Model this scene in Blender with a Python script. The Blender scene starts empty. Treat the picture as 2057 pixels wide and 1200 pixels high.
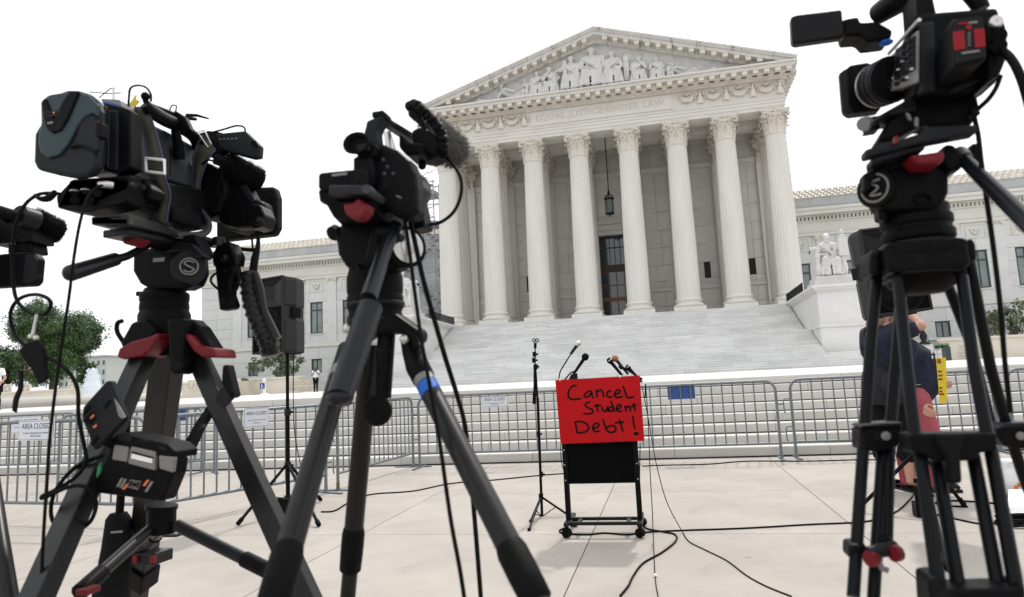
import bpy, bmesh, math, random
from mathutils import Vector, Matrix, Quaternion
random.seed(7)
R = math.radians
SC = bpy.context.scene
COL = SC.collection
SLOPE = 0.0145            # the pavement and the plaza climb gently towards the building
EYE = Vector((0, 0, 1.25))

# ------------------------------------------------------------------ camera
YAW, PITCH, ROLL, FPX, CX, CY = R(-12.05), R(7.5), R(-2.70), 1393.5, 1028.5, 600.0
FW = Vector((math.sin(YAW)*math.cos(PITCH), math.cos(YAW)*math.cos(PITCH), math.sin(PITCH)))
_r = Vector((math.cos(YAW), -math.sin(YAW), 0)); _u = _r.cross(FW)
RT = _r*math.cos(ROLL) + _u*math.sin(ROLL)
UP = -_r*math.sin(ROLL) + _u*math.cos(ROLL)
cam = bpy.data.cameras.new('camera'); cam_o = bpy.data.objects.new('camera', cam); COL.objects.link(cam_o)
m = Matrix((RT, UP, -FW)).transposed().to_4x4(); m.translation = EYE
cam_o.matrix_world = m
cam.sensor_width = 36.0; cam.lens = 36.0*FPX/2057.0
cam.clip_start = 0.05; cam.clip_end = 6000
cam.dof.use_dof = True; cam.dof.focus_distance = 6.5; cam.dof.aperture_fstop = 5.6
SC.camera = cam_o

# ------------------------------------------------------------------ world, sun, exposure
SUN_EL, SUN_AZ = R(54.0), R(8.0)          # high, behind the building, a little to its right
w = bpy.data.worlds.new("World"); SC.world = w; w.use_nodes = True
nt = w.node_tree; nt.nodes.clear()
sky = nt.nodes.new('ShaderNodeTexSky'); sky.sky_type = 'NISHITA'; sky.sun_disc = False
sky.sun_elevation = SUN_EL; sky.sun_rotation = SUN_AZ
sky.air_density = 1.0; sky.dust_density = 6.0; sky.ozone_density = 1.0; sky.altitude = 0
hs = nt.nodes.new('ShaderNodeHueSaturation'); hs.inputs['Saturation'].default_value = 0.22
bg = nt.nodes.new('ShaderNodeBackground'); bg.inputs['Strength'].default_value = 0.15
wo = nt.nodes.new('ShaderNodeOutputWorld')
hz = nt.nodes.new('ShaderNodeMix'); hz.data_type = 'RGBA'; hz.inputs[0].default_value = 0.75; hz.inputs[7].default_value = (9.3, 9.45, 9.7, 1)   # even white summer haze over the clear sky
nt.links.new(sky.outputs[0], hs.inputs['Color']); nt.links.new(hs.outputs[0], hz.inputs[6]); nt.links.new(hz.outputs[2], bg.inputs[0]); nt.links.new(bg.outputs[0], wo.inputs[0])
sun = bpy.data.lights.new('sun', 'SUN'); sun.energy = 2.25; sun.angle = R(2.0); sun.color = (1.0, 0.95, 0.87)
sun_o = bpy.data.objects.new('sun', sun); COL.objects.link(sun_o); sun_o.location = (0, 40, 60)
to_sun = Vector((math.sin(SUN_AZ)*math.cos(SUN_EL), math.cos(SUN_AZ)*math.cos(SUN_EL), math.sin(SUN_EL)))
sun_o.rotation_euler = to_sun.to_track_quat('Z', 'Y').to_euler()
SC.view_settings.view_transform = 'Standard'; SC.view_settings.look = 'None'
SC.view_settings.exposure = 0.12; SC.view_settings.gamma = 1.0; SC.view_settings.use_curve_mapping = False
SC.render.engine = 'CYCLES'
SC.cycles.use_denoising = True
SC.cycles.max_bounces = 8; SC.cycles.diffuse_bounces = 6

# ------------------------------------------------------------------ materials
MATS = {}
def mat(name, col, rough=0.6, metal=0.0, spec=0.5, var=0.0, vscale=4.0, bump=0.0, bscale=60.0, rnd=0.0, stain=None, stain_col=(0.2,0.19,0.18), stain_scale=1.0, stretch=(1,1,1), coat=0.0, trans=0.0, detail=4.0, sheen=0.0, spots=0):
    if name in MATS: return MATS[name]
    m = bpy.data.materials.new(name); m.use_nodes = True; n = m.node_tree; b = n.nodes['Principled BSDF']
    b.inputs['Base Color'].default_value = (*col, 1); b.inputs['Roughness'].default_value = rough
    b.inputs['Metallic'].default_value = metal; b.inputs['Specular IOR Level'].default_value = spec
    if coat: b.inputs['Coat Weight'].default_value = coat
    if trans: b.inputs['Transmission Weight'].default_value = trans
    if sheen: b.inputs['Sheen Weight'].default_value = sheen
    L = n.links.new
    tc = n.nodes.new('ShaderNodeTexCoord'); mp = n.nodes.new('ShaderNodeMapping'); mp.inputs['Scale'].default_value = stretch
    L(tc.outputs['Object'], mp.inputs['Vector'])
    cur = None
    def rgb(c):
        x = n.nodes.new('ShaderNodeRGB'); x.outputs[0].default_value = (*c, 1); return x.outputs[0]
    if var or rnd or stain:
        cur = rgb(col)
    if var:
        nz = n.nodes.new('ShaderNodeTexNoise'); nz.inputs['Scale'].default_value = vscale; nz.inputs['Detail'].default_value = detail; nz.inputs['Distortion'].default_value = 0.6
        L(mp.outputs[0], nz.inputs['Vector'])
        mr = n.nodes.new('ShaderNodeMapRange'); mr.inputs[1].default_value = 0.3; mr.inputs[2].default_value = 0.7; mr.inputs[3].default_value = 1-var; mr.inputs[4].default_value = 1+var
        L(nz.outputs[0], mr.inputs[0])
        mx = n.nodes.new('ShaderNodeVectorMath'); mx.operation = 'SCALE'; L(cur, mx.inputs[0]); L(mr.outputs[0], mx.inputs['Scale']); cur = mx.outputs[0]
    if rnd:
        oi = n.nodes.new('ShaderNodeObjectInfo'); mr = n.nodes.new('ShaderNodeMapRange'); mr.inputs[3].default_value = 1-rnd; mr.inputs[4].default_value = 1+rnd
        L(oi.outputs['Random'], mr.inputs[0])
        mx = n.nodes.new('ShaderNodeVectorMath'); mx.operation = 'SCALE'; L(cur, mx.inputs[0]); L(mr.outputs[0], mx.inputs['Scale']); cur = mx.outputs[0]
    if stain:
        nz = n.nodes.new('ShaderNodeTexNoise'); nz.inputs['Scale'].default_value = stain_scale; nz.inputs['Detail'].default_value = 6; nz.inputs['Roughness'].default_value = 0.62; nz.inputs['Distortion'].default_value = 1.0
        mp2 = n.nodes.new('ShaderNodeMapping'); mp2.inputs['Scale'].default_value = stretch; mp2.inputs['Location'].default_value = (3.1, 7.7, 1.9)
        L(tc.outputs['Object'], mp2.inputs['Vector']); L(mp2.outputs[0], nz.inputs['Vector'])
        mr = n.nodes.new('ShaderNodeMapRange'); mr.inputs[1].default_value = stain[0]; mr.inputs[2].default_value = stain[1]; mr.inputs[3].default_value = 0; mr.inputs[4].default_value = stain[2]
        L(nz.outputs[0], mr.inputs[0])
        mx = n.nodes.new('ShaderNodeMix'); mx.data_type = 'RGBA'; L(mr.outputs[0], mx.inputs[0]); L(cur, mx.inputs[6]); mx.inputs[7].default_value = (*stain_col, 1); cur = mx.outputs[2]
    if cur is not None: L(cur, b.inputs['Base Color'])
    if spots:   # trodden-in gum and drips
        vo = n.nodes.new('ShaderNodeTexVoronoi'); vo.inputs['Scale'].default_value = spots; L(tc.outputs['Object'], vo.inputs['Vector'])
        o2 = n.nodes.new('ShaderNodeObjectInfo'); ad = n.nodes.new('ShaderNodeVectorMath'); ad.operation = 'ADD'; L(tc.outputs['Object'], ad.inputs[0]); L(o2.outputs['Location'], ad.inputs[1]); L(ad.outputs[0], vo.inputs['Vector'])
        mr = n.nodes.new('ShaderNodeMapRange'); mr.inputs[1].default_value = .045; mr.inputs[2].default_value = .06; mr.inputs[3].default_value = .45; mr.inputs[4].default_value = 0; L(vo.outputs['Distance'], mr.inputs[0])
        mx = n.nodes.new('ShaderNodeMix'); mx.data_type = 'RGBA'; L(mr.outputs[0], mx.inputs[0]); L(cur, mx.inputs[6]); mx.inputs[7].default_value = (.15,.14,.13,1); cur = mx.outputs[2]; L(cur, b.inputs['Base Color'])
    if bump:
        nz = n.nodes.new('ShaderNodeTexNoise'); nz.inputs['Scale'].default_value = bscale; nz.inputs['Detail'].default_value = 3
        L(mp.outputs[0], nz.inputs['Vector'])
        bp = n.nodes.new('ShaderNodeBump'); bp.inputs['Strength'].default_value = bump; bp.inputs['Distance'].default_value = 0.01
        L(nz.outputs[0], bp.inputs['Height']); L(bp.outputs[0], b.inputs['Normal'])
    MATS[name] = m; return m

M_wallmarble = mat('wall_marble', (0.655,0.655,0.64), 0.55, var=0.05, vscale=0.35, rnd=0.035, stain=(0.5,0.85,0.35), stain_col=(0.46,0.42,0.36), stain_scale=0.5, stretch=(1,1,1.8))
M_portmarble = mat('veined_marble', (0.72,0.705,0.675), 0.5, var=0.07, vscale=0.4, rnd=0.04, stain=(0.48,0.8,0.45), stain_col=(0.40,0.37,0.33), stain_scale=0.55, stretch=(0.7,1,2.2))
M_colmarble = mat('column_marble', (0.68,0.655,0.615), 0.5, var=0.05, vscale=0.5, stain=(0.5,0.9,0.35), stain_col=(0.52,0.46,0.38), stain_scale=0.8, stretch=(2.5,2.5,0.35))
M_carved = mat('carved_marble', (0.64,0.60,0.535), 0.55, var=0.08, vscale=1.2, stain=(0.5,0.8,0.5), stain_col=(0.47,0.38,0.27), stain_scale=1.6)
M_trim = mat('trim_marble', (0.66,0.64,0.60), 0.55, var=0.05, vscale=0.4, stain=(0.52,0.8,0.5), stain_col=(0.50,0.43,0.33), stain_scale=0.35, stretch=(1,1,3))
M_rake = mat('weathered_marble', (0.62,0.605,0.575), 0.6, var=0.06, vscale=0.5, stain=(0.56,0.72,0.75), stain_col=(0.16,0.155,0.15), stain_scale=0.55, stretch=(2.2,0.4,0.5))
M_relief = mat('relief_marble', (0.61,0.605,0.585), 0.55, var=0.08, vscale=2.5, stain=(0.48,0.75,0.55), stain_col=(0.36,0.35,0.33), stain_scale=1.3)
M_statue = mat('statue_marble', (0.60,0.595,0.58), 0.5, var=0.05, vscale=1.5, stain=(0.55,0.8,0.35), stain_col=(0.42,0.41,0.39), stain_scale=2.0)
M_ped = mat('pedestal_marble', (0.68,0.675,0.66), 0.5, var=0.05, vscale=0.6, stain=(0.5,0.8,0.4), stain_col=(0.50,0.47,0.43), stain_scale=0.7, stretch=(1,1,1.6))
M_step = mat('step_stone', (0.52,0.50,0.465), 0.6, var=0.06, vscale=1.3, rnd=0.05, stain=(0.5,0.8,0.5), stain_col=(0.42,0.39,0.35), stain_scale=1.5, bump=0.15, bscale=40)
M_stairgap = mat('step_bed', (0.03,0.027,0.024), 0.8)
M_gutter = mat('gutter_metal', (0.40,0.40,0.40), 0.6, var=0.10, vscale=0.8, stain=(0.5,0.75,0.4), stain_col=(0.25,0.25,0.25), stain_scale=0.7, stretch=(1,1,0.3))
M_tile = mat('roof_tile_marble', (0.55,0.52,0.45), 0.6, var=0.05, rnd=0.10)
M_tilebed = mat('roof_bed', (0.26,0.24,0.21), 0.8)
M_slab = mat('paving_concrete', (0.362,0.332,0.298), 0.85, var=0.11, vscale=1.1, detail=9, rnd=0.045, stain=(0.50,0.72,0.45), stain_col=(0.26,0.235,0.21), stain_scale=2.1, bump=0.4, bscale=160, spots=2.2)
M_joint = mat('joint_dirt', (0.10,0.09,0.08), 0.9)
M_plaza = mat('plaza_marble', (0.62,0.60,0.57), 0.6, var=0.06, vscale=0.5)
M_ground = mat('ground_asphalt', (0.09,0.09,0.09), 0.9, var=0.1, vscale=0.2)
M_grass = mat('lawn_grass', (0.05,0.10,0.03), 0.9, var=0.3, vscale=1.5)
M_winframe = mat('bronze_window_frame', (0.028,0.045,0.05), 0.45)
M_glass = mat('window_glass', (0.16,0.20,0.19), 0.08, spec=0.8, var=0.25, vscale=0.8)
M_darkglass = mat('dark_glass', (0.05,0.06,0.07), 0.06, spec=0.9)
M_bronze = mat('dark_bronze', (0.045,0.035,0.028), 0.45, metal=0.3, var=0.2, vscale=2)
M_wood = mat('bronze_door_frame', (0.20,0.085,0.035), 0.4, var=0.15, vscale=2)
M_iron = mat('black_iron', (0.009,0.0095,0.011), 0.5, spec=0.3)
M_letter = mat('cut_letter', (0.53,0.50,0.45), 0.7)
M_balus = mat('balustrade_marble', (0.62,0.57,0.485), 0.6, var=0.05, vscale=0.6, stain=(0.5,0.8,0.35), stain_col=(0.45,0.38,0.29), stain_scale=0.8)
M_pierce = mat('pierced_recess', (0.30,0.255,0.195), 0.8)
M_galv = mat('galvanised_steel', (0.155,0.178,0.195), 0.45, metal=0.25, var=0.16, vscale=14, bump=0.05, bscale=80)
M_rust = mat('rusty_steel', (0.20,0.12,0.07), 0.8, var=0.3, vscale=20)
M_white = mat('white_paint', (0.80,0.80,0.80), 0.5)
M_sign = mat('sign_face', (0.62,0.65,0.70), 0.35)
M_signblue = mat('sign_border', (0.03,0.04,0.10), 0.4)
M_ink = mat('black_ink', (0.004,0.004,0.004), 0.7, spec=0.1)
M_blue = mat('blue_panel', (0.018,0.065,0.25), 0.5, var=0.08, vscale=4)
M_red = mat('red_poster', (0.40,0.0025,0.006), 0.6, spec=0.15, var=0.08, vscale=6, bump=0.5, bscale=5)
M_black = mat('black_plastic', (0.0042,0.0042,0.0050), 0.45, spec=0.07, var=0.2, vscale=20, bump=0.06, bscale=300, stain=(0.58,0.75,0.7), stain_col=(0.018,0.018,0.019), stain_scale=16)
M_blacksoft = mat('black_rubber', (0.0035,0.0035,0.0038), 0.6, spec=0.08)
M_blackgloss = mat('black_gloss', (0.0032,0.0032,0.0038), 0.28, spec=0.16)
M_blackmetal = mat('black_metal', (0.0065,0.0065,0.0078), 0.36, spec=0.25)
M_gray = mat('grey_plastic', (0.0115,0.0125,0.0150), 0.42, spec=0.12, var=0.12, vscale=25)
M_lightgray = mat('light_grey_plastic', (0.17,0.165,0.16), 0.4)
M_silver = mat('silver_metal', (0.55,0.54,0.52), 0.3, metal=0.8)
M_spkbody = mat('speaker_cabinet', (0.014,0.0145,0.0155), 0.5, spec=0.2, bump=0.2, bscale=250)
M_spkgrille = mat('speaker_grille', (0.0025,0.0025,0.0028), 0.7, spec=0.05, bump=0.4, bscale=500)
M_teal = mat('teal_plastic', (0.011,0.028,0.036), 0.34, spec=0.3, var=0.1, vscale=10)
M_carbon = mat('carbon_tube', (0.0085,0.0082,0.0082), 0.34, spec=0.2, var=0.25, vscale=60, stretch=(1,1,0.2))
M_navytube = mat('navy_tube', (0.0062,0.0072,0.0110), 0.32, spec=0.22)
M_blacktube = mat('black_tube', (0.0034,0.0038,0.0050), 0.34, spec=0.12)
M_camgray = mat('camera_grey', (0.040,0.044,0.052), 0.45, spec=0.25, var=0.12, vscale=18, stain=(0.55,0.75,0.5), stain_col=(0.10,0.10,0.10), stain_scale=25)
M_redplastic = mat('red_plastic', (0.135,0.005,0.009), 0.45, spec=0.25)
M_redbright = mat('red_label', (0.24,0.006,0.012), 0.5, spec=0.2)
M_orange = mat('orange_label', (0.60,0.16,0.03), 0.5)
M_tapeyellow = mat('pale_tape', (0.75,0.70,0.32), 0.5)
M_yellow = mat('yellow_card', (0.62,0.47,0.02), 0.6)
M_tape = mat('blue_tape', (0.02,0.12,0.48), 0.55, spec=0.2)
M_strap = mat('olive_strap', (0.070,0.063,0.048), 0.85, spec=0.1, var=0.15, vscale=80)
M_strapedge = mat('blue_strap_edge', (0.050,0.060,0.095), 0.85, spec=0.1)
M_satin = mat('black_satin', (0.0055,0.0052,0.0055), 0.36, spec=0.25, var=0.2, vscale=20, sheen=0.1)
M_fur = mat('black_fur', (0.005,0.005,0.0055), 0.95, spec=0.1)
M_furgray = mat('grey_fur', (0.15,0.142,0.13), 0.95)
M_green = mat('green_label', (0.02,0.25,0.10), 0.5)
M_skin = mat('skin_light', (0.50,0.27,0.19), 0.5, var=0.06, vscale=12)
M_skindark = mat('skin_dark', (0.10,0.05,0.035), 0.5)
M_hair = mat('grey_blond_hair', (0.28,0.20,0.13), 0.6)
M_hairdark = mat('dark_hair', (0.012,0.010,0.009), 0.6)
M_navy = mat('navy_tshirt', (0.006,0.009,0.028), 0.85, var=0.12, vscale=14)
M_charcoal = mat('charcoal_cloth', (0.025,0.0245,0.027), 0.85, spec=0.1, var=0.15, vscale=14)
M_blackcloth = mat('black_cloth', (0.006,0.006,0.007), 0.9, spec=0.15)
M_pink = mat('pink_trousers', (0.33,0.065,0.085), 0.85, var=0.08, vscale=10)
M_shirt = mat('white_shirt', (0.78,0.78,0.80), 0.8)
M_bag = mat('white_bag', (0.75,0.74,0.74), 0.45, var=0.05, vscale=8)
M_leaf = mat('leaf_green', (0.045,0.095,0.024), 0.6, rnd=0.0, var=0.35, vscale=0.7)
M_leaf2 = mat('leaf_olive', (0.085,0.115,0.050), 0.6, var=0.35, vscale=1.5)
M_bark = mat('tree_bark', (0.075,0.055,0.042), 0.9, var=0.2, vscale=6)
M_copper = mat('coppery_foam', (0.36,0.13,0.08), 0.7)
M_pot = mat('planter_stone', (0.45,0.40,0.33), 0.8)
M_greenbin = mat('dark_green_bin', (0.02,0.045,0.035), 0.5)
M_mesh = mat('scaffold_netting', (0.45,0.46,0.48), 0.8, var=0.12, vscale=0.5)
M_scaf = mat('scaffold_steel', (0.30,0.31,0.32), 0.5, metal=0.3)
M_farwhite = mat('far_white_wall', (0.62,0.61,0.60), 0.7)
M_water = mat('fountain_spray', (0.70,0.76,0.80), 0.35)
M_vine = mat('rusty_vine', (0.14,0.045,0.02), 0.8)

# ------------------------------------------------------------------ mesh builder
def basis(d):
    d = d.normalized(); a = Vector((0,0,1)) if abs(d.z) < 0.9 else Vector((1,0,0))
    x = a.cross(d).normalized(); return x, d.cross(x)
class MB:
    def __init__(s): s.v = []; s.f = []; s.mi = []; s.sm = []; s.mats = []
    def _m(s, m):
        if m not in s.mats: s.mats.append(m)
        return s.mats.index(m)
    def add(s, vs, fs, m=None, smooth=False):
        o = len(s.v); s.v += [Vector(p) for p in vs]; k = s._m(m)
        for f in fs: s.f.append(tuple(i+o for i in f)); s.mi.append(k); s.sm.append(smooth)
        return s
    def hexa(s, p, m=None):   # 8 corner points: bottom 4 ccw, top 4 ccw
        return s.add(p, [(3,2,1,0),(4,5,6,7),(0,1,5,4),(1,2,6,5),(2,3,7,6),(3,0,4,7)], m)
    def box(s, lo, hi, m=None):
        x0,y0,z0 = lo; x1,y1,z1 = hi
        return s.hexa([(x0,y0,z0),(x1,y0,z0),(x1,y1,z0),(x0,y1,z0),(x0,y0,z1),(x1,y0,z1),(x1,y1,z1),(x0,y1,z1)], m)
    def cbox(s, c, size, m=None, rot=None):
        h = Vector(size)*0.5; c = Vector(c); P = []
        for z in (-1,1):
            for x,y in ((-1,-1),(1,-1),(1,1),(-1,1)):
                q = Vector((x*h.x,y*h.y,z*h.z)); P.append(c + (rot @ q if rot else q))
        return s.hexa(P, m)
    def prism(s, poly, vec, m=None, smooth=False):
        n = len(poly); a = [Vector(p) for p in poly]; vec = Vector(vec); b = [p+vec for p in a]
        nrm = Vector((0,0,0))
        for i in range(n): nrm += a[i].cross(a[(i+1)%n])
        fs = [(i,(i+1)%n,n+(i+1)%n,n+i) for i in range(n)] + [tuple(range(n-1,-1,-1)), tuple(range(n,2*n))]
        if nrm.dot(vec) < 0: fs = [tuple(reversed(f)) for f in fs]
        return s.add(a+b, fs, m, smooth)
    def taper(s, poly, poly2, m=None):
        n = len(poly); a = [Vector(p) for p in poly]; b = [Vector(p) for p in poly2]
        nrm = Vector((0,0,0))
        for i in range(n): nrm += a[i].cross(a[(i+1)%n])
        fs = [(i,(i+1)%n,n+(i+1)%n,n+i) for i in range(n)] + [tuple(range(n-1,-1,-1)), tuple(range(n,2*n))]
        if nrm.dot(b[0]-a[0]) < 0: fs = [tuple(reversed(f)) for f in fs]
        return s.add(a+b, fs, m)
    def tube(s, pts, r, seg=8, m=None, smooth=True, cap=True, closed=False):
        pts = [Vector(p) for p in pts]; n = len(pts)
        rs = r if isinstance(r, (list, tuple)) else [r]*n
        V = []; px = None
        for i,p in enumerate(pts):
            if closed: d = pts[(i+1)%n]-pts[i-1]
            else: d = pts[min(i+1,n-1)]-pts[max(i-1,0)]
            if d.length < 1e-9: d = Vector((0,0,1))
            d.normalize()
            if px is None: px, py = basis(d)
            else:
                px = (px - d*px.dot(d));
                if px.length < 1e-6: px,_ = basis(d)
                px.normalize(); py = d.cross(px)
            for k in range(seg):
                a = 2*math.pi*k/seg; V.append(p + px*(rs[i]*math.cos(a)) + py*(rs[i]*math.sin(a)))
        F = []; rng = n if closed else n-1
        for i in range(rng):
            j = (i+1)%n
            for k in range(seg): F.append((i*seg+k, i*seg+(k+1)%seg, j*seg+(k+1)%seg, j*seg+k))
        s.add(V, F, m, smooth)
        if cap and not closed:
            s.add(V[:seg], [tuple(range(seg-1,-1,-1))], m); s.add(V[-seg:], [tuple(range(seg))], m)
        return s
    def cyl(s, p0, p1, r0, r1=None, seg=16, m=None, smooth=True):
        return s.tube([p0,p1], [r0, r0 if r1 is None else r1], seg, m, smooth)
    def lathe(s, prof, c=(0,0,0), seg=24, m=None, axis=(0,0,1), smooth=True, flute=None):
        ax = Vector(axis).normalized(); bx, by = (Vector((1,0,0)), Vector((0,1,0))) if abs(ax.z) > 0.999 else basis(ax)
        c = Vector(c); V = []; n = len(prof)
        for r,z in prof:
            for k in range(seg):
                a = 2*math.pi*k/seg; q = r*(flute(k) if flute else 1)
                V.append(c + ax*z + bx*(q*math.cos(a)) + by*(q*math.sin(a)))
        F = [(i*seg+k, i*seg+(k+1)%seg, (i+1)*seg+(k+1)%seg, (i+1)*seg+k) for i in range(n-1) for k in range(seg)]
        s.add(V, F, m, smooth)
        if prof[0][0] > 1e-6: s.add(V[:seg], [tuple(range(seg-1,-1,-1))], m)
        if prof[-1][0] > 1e-6: s.add(V[-seg:], [tuple(range(seg))], m)
        return s
    def ball(s, c, r, seg=12, m=None, ring=8, noise=0.0):
        c = Vector(c); r = Vector(r) if hasattr(r,'__len__') else Vector((r,r,r)); V = []; F = []
        for i in range(ring+1):
            t = math.pi*i/ring
            for k in range(seg):
                a = 2*math.pi*k/seg; q = 1+random.uniform(-noise,noise)
                V.append(c + Vector((r.x*q*math.sin(t)*math.cos(a), r.y*q*math.sin(t)*math.sin(a), r.z*q*math.cos(t))))
        for i in range(ring):
            for k in range(seg): F.append(((i+1)*seg+k,(i+1)*seg+(k+1)%seg,i*seg+(k+1)%seg,i*seg+k))
        return s.add(V, F, m, True)
    def mesh(s, name, m=None, off=Vector((0,0,0))):
        me = bpy.data.meshes.new(name)
        me.from_pydata([tuple(p-off) for p in s.v], [], s.f)
        for k in (s.mats or [None]): me.materials.append(k or m)
        me.polygons.foreach_set('material_index', s.mi); me.polygons.foreach_set('use_smooth', s.sm); me.update()
        return me
    def build(s, name, m=None, parent=None, bevel=0, seg=2, origin=None):
        off = wloc(parent) if parent else Vector((0,0,0))
        if origin is not None: org = Vector(origin)
        elif parent is None:
            xs = [p.x for p in s.v]; ys = [p.y for p in s.v]; org = Vector(((min(xs)+max(xs))/2, (min(ys)+max(ys))/2, min(p.z for p in s.v)))
        else: org = off
        o = bpy.data.objects.new(name, s.mesh(name, m, org)); COL.objects.link(o)
        o.location = org-off
        if parent: o.parent = parent
        if bevel:
            bv = o.modifiers.new('bevel','BEVEL'); bv.width = bevel; bv.segments = seg; bv.limit_method = 'ANGLE'; bv.angle_limit = R(35); bv.harden_normals = False
        return o
def wloc(o):
    v = Vector((0,0,0))
    while o: v = v + o.location; o = o.parent
    return v
def tag(o, label=None, cat=None, group=None, kind=None):
    if label: o['label'] = label
    if cat: o['category'] = cat
    if group: o['group'] = group
    if kind: o['kind'] = kind
    return o
def thing(name, label, cat, loc, group=None, kind=None):
    o = bpy.data.objects.new(name, None); COL.objects.link(o); o.location = loc; o.empty_display_size = 0.2
    return tag(o, label, cat, group, kind)
def inst(name, me, loc, parent=None, rz=0, scale=None):   # loc in world units; meshes are shared
    o = bpy.data.objects.new(name, me); COL.objects.link(o)
    o.location = Vector(loc) - (wloc(parent) if parent else Vector((0,0,0)))
    if rz: o.rotation_euler = (0,0,rz)
    if scale: o.scale = scale
    if parent: o.parent = parent
    return o
def text_mesh(txt, size, depth=0.002, align='CENTER', sx=1.0, spacing=1.0):
    cu = bpy.data.curves.new('lettering','FONT'); cu.body = txt; cu.size = size; cu.extrude = depth; cu.align_x = align; cu.align_y = 'CENTER'; cu.resolution_u = 3; cu.space_character = spacing
    o = bpy.data.objects.new('lettering', cu); COL.objects.link(o)
    dg = bpy.context.evaluated_depsgraph_get(); me = bpy.data.meshes.new_from_object(o.evaluated_get(dg))
    bpy.data.objects.remove(o); bpy.data.curves.remove(cu)
    for v in me.vertices: v.co.x *= sx
    return me
def lettering(name, txt, size, loc, xdir, updir, material, parent=None, depth=0.002, sx=1.0, align='CENTER', spacing=1.0, split=False):
    me = text_mesh(txt, size, depth, align, sx, spacing); me.materials.clear(); me.materials.append(material)
    x = Vector(xdir).normalized(); u = Vector(updir); u = (u - x*u.dot(x)).normalized(); n = x.cross(u)
    mt = Matrix((x,u,n)).transposed().to_4x4()
    me.transform(mt)
    if split:   # every letter an object of its own
        bm = bmesh.new(); bm.from_mesh(me); left = set(bm.faces)
        while left:
            f0 = left.pop(); grp = [f0]; st = [f0]
            while st:
                f = st.pop()
                for ed in f.edges:
                    for g in ed.link_faces:
                        if g in left: left.discard(g); grp.append(g); st.append(g)
            q = MB(); ix = {}
            for f in grp:
                for v in f.verts: ix.setdefault(v, len(ix))
            q.add([v.co for v in ix], [tuple(ix[v] for v in f.verts) for f in grp], material)
            c = sum((v.co for v in ix), Vector())/len(ix); inst(name, q.mesh(name, material, c), Vector(loc)+c, parent)
        bm.free(); return
    return inst(name, me, loc, parent)
def px_ray(x, y): return FW*FPX + RT*(x-CX) - UP*(y-CY)
def P(x, y, Y):      # measured point: where the sight line through a picture point meets the vertical plane at depth Y
    d = px_ray(x,y); return EYE + d*(Y/d.y)
def G(x, y, h=0.0):  # the same on the sloping pavement
    d = px_ray(x,y); t = (h-EYE.z)/(d.z-SLOPE*d.y); return EYE + d*t
def gz(Y): return SLOPE*Y
def spline(pts, n=8, closed=False):
    pts = [Vector(p) for p in pts]; out = []; N = len(pts)
    for i in range(N if closed else N-1):
        if closed: p0,p1,p2,p3 = pts[i-1],pts[i],pts[(i+1)%N],pts[(i+2)%N]
        else: p0,p1,p2,p3 = pts[max(i-1,0)],pts[i],pts[i+1],pts[min(i+2,N-1)]
        for k in range(n):
            t = k/n; out.append(0.5*((2*p1)+(p2-p0)*t+(2*p0-5*p1+4*p2-p3)*t*t+(3*p1-p0-3*p2+p3)*t**3))
    if not closed: out.append(pts[-1])
    return out
# ================================================================== SETTING
XC = -3.9
def pz(Y): return 1.28 + 0.0147*(Y-13.0)
b = MB(); b.box((-3000,-3000,-1.4),(3000,3000,-0.9)); tag(b.build('ground', M_ground), kind='structure')
b = MB(); b.hexa([(-80,-30,gz(-30)-.5),(80,-30,gz(-30)-.5),(80,10.9,gz(10.9)-.5),(-80,10.9,gz(10.9)-.5),(-80,-30,gz(-30)-.012),(80,-30,gz(-30)-.012),(80,10.9,gz(10.9)-.012),(-80,10.9,gz(10.9)-.012)])
walk = tag(b.build('sidewalk', M_joint), kind='structure')
def slab_mesh(L, Wd):
    g = .004; q = MB()
    lo = [(g,g),(Wd-g,g),(Wd-g,L-g),(g,L-g)]
    q.hexa([(x,y,gz(y)-.02) for x,y in lo]+[(x,y,gz(y)) for x,y in lo]); return q.mesh('paving_slab', M_slab)
ROW = [5.72+1.95*k for k in range(-4,3)]
ms, ml = slab_mesh(1.95, 1.985), slab_mesh(10.47-ROW[-1], 1.985)
for i,Y in enumerate(ROW):
    for k in range(-9,7):
        inst('paving_slab', ml if i==len(ROW)-1 else ms, (-.66+1.985*k, Y, gz(Y)), walk)
for X0,X1 in ((-80,-.66-1.985*9),(-.66+1.985*7,80)):
    b = MB(); b.hexa([(x,y,gz(y)-.02) for x,y in ((X0,-30),(X1,-30),(X1,10.47),(X0,10.47))]+[(x,y,gz(y)) for x,y in ((X0,-30),(X1,-30),(X1,10.47),(X0,10.47))]); b.build('paving_strip', M_slab, walk)
b = MB(); X0,X1 = -.66-1.985*9,-.66+1.985*7
b.hexa([(x,y,gz(y)-.02) for x,y in ((X0,-30),(X1,-30),(X1,ROW[0]),(X0,ROW[0]))]+[(x,y,gz(y)) for x,y in ((X0,-30),(X1,-30),(X1,ROW[0]),(X0,ROW[0]))]); b.build('paving_strip', M_slab, walk)
b = MB(); b.hexa([(-120,13.2,.6),(90,13.2,.6),(90,62,.6),(-120,62,.6),(-120,13.2,pz(13.2)),(90,13.2,pz(13.2)),(90,62,pz(62)),(-120,62,pz(62))])
plaza = tag(b.build('plaza', M_plaza), kind='structure')
b = MB(); b.hexa([(-400,62,.6),(300,62,.6),(300,400,.6),(-400,400,.6),(-400,62,pz(62)),(300,62,pz(62)),(300,400,2.4),(-400,400,2.4)]); tag(b.build('lawn', M_grass), kind='structure')

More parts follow.
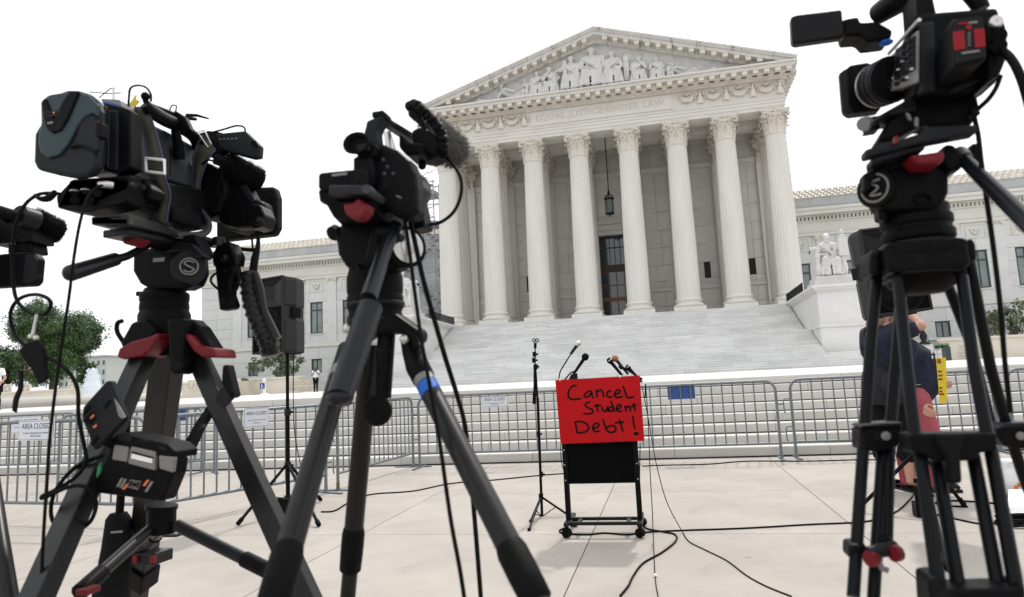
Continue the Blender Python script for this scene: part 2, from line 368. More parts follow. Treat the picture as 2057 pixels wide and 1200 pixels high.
# ------------------------------------------------------------------ entrance steps from the pavement: every stone a piece
NST, RISE, TREAD = 8, (1.28-gz(10.5))/8, 0.36
steps = thing('entrance_steps', 'eight low pale stone steps rising from the pavement behind the barriers', 'steps', (XC,10.5,gz(10.5)))
rs = random.Random(3)
for i in range(NST):
    Y0 = 10.5+i*TREAD; z0 = gz(10.5)+i*RISE
    b = MB(); b.box((-24,Y0+.022,z0-.3),(17,Y0+TREAD+.35,z0+RISE-.02)); st = b.build('step', M_stairgap, steps)
    x = -24+rs.uniform(-1.5,0)
    lens = {}
    while x < 17:
        L = rs.choice((1.7,2.1,2.5)); 
        if L not in lens:
            q = MB(); h = RISE; d = TREAD+.10
            q.prism([(.003,0,.016),(.003,.0,h-.012),(.003,.012,h),(.003,d,h),(.003,d,.016)], (L-.006,0,0)); lens[L] = q.mesh('stone_block', M_step)
        inst('stone_block', lens[L], (x,Y0+rs.uniform(0,.006),z0+rs.uniform(-.002,.002)), st); x += L

# ------------------------------------------------------------------ grand staircase
def stair_material():
    m = bpy.data.materials.new('stair_marble'); m.use_nodes = True; n = m.node_tree; b = n.nodes['Principled BSDF']; b.inputs['Roughness'].default_value = .6; L = n.links.new
    tc = n.nodes.new('ShaderNodeTexCoord'); oi = n.nodes.new('ShaderNodeObjectInfo')
    sx = n.nodes.new('ShaderNodeSeparateXYZ'); L(tc.outputs['Object'], sx.inputs[0])
    ma = n.nodes.new('ShaderNodeMath'); ma.operation = 'MULTIPLY_ADD'; ma.inputs[1].default_value = 1/2.1; L(sx.outputs[0], ma.inputs[0])
    sc = n.nodes.new('ShaderNodeMath'); sc.operation = 'MULTIPLY'; sc.inputs[1].default_value = 57.3; L(oi.outputs['Random'], sc.inputs[0]); L(sc.outputs[0], ma.inputs[2])
    fl = n.nodes.new('ShaderNodeMath'); fl.operation = 'FLOOR'; L(ma.outputs[0], fl.inputs[0])
    fr = n.nodes.new('ShaderNodeMath'); fr.operation = 'FRACT'; L(ma.outputs[0], fr.inputs[0])
    wn = n.nodes.new('ShaderNodeTexWhiteNoise'); wn.noise_dimensions = '1D'; L(fl.outputs[0], wn.inputs['W'])
    mr = n.nodes.new('ShaderNodeMapRange'); mr.inputs[3].default_value = .90; mr.inputs[4].default_value = 1.06; L(wn.outputs[0], mr.inputs[0])
    jt = n.nodes.new('ShaderNodeMath'); jt.operation = 'GREATER_THAN'; jt.inputs[1].default_value = .012; L(fr.outputs[0], jt.inputs[0])
    j2 = n.nodes.new('ShaderNodeMapRange'); j2.inputs[3].default_value = .7; j2.inputs[4].default_value = 1; L(jt.outputs[0], j2.inputs[0])
    nz = n.nodes.new('ShaderNodeTexNoise'); nz.inputs['Scale'].default_value = .6; nz.inputs['Detail'].default_value = 6; L(tc.outputs['Object'], nz.inputs['Vector'])
    m3 = n.nodes.new('ShaderNodeMapRange'); m3.inputs[1].default_value = .3; m3.inputs[2].default_value = .7; m3.inputs[3].default_value = .93; m3.inputs[4].default_value = 1.05; L(nz.outputs[0], m3.inputs[0])
    p1 = n.nodes.new('ShaderNodeMath'); p1.operation = 'MULTIPLY'; L(mr.outputs[0], p1.inputs[0]); L(j2.outputs[0], p1.inputs[1])
    p2 = n.nodes.new('ShaderNodeMath'); p2.operation = 'MULTIPLY'; L(p1.outputs[0], p2.inputs[0]); L(m3.outputs[0], p2.inputs[1])
    v = n.nodes.new('ShaderNodeVectorMath'); v.operation = 'SCALE'; v.inputs[0].default_value = (.72,.72,.705); L(p2.outputs[0], v.inputs['Scale']); L(v.outputs[0], b.inputs['Base Color'])
    return m
M_stair = stair_material()
stairs = thing('grand_staircase', 'broad flight of white marble stairs climbing from the plaza to the columns', 'stairs', (XC,45,pz(45)))
Zb, Zt = 1.75, 7.0; NR = 35; RS = (Zt-Zb)/NR
y = 45.0
for i in range(NR):
    xa, xb = (-22.2, 14.4) if i < 6 else (-17.75, 9.95)
    z1 = Zb+(i+1)*RS; d = .33 if i != 17 else 2.0
    q = MB(); q.prism([(xa,y+.045,z1-RS-.2),(xa,y+.045,z1-.062),(xa,y,z1-.055),(xa,y,z1-.006),(xa,y+.01,z1),(xa,y+d+.35,z1),(xa,y+d+.35,z1-RS-.2)], (xb-xa,0,0))
    q.build('step', M_stair, stairs); y += d
YTOP = y   # about 58.6

# ================================================================== COURTHOUSE
court = thing('courthouse', 'white marble courthouse with eight tall columns under a carved pediment', 'building', (XC,58.7,pz(58)))
b = MB(); b.box((-20.6,YTOP-.1,1),(12.8,74,6.97)); b.build('stylobate', M_trim, court)
COLX = [XC+s*d for s in (-1,1) for d in (14.5,10.4,6.35,2.2)]; COLX = sorted(COLX)
Z0, ZN, ZA = 6.97, 21.5, 23.5
# shared column meshes (origin at the column foot)
NF = 24
def flutef(k): return (1.0, .955, .925, .955)[k%4] if True else 1
q = MB(); prof = []
for i in range(9):
    t = i/8; r = 1.0 - .17*(t**1.6); prof.append((r, 1.2+ (ZN-Z0-1.2)*t))
q.lathe([(1.08,1.12),(1.04,1.2)], seg=32); q.lathe(prof, seg=NF*4, flute=flutef); q.lathe([(.83,ZN-Z0-.02),(.9,ZN-Z0+.03),(.9,ZN-Z0+.1),(.83,ZN-Z0+.14)], seg=32)
ME_SHAFT = q.mesh('shaft', M_colmarble)
q = MB(); q.box((-1.3,-1.3,0),(1.3,1.3,.42))
pr = [(1.28,.42)]+[(1.16+.14*math.sin(math.pi*t/6), .42+.32*t/6) for t in range(7)]+[(1.1,.76),(1.03,.84),(1.1,.92)]+[(1.06+.09*math.sin(math.pi*t/5), .94+.2*t/5) for t in range(6)]+[(1.03,1.16),(1.0,1.16)]
q.lathe(pr, seg=36); ME_BASE = q.mesh('base', M_colmarble)
def leaf(q, a, r0, z0, h, wd, out):
    # acanthus leaf: a curved strip that hugs the bell and rolls outward at its tip
    n = 6; rad = Vector((math.cos(a),math.sin(a),0)); tn = Vector((-math.sin(a),math.cos(a),0)); V = []
    prof = [(0,0),(.02,.3),(.05,.58),(.12,.82),(.26,.97),(.36,.90),(.33,.80)]
    for i,(o,zz) in enumerate(prof):
        wv = wd*(1.0,1.15,1.1,.95,.75,.5,.25)[i]
        for k,ww,dd in ((0,-1,-.03),(1,-.45,.03),(2,0,.0),(3,.45,.03),(4,1,-.03)):
            V.append(rad*(r0+o*out+dd) + tn*(ww*wv*.5) + Vector((0,0,z0+zz*h)))
    q.add(V, [(i*5+k,i*5+k+1,(i+1)*5+k+1,(i+1)*5+k) for i in range(6) for k in range(4)], None, False)
def capital_mesh():
    q = MB(); q.lathe([(.80,0),(.83,.3),(.86,1.0),(.95,1.45),(1.08,1.68)], seg=32)
    for k in range(8): leaf(q, math.pi*k/4, .84, .02, .82, .60, .85)
    for k in range(8): leaf(q, math.pi*(k+.5)/4, .86, .05, 1.28, .60, .95)
    for k in range(4):
        a = math.pi/4+math.pi*k/2; rad = Vector((math.cos(a),math.sin(a),0)); tn = Vector((-rad.y,rad.x,0))
        c = rad*1.28+Vector((0,0,1.47)); pts = []
        pts.append(rad*.88+Vector((0,0,.95)))
        for t in range(12):
            th = math.pi*.75-t*.55; rr = .23*(1-t/14); pts.append(c+rad*(rr*math.cos(th))+Vector((0,0,rr*math.sin(th))))
        for sgn in (-1,1): q.tube([p+tn*(.09*sgn) for p in pts], .075, 6)
        q.ball(c, (.1,.1,.1), 6, None, 4)
        a2 = math.pi*k/2; r2 = Vector((math.cos(a2),math.sin(a2),0)); t2 = Vector((-r2.y,r2.x,0))
        for sgn in (-1,1):
            cc = r2*.98+t2*(.2*sgn)+Vector((0,0,1.42)); q.tube([r2*.88+t2*(.42*sgn)+Vector((0,0,1.0))]+[cc+t2*(sgn*.13*(1-t/9)*math.cos(t*.7))+Vector((0,0,.13*(1-t/9)*math.sin(t*.7))) for t in range(7)], .05, 5)
        q.ball(r2*1.06+Vector((0,0,1.82)), (.17,.17,.15), 7, None, 5, .15)
    ab = []
    for k in range(4):
        a = math.pi/4+math.pi*k/2; A = Vector((math.cos(a),math.sin(a),0))*1.56; B = Vector((math.cos(a+math.pi/2),math.sin(a+math.pi/2),0))*1.56; tn = (B-A).normalized()
        inw = -(A+B).normalized()
        ab += [A+tn*.12+Vector((0,0,1.68))]+[A.lerp(B,t)+inw*(.22*math.sin(math.pi*t))+Vector((0,0,1.68)) for t in (.2,.35,.5,.65,.8)]+[B-tn*.12+Vector((0,0,1.68))]
    q.prism(ab, (0,0,.13)); q.prism([Vector((p.x*1.05,p.y*1.05,p.z+.14)) for p in ab], (0,0,.17))
    return q.mesh('capital', M_carved)
ME_CAP = capital_mesh()
def column(x, yy):
    c = inst('portico_column', ME_SHAFT, (x,yy,Z0), court)
    inst('column_base', ME_BASE, (x,yy,Z0), c); inst('column_capital', ME_CAP, (x,yy,ZN+.0), c)
for x in COLX: column(x, 60.0)
for x in COLX: column(x, 63.5)
# flat pilasters against the back wall
q = MB(); q.box((-.85,-.38,0),(.85,0,.5)); q.box((-.8,-.33,.5),(.8,0,1.1))
for k in range(6): q.box((-.76+k*.26,-.27,1.1),(-.76+k*.26+.2,0,14.5))
q.box((-.76,-.235,1.1),(.76,0,14.5)); ME_PIL = q.mesh('pilaster', M_colmarble)
q = MB(); q.box((-.72,-.22,0),(.72,.0,1.7))
for k in range(3):
    for z0,h in ((.02,.8),(.1,1.25)):
        xx = (k-1)*.55
        for (o,zz,ww) in ((.04,.3,.46),(.1,.6,.46),(.22,.92,.4),(.3,.85,.25)): q.box((xx-ww/2,-.22-o,z0+zz*h-.2),(xx+ww/2,-.2,z0+zz*h))
for sx in (-1,1): q.cyl((sx*.8,-.55,1.45),(sx*.8,-.1,1.45),.24,seg=12)
q.box((-1.15,-.62,1.7),(1.15,0,2.0)); ME_PCAP = q.mesh('pilaster_capital', M_carved)
for x in COLX:
    c = inst('pilaster', ME_PIL, (x,67.0,Z0), court); inst('pilaster_capital', ME_PCAP, (x,67.0,ZN), c)

# back wall of the portico in large veined blocks, round the openings
ME_CACHE = {}
def stone(L, H, D, m, chamf=.02):
    k = (round(L,2), round(H,2), D, m.name)
    if k not in ME_CACHE:
        q = MB(); g = .006; c = chamf
        q.taper([(g,D,g),(L-g,D,g),(L-g,D,H-g),(g,D,H-g)], [(g,c,g),(L-g,c,g),(L-g,c,H-g),(g,c,H-g)])
        q.taper([(g,c,g),(L-g,c,g),(L-g,c,H-g),(g,c,H-g)], [(g+c,0,g+c),(L-g-c,0,g+c),(L-g-c,0,H-g-c),(g+c,0,H-g-c)])
        ME_CACHE[k] = q.mesh('stone_block', m)
    return ME_CACHE[k]
def ashlar(parent, X0, X1, zs, Y, length, m, holes=(), D=.3, seed=1):
    """courses of blocks between the heights zs; each hole is (x0,x1,z0,z1) whose z limits lie on courses"""
    rr = random.Random(seed)
    for r in range(len(zs)-1):
        z0,z1 = zs[r],zs[r+1]
        cuts = sorted([(h[0],h[1]) for h in holes if h[2] < z1-.01 and h[3] > z0+.01]); segs = []; x = X0
        for a,bq in cuts:
            if a > x+.05: segs.append((x,a))
            x = max(x,bq)
        if x < X1-.05: segs.append((x,X1))
        for a,bq in segs:
            n = max(1, round((bq-a)/length + (.5 if r%2 and bq-a > 2*length else 0))); L = (bq-a)/n
            for k in range(n): inst('stone_block', stone(L,z1-z0,D,m), (a+k*L,Y,z0), parent)
PQ = [XC-12.6,XC-8.55,XC+8.55,XC+12.6]   # slim dark openings, symmetrical
b = MB(); b.box((XC-15.6,67.32,6.9),(XC-1.75,68,24.6)); b.box((XC+1.75,67.32,6.9),(XC+15.6,68,24.6)); b.box((XC-1.75,67.32,15.8),(XC+1.75,68,24.6)); pw = b.build('portico_wall', M_portmarble, court)
holes = [(XC-1.75,XC+1.75,6.97,15.8)]+[(p-.29,p+.29,10.83,12.37) for p in PQ]
ashlar(pw, XC-15.6, XC+15.6, [6.97,8.4,9.85], 67.0, 2.9, M_portmarble, holes, seed=4)
ashlar(pw, XC-15.6, XC+15.6, [10.3,10.83,12.37,14.1,15.8,17.6,19.5,21.5], 67.02, 2.9, M_portmarble, holes, seed=5)
ashlar(pw, XC-15.6, XC+15.6, [22.0,24.6], 67.02, 4.1, M_portmarble, [], seed=6)
b = MB()
for X0,X1 in ((XC-15.6,XC-2.3),(XC+2.3,XC+15.6)): b.box((X0,66.9,9.85),(X1,67.3,10.3)); b.box((X0,66.84,10.22),(X1,67.3,10.3))
b.box((XC-15.6,66.88,21.5),(XC+15.6,67.3,21.9)); b.box((XC-15.6,66.8,21.9),(XC+15.6,67.3,22.0)); b.build('string_course', M_portmarble, court)
for p in PQ:
    b = MB(); b.box((p-.28,67.12,10.84),(p+.28,67.2,12.36)); f = b.build('slit_window', M_iron, court)
    b = MB()
    for k in range(5): b.box((p-.22+k*.1,67.08,10.9),(p-.18+k*.1,67.11,12.3))
    b.build('grille', M_bronze, f)
# doorway
b = MB(); X0,X1 = XC-1.75,XC+1.75
b.box((X0-.5,66.8,6.97),(X0,67.3,16.2)); b.box((X1,66.8,6.97),(X1+.5,67.3,16.2)); b.box((X0,66.8,15.75),(X1,67.3,16.2)); b.box((X0-.7,66.6,16.2),(X1+.7,67.3,16.75)); b.box((X0-.85,66.35,16.75),(X1+.85,67.3,17.05))
dw = b.build('doorway', M_portmarble, court)
b = MB(); b.box((X0,67.5,12.3),(X1,67.75,12.9)); b.box((X0,67.55,7),(X0+.2,67.8,15.75)); b.box((X1-.2,67.55,7),(X1,67.8,15.75)); b.build('door_frame', M_bronze, dw)
b = MB(); b.box((X0+.2,67.72,12.9),(X1-.2,67.78,15.75)); b.build('transom_panel', M_darkglass, dw)
b = MB()
for k in range(7): b.box((X0+.2+k*.5,67.62,12.9),(X0+.27+k*.5,67.7,15.75))
b.box((X0+.2,67.6,14.6),(X1-.2,67.72,14.68)); b.build('transom_grille', M_winframe, dw)
b = MB(); n = 4; wd = (X1-X0-.4)/n
for k in range(n+1): b.box((X0+.2+k*wd-.05,67.62,7.0),(X0+.2+k*wd+.05,67.74,12.3))
for z in (7.0,9.6,10.85,12.2): b.box((X0+.2,67.63,z),(X1-.2,67.73,z+.1))
b.box((X0+.2,67.6,9.35),(X1-.2,67.75,9.6)); b.build('door_grid', M_wood, dw)
for k in range(n):
    for z,h in ((7.1,2.25),(9.7,1.15),(10.95,1.25)):
        b = MB(); b.box((X0+.26+k*wd,67.68,z),(X0+.14+(k+1)*wd,67.70,z+h)); b.build('door_pane', M_darkglass, dw)
b = MB(); b.box((X0-2,69.5,6.97),(X1+2,69.7,16)); b.box((X0-2,68,15.9),(X1+2,69.5,16)); b.box((X0-2.1,68,6.97),(X0-2,69.6,16)); b.box((X1+2,68,6.97),(X1+2.1,69.6,16)); b.build('vestibule', M_bronze, court)

# ceiling and beams
b = MB(); b.box((XC-15.4,59.2,24.6),(XC+15.4,67.3,24.9))
for x in COLX: b.box((x-.85,61.05,23.5),(x+.85,62.6,24.6)); b.box((x-.8,64.4,23.5),(x+.8,66.98,24.6))
b.box((XC-15.35,62.6,23.5),(XC+15.35,64.4,24.6))
for i in range(7):
    xa,xb = COLX[i]+.85,COLX[i+1]-.85
    for y0,y1 in ((61.05,62.6),(64.4,66.95)): b.box((xa,y0,24.35),(xa+.3,y1,24.6)); b.box((xb-.3,y0,24.35),(xb,y1,24.6)); b.box((xa+.3,y0,24.35),(xb-.3,y0+.25,24.6)); b.box((xa+.3,y1-.25,24.35),(xb-.3,y1,24.6))
b.build('portico_ceiling', M_portmarble, court)
# entablature
def ring(b, hw, yf, z0, z1, yb=72.0): b.box((XC-hw,yf,z0),(XC+hw,yb,z1))
b = MB()
for hw,yf,z0,z1 in ((15.30,59.16,23.5,23.78),(15.36,59.10,23.78,24.08),(15.42,59.04,24.08,24.34)):
    b.box((XC-hw,yf,z0),(XC+hw,61.05,z1)); 
    for s in (-1,1): b.box((XC+s*hw-(1.7 if s>0 else 0),61.05,z0),(XC+s*hw+(0 if s>0 else 1.7),72,z1))
b.box((XC-15.5,58.96,24.34),(XC+15.5,72,24.46)); b.build('architrave', M_trim, court)
b = MB(); ring(b,15.40,59.06,24.92,26.0); b.box((XC-15.4,59.06,24.46),(XC+15.4,59.2,24.92)); b.build('frieze', M_trim, court)
b = MB(); b.box((XC-6.2,58.98,24.62),(XC+6.2,59.06,25.9)); fp = b.build('inscription_panel', M_trim, court)
lettering('letter', 'EQUAL JUSTICE UNDER LAW', .80, (XC-.1,58.985,25.26), (1,0,0), (0,0,1), M_letter, fp, depth=.02, spacing=1.10, split=True)
def swag_mesh():
    q = MB(); Wd = 2.15
    for t in range(3): q.tube(spline([(-Wd/2+.35,-.1-.04*t,1.05),(-.45,-.2,.62-.06*t),(0,-.24,.5-.09*t),(.45,-.2,.62-.06*t),(Wd/2-.35,-.1-.04*t,1.05)],4), [.07]*4+[.12]*8+[.07]*5, 6, None, True, False)
    for k in range(9):
        t = -0.75+k*.19; q.ball((t,-.3,.62+.45*t*t), (.1,.1,.1), 6, None, 4)
    q.ball((0,-.12,.98), (.3,.12,.16), 8, None, 5)
    x = Wd/2; q.ball((x,-.14,1.08),(.12,.13,.15),7,None,5); q.add([(x-.14,-.08,1.0),(x+.14,-.08,1.0),(x+.32,-.08,.05),(x-.32,-.08,.05),(x-.07,-.26,.95),(x+.07,-.26,.95),(x+.12,-.2,.08),(x-.12,-.2,.08)], [(4,5,6,7),(0,4,7,3),(5,1,2,6),(3,7,6,2),(0,1,5,4)])
    for sx in (-1,1): q.tube(spline([(x+sx*.1,-.15,.9),(x+sx*.35,-.15,.75),(x+sx*.42,-.12,.4)],3), .06, 5)
    return q.mesh('frieze_garland', M_carved)
ME_SWAG = swag_mesh()
for s in (-1,1):
    for k in range(4): inst('frieze_garland', ME_SWAG, (XC+s*(7.5+2.15*k)-(0 if s>0 else .4),59.06,24.7), court)
b = MB(); ring(b,15.62,58.84,26.0,26.18); ring(b,15.75,58.7,26.18,26.24); ring(b,15.85,58.12,26.24,26.58); b.build('bed_mould', M_carved, court)
q = MB(); q.box((-.21,-.85,0),(.21,0,.33)); q.box((-.25,-.9,.27),(.25,0,.34)); ME_MOD = q.mesh('modillion', M_carved)
for k in range(37): inst('modillion', ME_MOD, (XC-15.66+k*.87,58.52,26.24), court)
b = MB(); ring(b,16.15,57.72,26.58,26.86); ring(b,16.3,57.55,26.86,27.0); b.build('cornice', M_trim, court)
for s in (-1,1):
    for k in range(12):
        o = inst('modillion', ME_MOD, (XC+s*15.62,59.2+k*.87,26.24), court, rz=s*math.pi/2)
# pediment: tympanum wall, raking cornice, block course, reliefs
HW, ZAP = 16.35, 32.45; SL = (ZAP-27.3)/HW
b = MB(); b.prism([(XC-15.3,58.85,27.0),(XC+15.3,58.85,27.0),(XC,58.85,27.0+15.3*.325)], (0,1,0)); b.build('tympanum', M_relief, court)
b = MB()
for s in (-1,1):
    def rk(b, y0, y1, zt, zb, e=0.0):   # a raking moulding: top and bottom offset below the roof line
        A = Vector((XC+s*(HW+e),0,27.3-SL*e)); B = Vector((XC,0,ZAP))
        pts = [A+Vector((0,y0,-zt)),B+Vector((0,y0,-zt)),B+Vector((0,y0,-zb)),A+Vector((0,y0,-zb))]
        b.prism(pts, (0,y1-y0,0))
    rk(b,57.50,58.9,0.0,.16); rk(b,57.60,58.9,.16,.30); rk(b,57.78,58.9,.30,.62); rk(b,58.45,58.95,.62,1.05)
rake = b.build('raking_cornice', M_rake, court)
for s in (-1,1):
    for k in range(17):
        d = .9+k*.9; x = XC+s*d; z = ZAP-SL*d-.62-.33
        if z > 27.05: inst('modillion', ME_MOD, (x,58.62,z), court)
b = MB(); b.prism([(XC-HW,58.9,27.0),(XC+HW,58.9,27.0),(XC+HW,58.9,27.25),(XC,58.9,ZAP-.05),(XC-HW,58.9,27.25)], (0,22,0)); b.build('roof', M_tilebed, court)
b = MB(); b.box((XC-15.3,68,1),(XC+15.3,80,26.0)); b.build('main_block', M_wallmarble, court)

# wings
def wing(X0, X1, wins, seed, tileX, blockX):
    wl = court
    b = MB(); b.box((X0,72.3,1),(X1,86,16.4)); body = b.build('wing_wall', M_wallmarble, court)
    hol = [(x,x+1.52,8.62,12.22) for x in wins]+[(x+.12,x+1.38,4.2,5.75) for x in wins]
    ashlar(body, X0, X1, [1.4,2.9,4.2,5.75,7.1], 72.0, 2.3, M_wallmarble, hol, seed=seed)
    ashlar(body, X0, X1, [7.5,8.62,9.8,11.0,12.22,13.4,14.9], 72.04, 2.3, M_wallmarble, hol, seed=seed+1)
    b = MB(); b.box((X0-.1,71.86,7.1),(X1,72.35,7.32)); b.box((X0-.05,71.92,7.32),(X1,72.35,7.5)); b.box((X0-.06,71.9,14.9),(X1,72.35,15.25)); b.box((X0-.12,71.84,15.25),(X1,72.35,15.4)); b.box((X0,71.98,15.4),(X1,72.35,16.3)); b.box((X0-.1,71.86,16.3),(X1,72.35,16.45))
    b.box((X0-.15,71.80,16.78),(X1,72.35,16.9)); b.box((X0-.75,71.2,16.9),(X1,72.4,17.3)); b.box((X0-.85,71.1,17.3),(X1,72.4,17.6)); b.build('wing_cornice', M_trim, court)
    q = MB(); x = X0
    while x < X1: q.box((x,71.84,16.47),(x+.22,72.1,16.78)); x += .36
    b2 = q.build('dentil_course', M_trim, court); b2['kind'] = 'stuff'
    b = MB(); b.prism([(X0-.75,71.25,17.6),(X0-.75,71.18,17.75),(X0-.75,71.35,18.45),(X0-.75,71.3,18.62),(X0-.75,72.3,18.62),(X0-.75,72.3,17.6)], (X1-X0+.75,0,0)); b.build('gutter', M_gutter, court)
    b = MB(); b.prism([(X0-.5,71.9,18.3),(X0-.5,71.9,18.55),(X0-.5,78.0,21.05),(X0-.5,84.1,18.55),(X0-.5,84.1,18.3)], (X1-X0+.5,0,0)); rf = b.build('wing_roof', M_tilebed, court)
    tw, tl = .60, 1.22; sl = Vector((0,6.1,2.5)).normalized(); nn = Vector((0,-2.5,6.1)).normalized()
    def tile(q, o):
        a = [o+Vector((.02,0,0))+nn*.06, o+Vector((tw-.02,0,0))+nn*.06, o+Vector((tw-.02,0,0))+sl*(tl+.06)+nn*.02, o+Vector((.02,0,0))+sl*(tl+.06)+nn*.02]
        q.hexa([p-nn*.06 for p in a]+a)
        q.prism([o+Vector((tw-.11,0,0))+nn*.05,o+Vector((tw-.07,0,0))+nn*.22,o+Vector((tw+.07,0,0))+nn*.22,o+Vector((tw+.11,0,0))+nn*.05], sl*(tl+.04))
        q.prism([o+Vector((tw-.15,0,0))+nn*.04-sl*.06,o+Vector((tw-.05,0,0))+nn*.32-sl*.06,o+Vector((tw+.05,0,0))+nn*.32-sl*.06,o+Vector((tw+.15,0,0))+nn*.04-sl*.06], sl*.2)
    if 'tile' not in ME_CACHE:
        q = MB(); tile(q, Vector((0,0,0))); ME_CACHE['tile'] = q.mesh('roof_tile', M_tile)
    rest = MB(); x = X0-.5
    while x < X1-.3:
        for r in range(5):
            o = Vector((x,71.95,18.57))+sl*(tl*r)
            if tileX[0] < x < tileX[1] and r < 4: inst('roof_tile', ME_CACHE['tile'], o, rf)
            else: tile(rest, o)
        x += tw
    r_ = rest.build('roof_tile', M_tile, rf); r_['kind'] = 'stuff'
    for x in wins:
        for (xa,xb,z0,z1,mul,cr) in ((x,x+1.52,8.62,12.22,1,11.3),(x+.12,x+1.38,4.2,5.75,1,None)):
            b = MB(); b.box((xa,72.12,z0),(xa+.12,72.28,z1)); b.box((xb-.12,72.12,z0),(xb,72.28,z1)); b.box((xa+.12,72.12,z0),(xb-.12,72.28,z0+.13)); b.box((xa+.12,72.12,z1-.12),(xb-.12,72.28,z1))
            c = (xa+xb)/2; b.box((c-.045,72.13,z0+.13),(c+.045,72.27,z1-.12))
            if cr: b.box((xa+.12,72.125,cr-.07),(c-.045,72.27,cr+.07)); b.box((c+.045,72.125,cr-.07),(xb-.12,72.27,cr+.07))
            f = b.build('window', M_winframe, court)
            for pa,pb in ((xa+.12,c-.045),(c+.045,xb-.12)):
                zz = [(z0+.13,cr-.07),(cr+.07,z1-.12)] if cr else [(z0+.13,z1-.12)]
                for za,zb_ in zz: q = MB(); q.box((pa,72.2,za),(pb,72.22,zb_)); q.build('window_pane', M_glass, f)
        b = MB(); b.box((x-.12,71.94,8.5),(x+1.64,72.1,8.615)); b.build('window_sill', M_trim, court)
        b = MB(); b.box((x-.1,71.99,13.35),(x+1.62,72.06,13.43)); b.box((x-.1,71.99,14.6),(x+1.62,72.06,14.68)); b.box((x-.1,71.99,13.43),(x-.02,72.06,14.6)); b.box((x+1.54,71.99,13.43),(x+1.62,72.06,14.6))
        b.tube(spline([(x+.3,72.0,14.3),(x+.5,71.98,13.9),(x+.76,71.97,13.7),(x+1.02,71.98,13.9),(x+1.22,72.0,14.3)],3), .07, 5); b.ball((x+.76,72.0,14.2),(.18,.06,.16),8,None,5); b.build('relief_panel', M_carved, court)
        p = x-1.28   # pilaster strips between the windows
        b = MB(); b.box((p-.55,71.93,7.5),(p+.55,72.05,14.5)); b.box((p-.62,71.9,7.5),(p+.62,72.05,7.8)); b.build('pilaster_strip', M_wallmarble, court)
        b = MB(); b.box((p-.5,71.9,14.5),(p+.5,72.05,14.88))
        for s in (-1,1): b.cyl((p+s*.48,71.8,14.66),(p+s*.48,72.0,14.66),.2,seg=12)
        for k in range(5): b.ball((p-.28+k*.14,71.89,14.66),(.06,.05,.07),6,None,4)
        b.box((p-.7,71.84,14.8),(p+.7,72.05,14.895)); b.build('strip_capital', M_carved, court)
wing(-53.06, -20.5, [-46.98+4.0*k for k in range(7)], 11, (-54,-33), 0)
wing(12.9, 46.0, [13.2,17.3,21.2,25.0,28.75,32.62,36.5,40.4], 21, (13,36.8), 0)

# hanging lantern
lan = thing('hanging_lantern', 'black iron lantern hanging on a long rod in front of the tall doorway', 'lantern', (XC+.1,62.2,16.5))
c = Vector((XC+.1,62.2,0)); b = MB(); b.cyl(c+Vector((0,0,18.75)),c+Vector((0,0,24.6)),.045,seg=8); b.build('rod', M_iron, lan)
b = MB()
for k in range(8):
    a = math.pi*k/4; d = Vector((math.cos(a),math.sin(a),0)); b.cyl(c+d*.36+Vector((0,0,16.75)),c+d*.36+Vector((0,0,18.05)),.035,seg=6)
    b.tube(spline([c+d*.38+Vector((0,0,18.1)),c+d*.3+Vector((0,0,18.4)),c+d*.1+Vector((0,0,18.5)),c+d*.08+Vector((0,0,18.75))],3),.03,5)
b.lathe([(.42,16.68),(.44,16.75),(.3,16.8)],c,16); b.lathe([(.3,18.0),(.46,18.06),(.46,18.14),(.3,18.2)],c,16); b.lathe([(.0,16.42),(.09,16.5),(.05,16.58),(.3,16.7)],c,12); b.lathe([(.07,18.7),(.1,18.8),(.05,18.9)],c,10); b.build('cage', M_iron, lan)
b = MB(); b.lathe([(.29,16.8),(.29,18.02)],c,16); b.build('glass', M_glass, lan)

# pedestals, railings
def pedestal(s, label):
    t = thing('stair_pedestal', label, 'pedestal', (XC+s*15.1,50,pz(48)), 'marble blocks flanking the stairs')
    def bx(b, i, o, yf, z0, z1, yb=58.4): xs = sorted((XC+s*i,XC+s*o)); b.box((xs[0],yf,z0),(xs[1],yb,z1))
    b = MB(); bx(b,13.9,16.75,47.85,1.2,4.3); b.build('plinth', M_ped, t)
    b = MB(); bx(b,13.8,16.85,47.75,4.3,4.42); bx(b,13.85,16.8,47.8,4.42,4.52); b.build('base_moulding', M_ped, t)
    b = MB(); bx(b,13.95,16.65,48.0,4.52,6.62); b.build('die', M_ped, t)
    b = MB(); bx(b,13.85,16.75,47.9,6.62,6.74); bx(b,13.72,16.9,47.75,6.74,6.88); bx(b,13.6,17.02,47.62,6.88,7.06); b.build('cornice', M_ped, t)
    b = MB(); bx(b,13.95,16.45,48.3,7.06,7.42,50.9); bx(b,14.1,16.3,48.45,7.42,7.72,50.7); b.build('statue_base', M_statue, t)
    return t
pedestal(1,'marble stair block under the statue with the tablet'); pedestal(-1,'marble stair block under the statue of the robed woman')
def railing(s, label):
    x = XC+s*13.75; t = thing('iron_railing', label, 'railing', (x,55,7.06), 'iron railings on the stair blocks')
    b = MB(); b.box((x-.03,51.3,7.66),(x+.03,58.0,7.74)); b.box((x-.025,51.3,7.12),(x+.025,58.0,7.17)); b.box((x-.02,51.3,7.55),(x+.02,58.0,7.59)); b.build('rails', M_iron, t)
    q = MB(); q.box((-.025,-.02,.06),(.025,.02,.6)); q.tube([(0,.1+.09*math.cos(k*math.pi/4),.28+.09*math.sin(k*math.pi/4)) for k in range(8)],.02,4,None,False,False,True); q.tube([(0,-.1,.06),(0,.1,.48)],.014,4,None,False); me = q.mesh('baluster', M_iron)
    for k in range(27): inst('baluster', me, (x,51.4+k*.25,7.06), t)
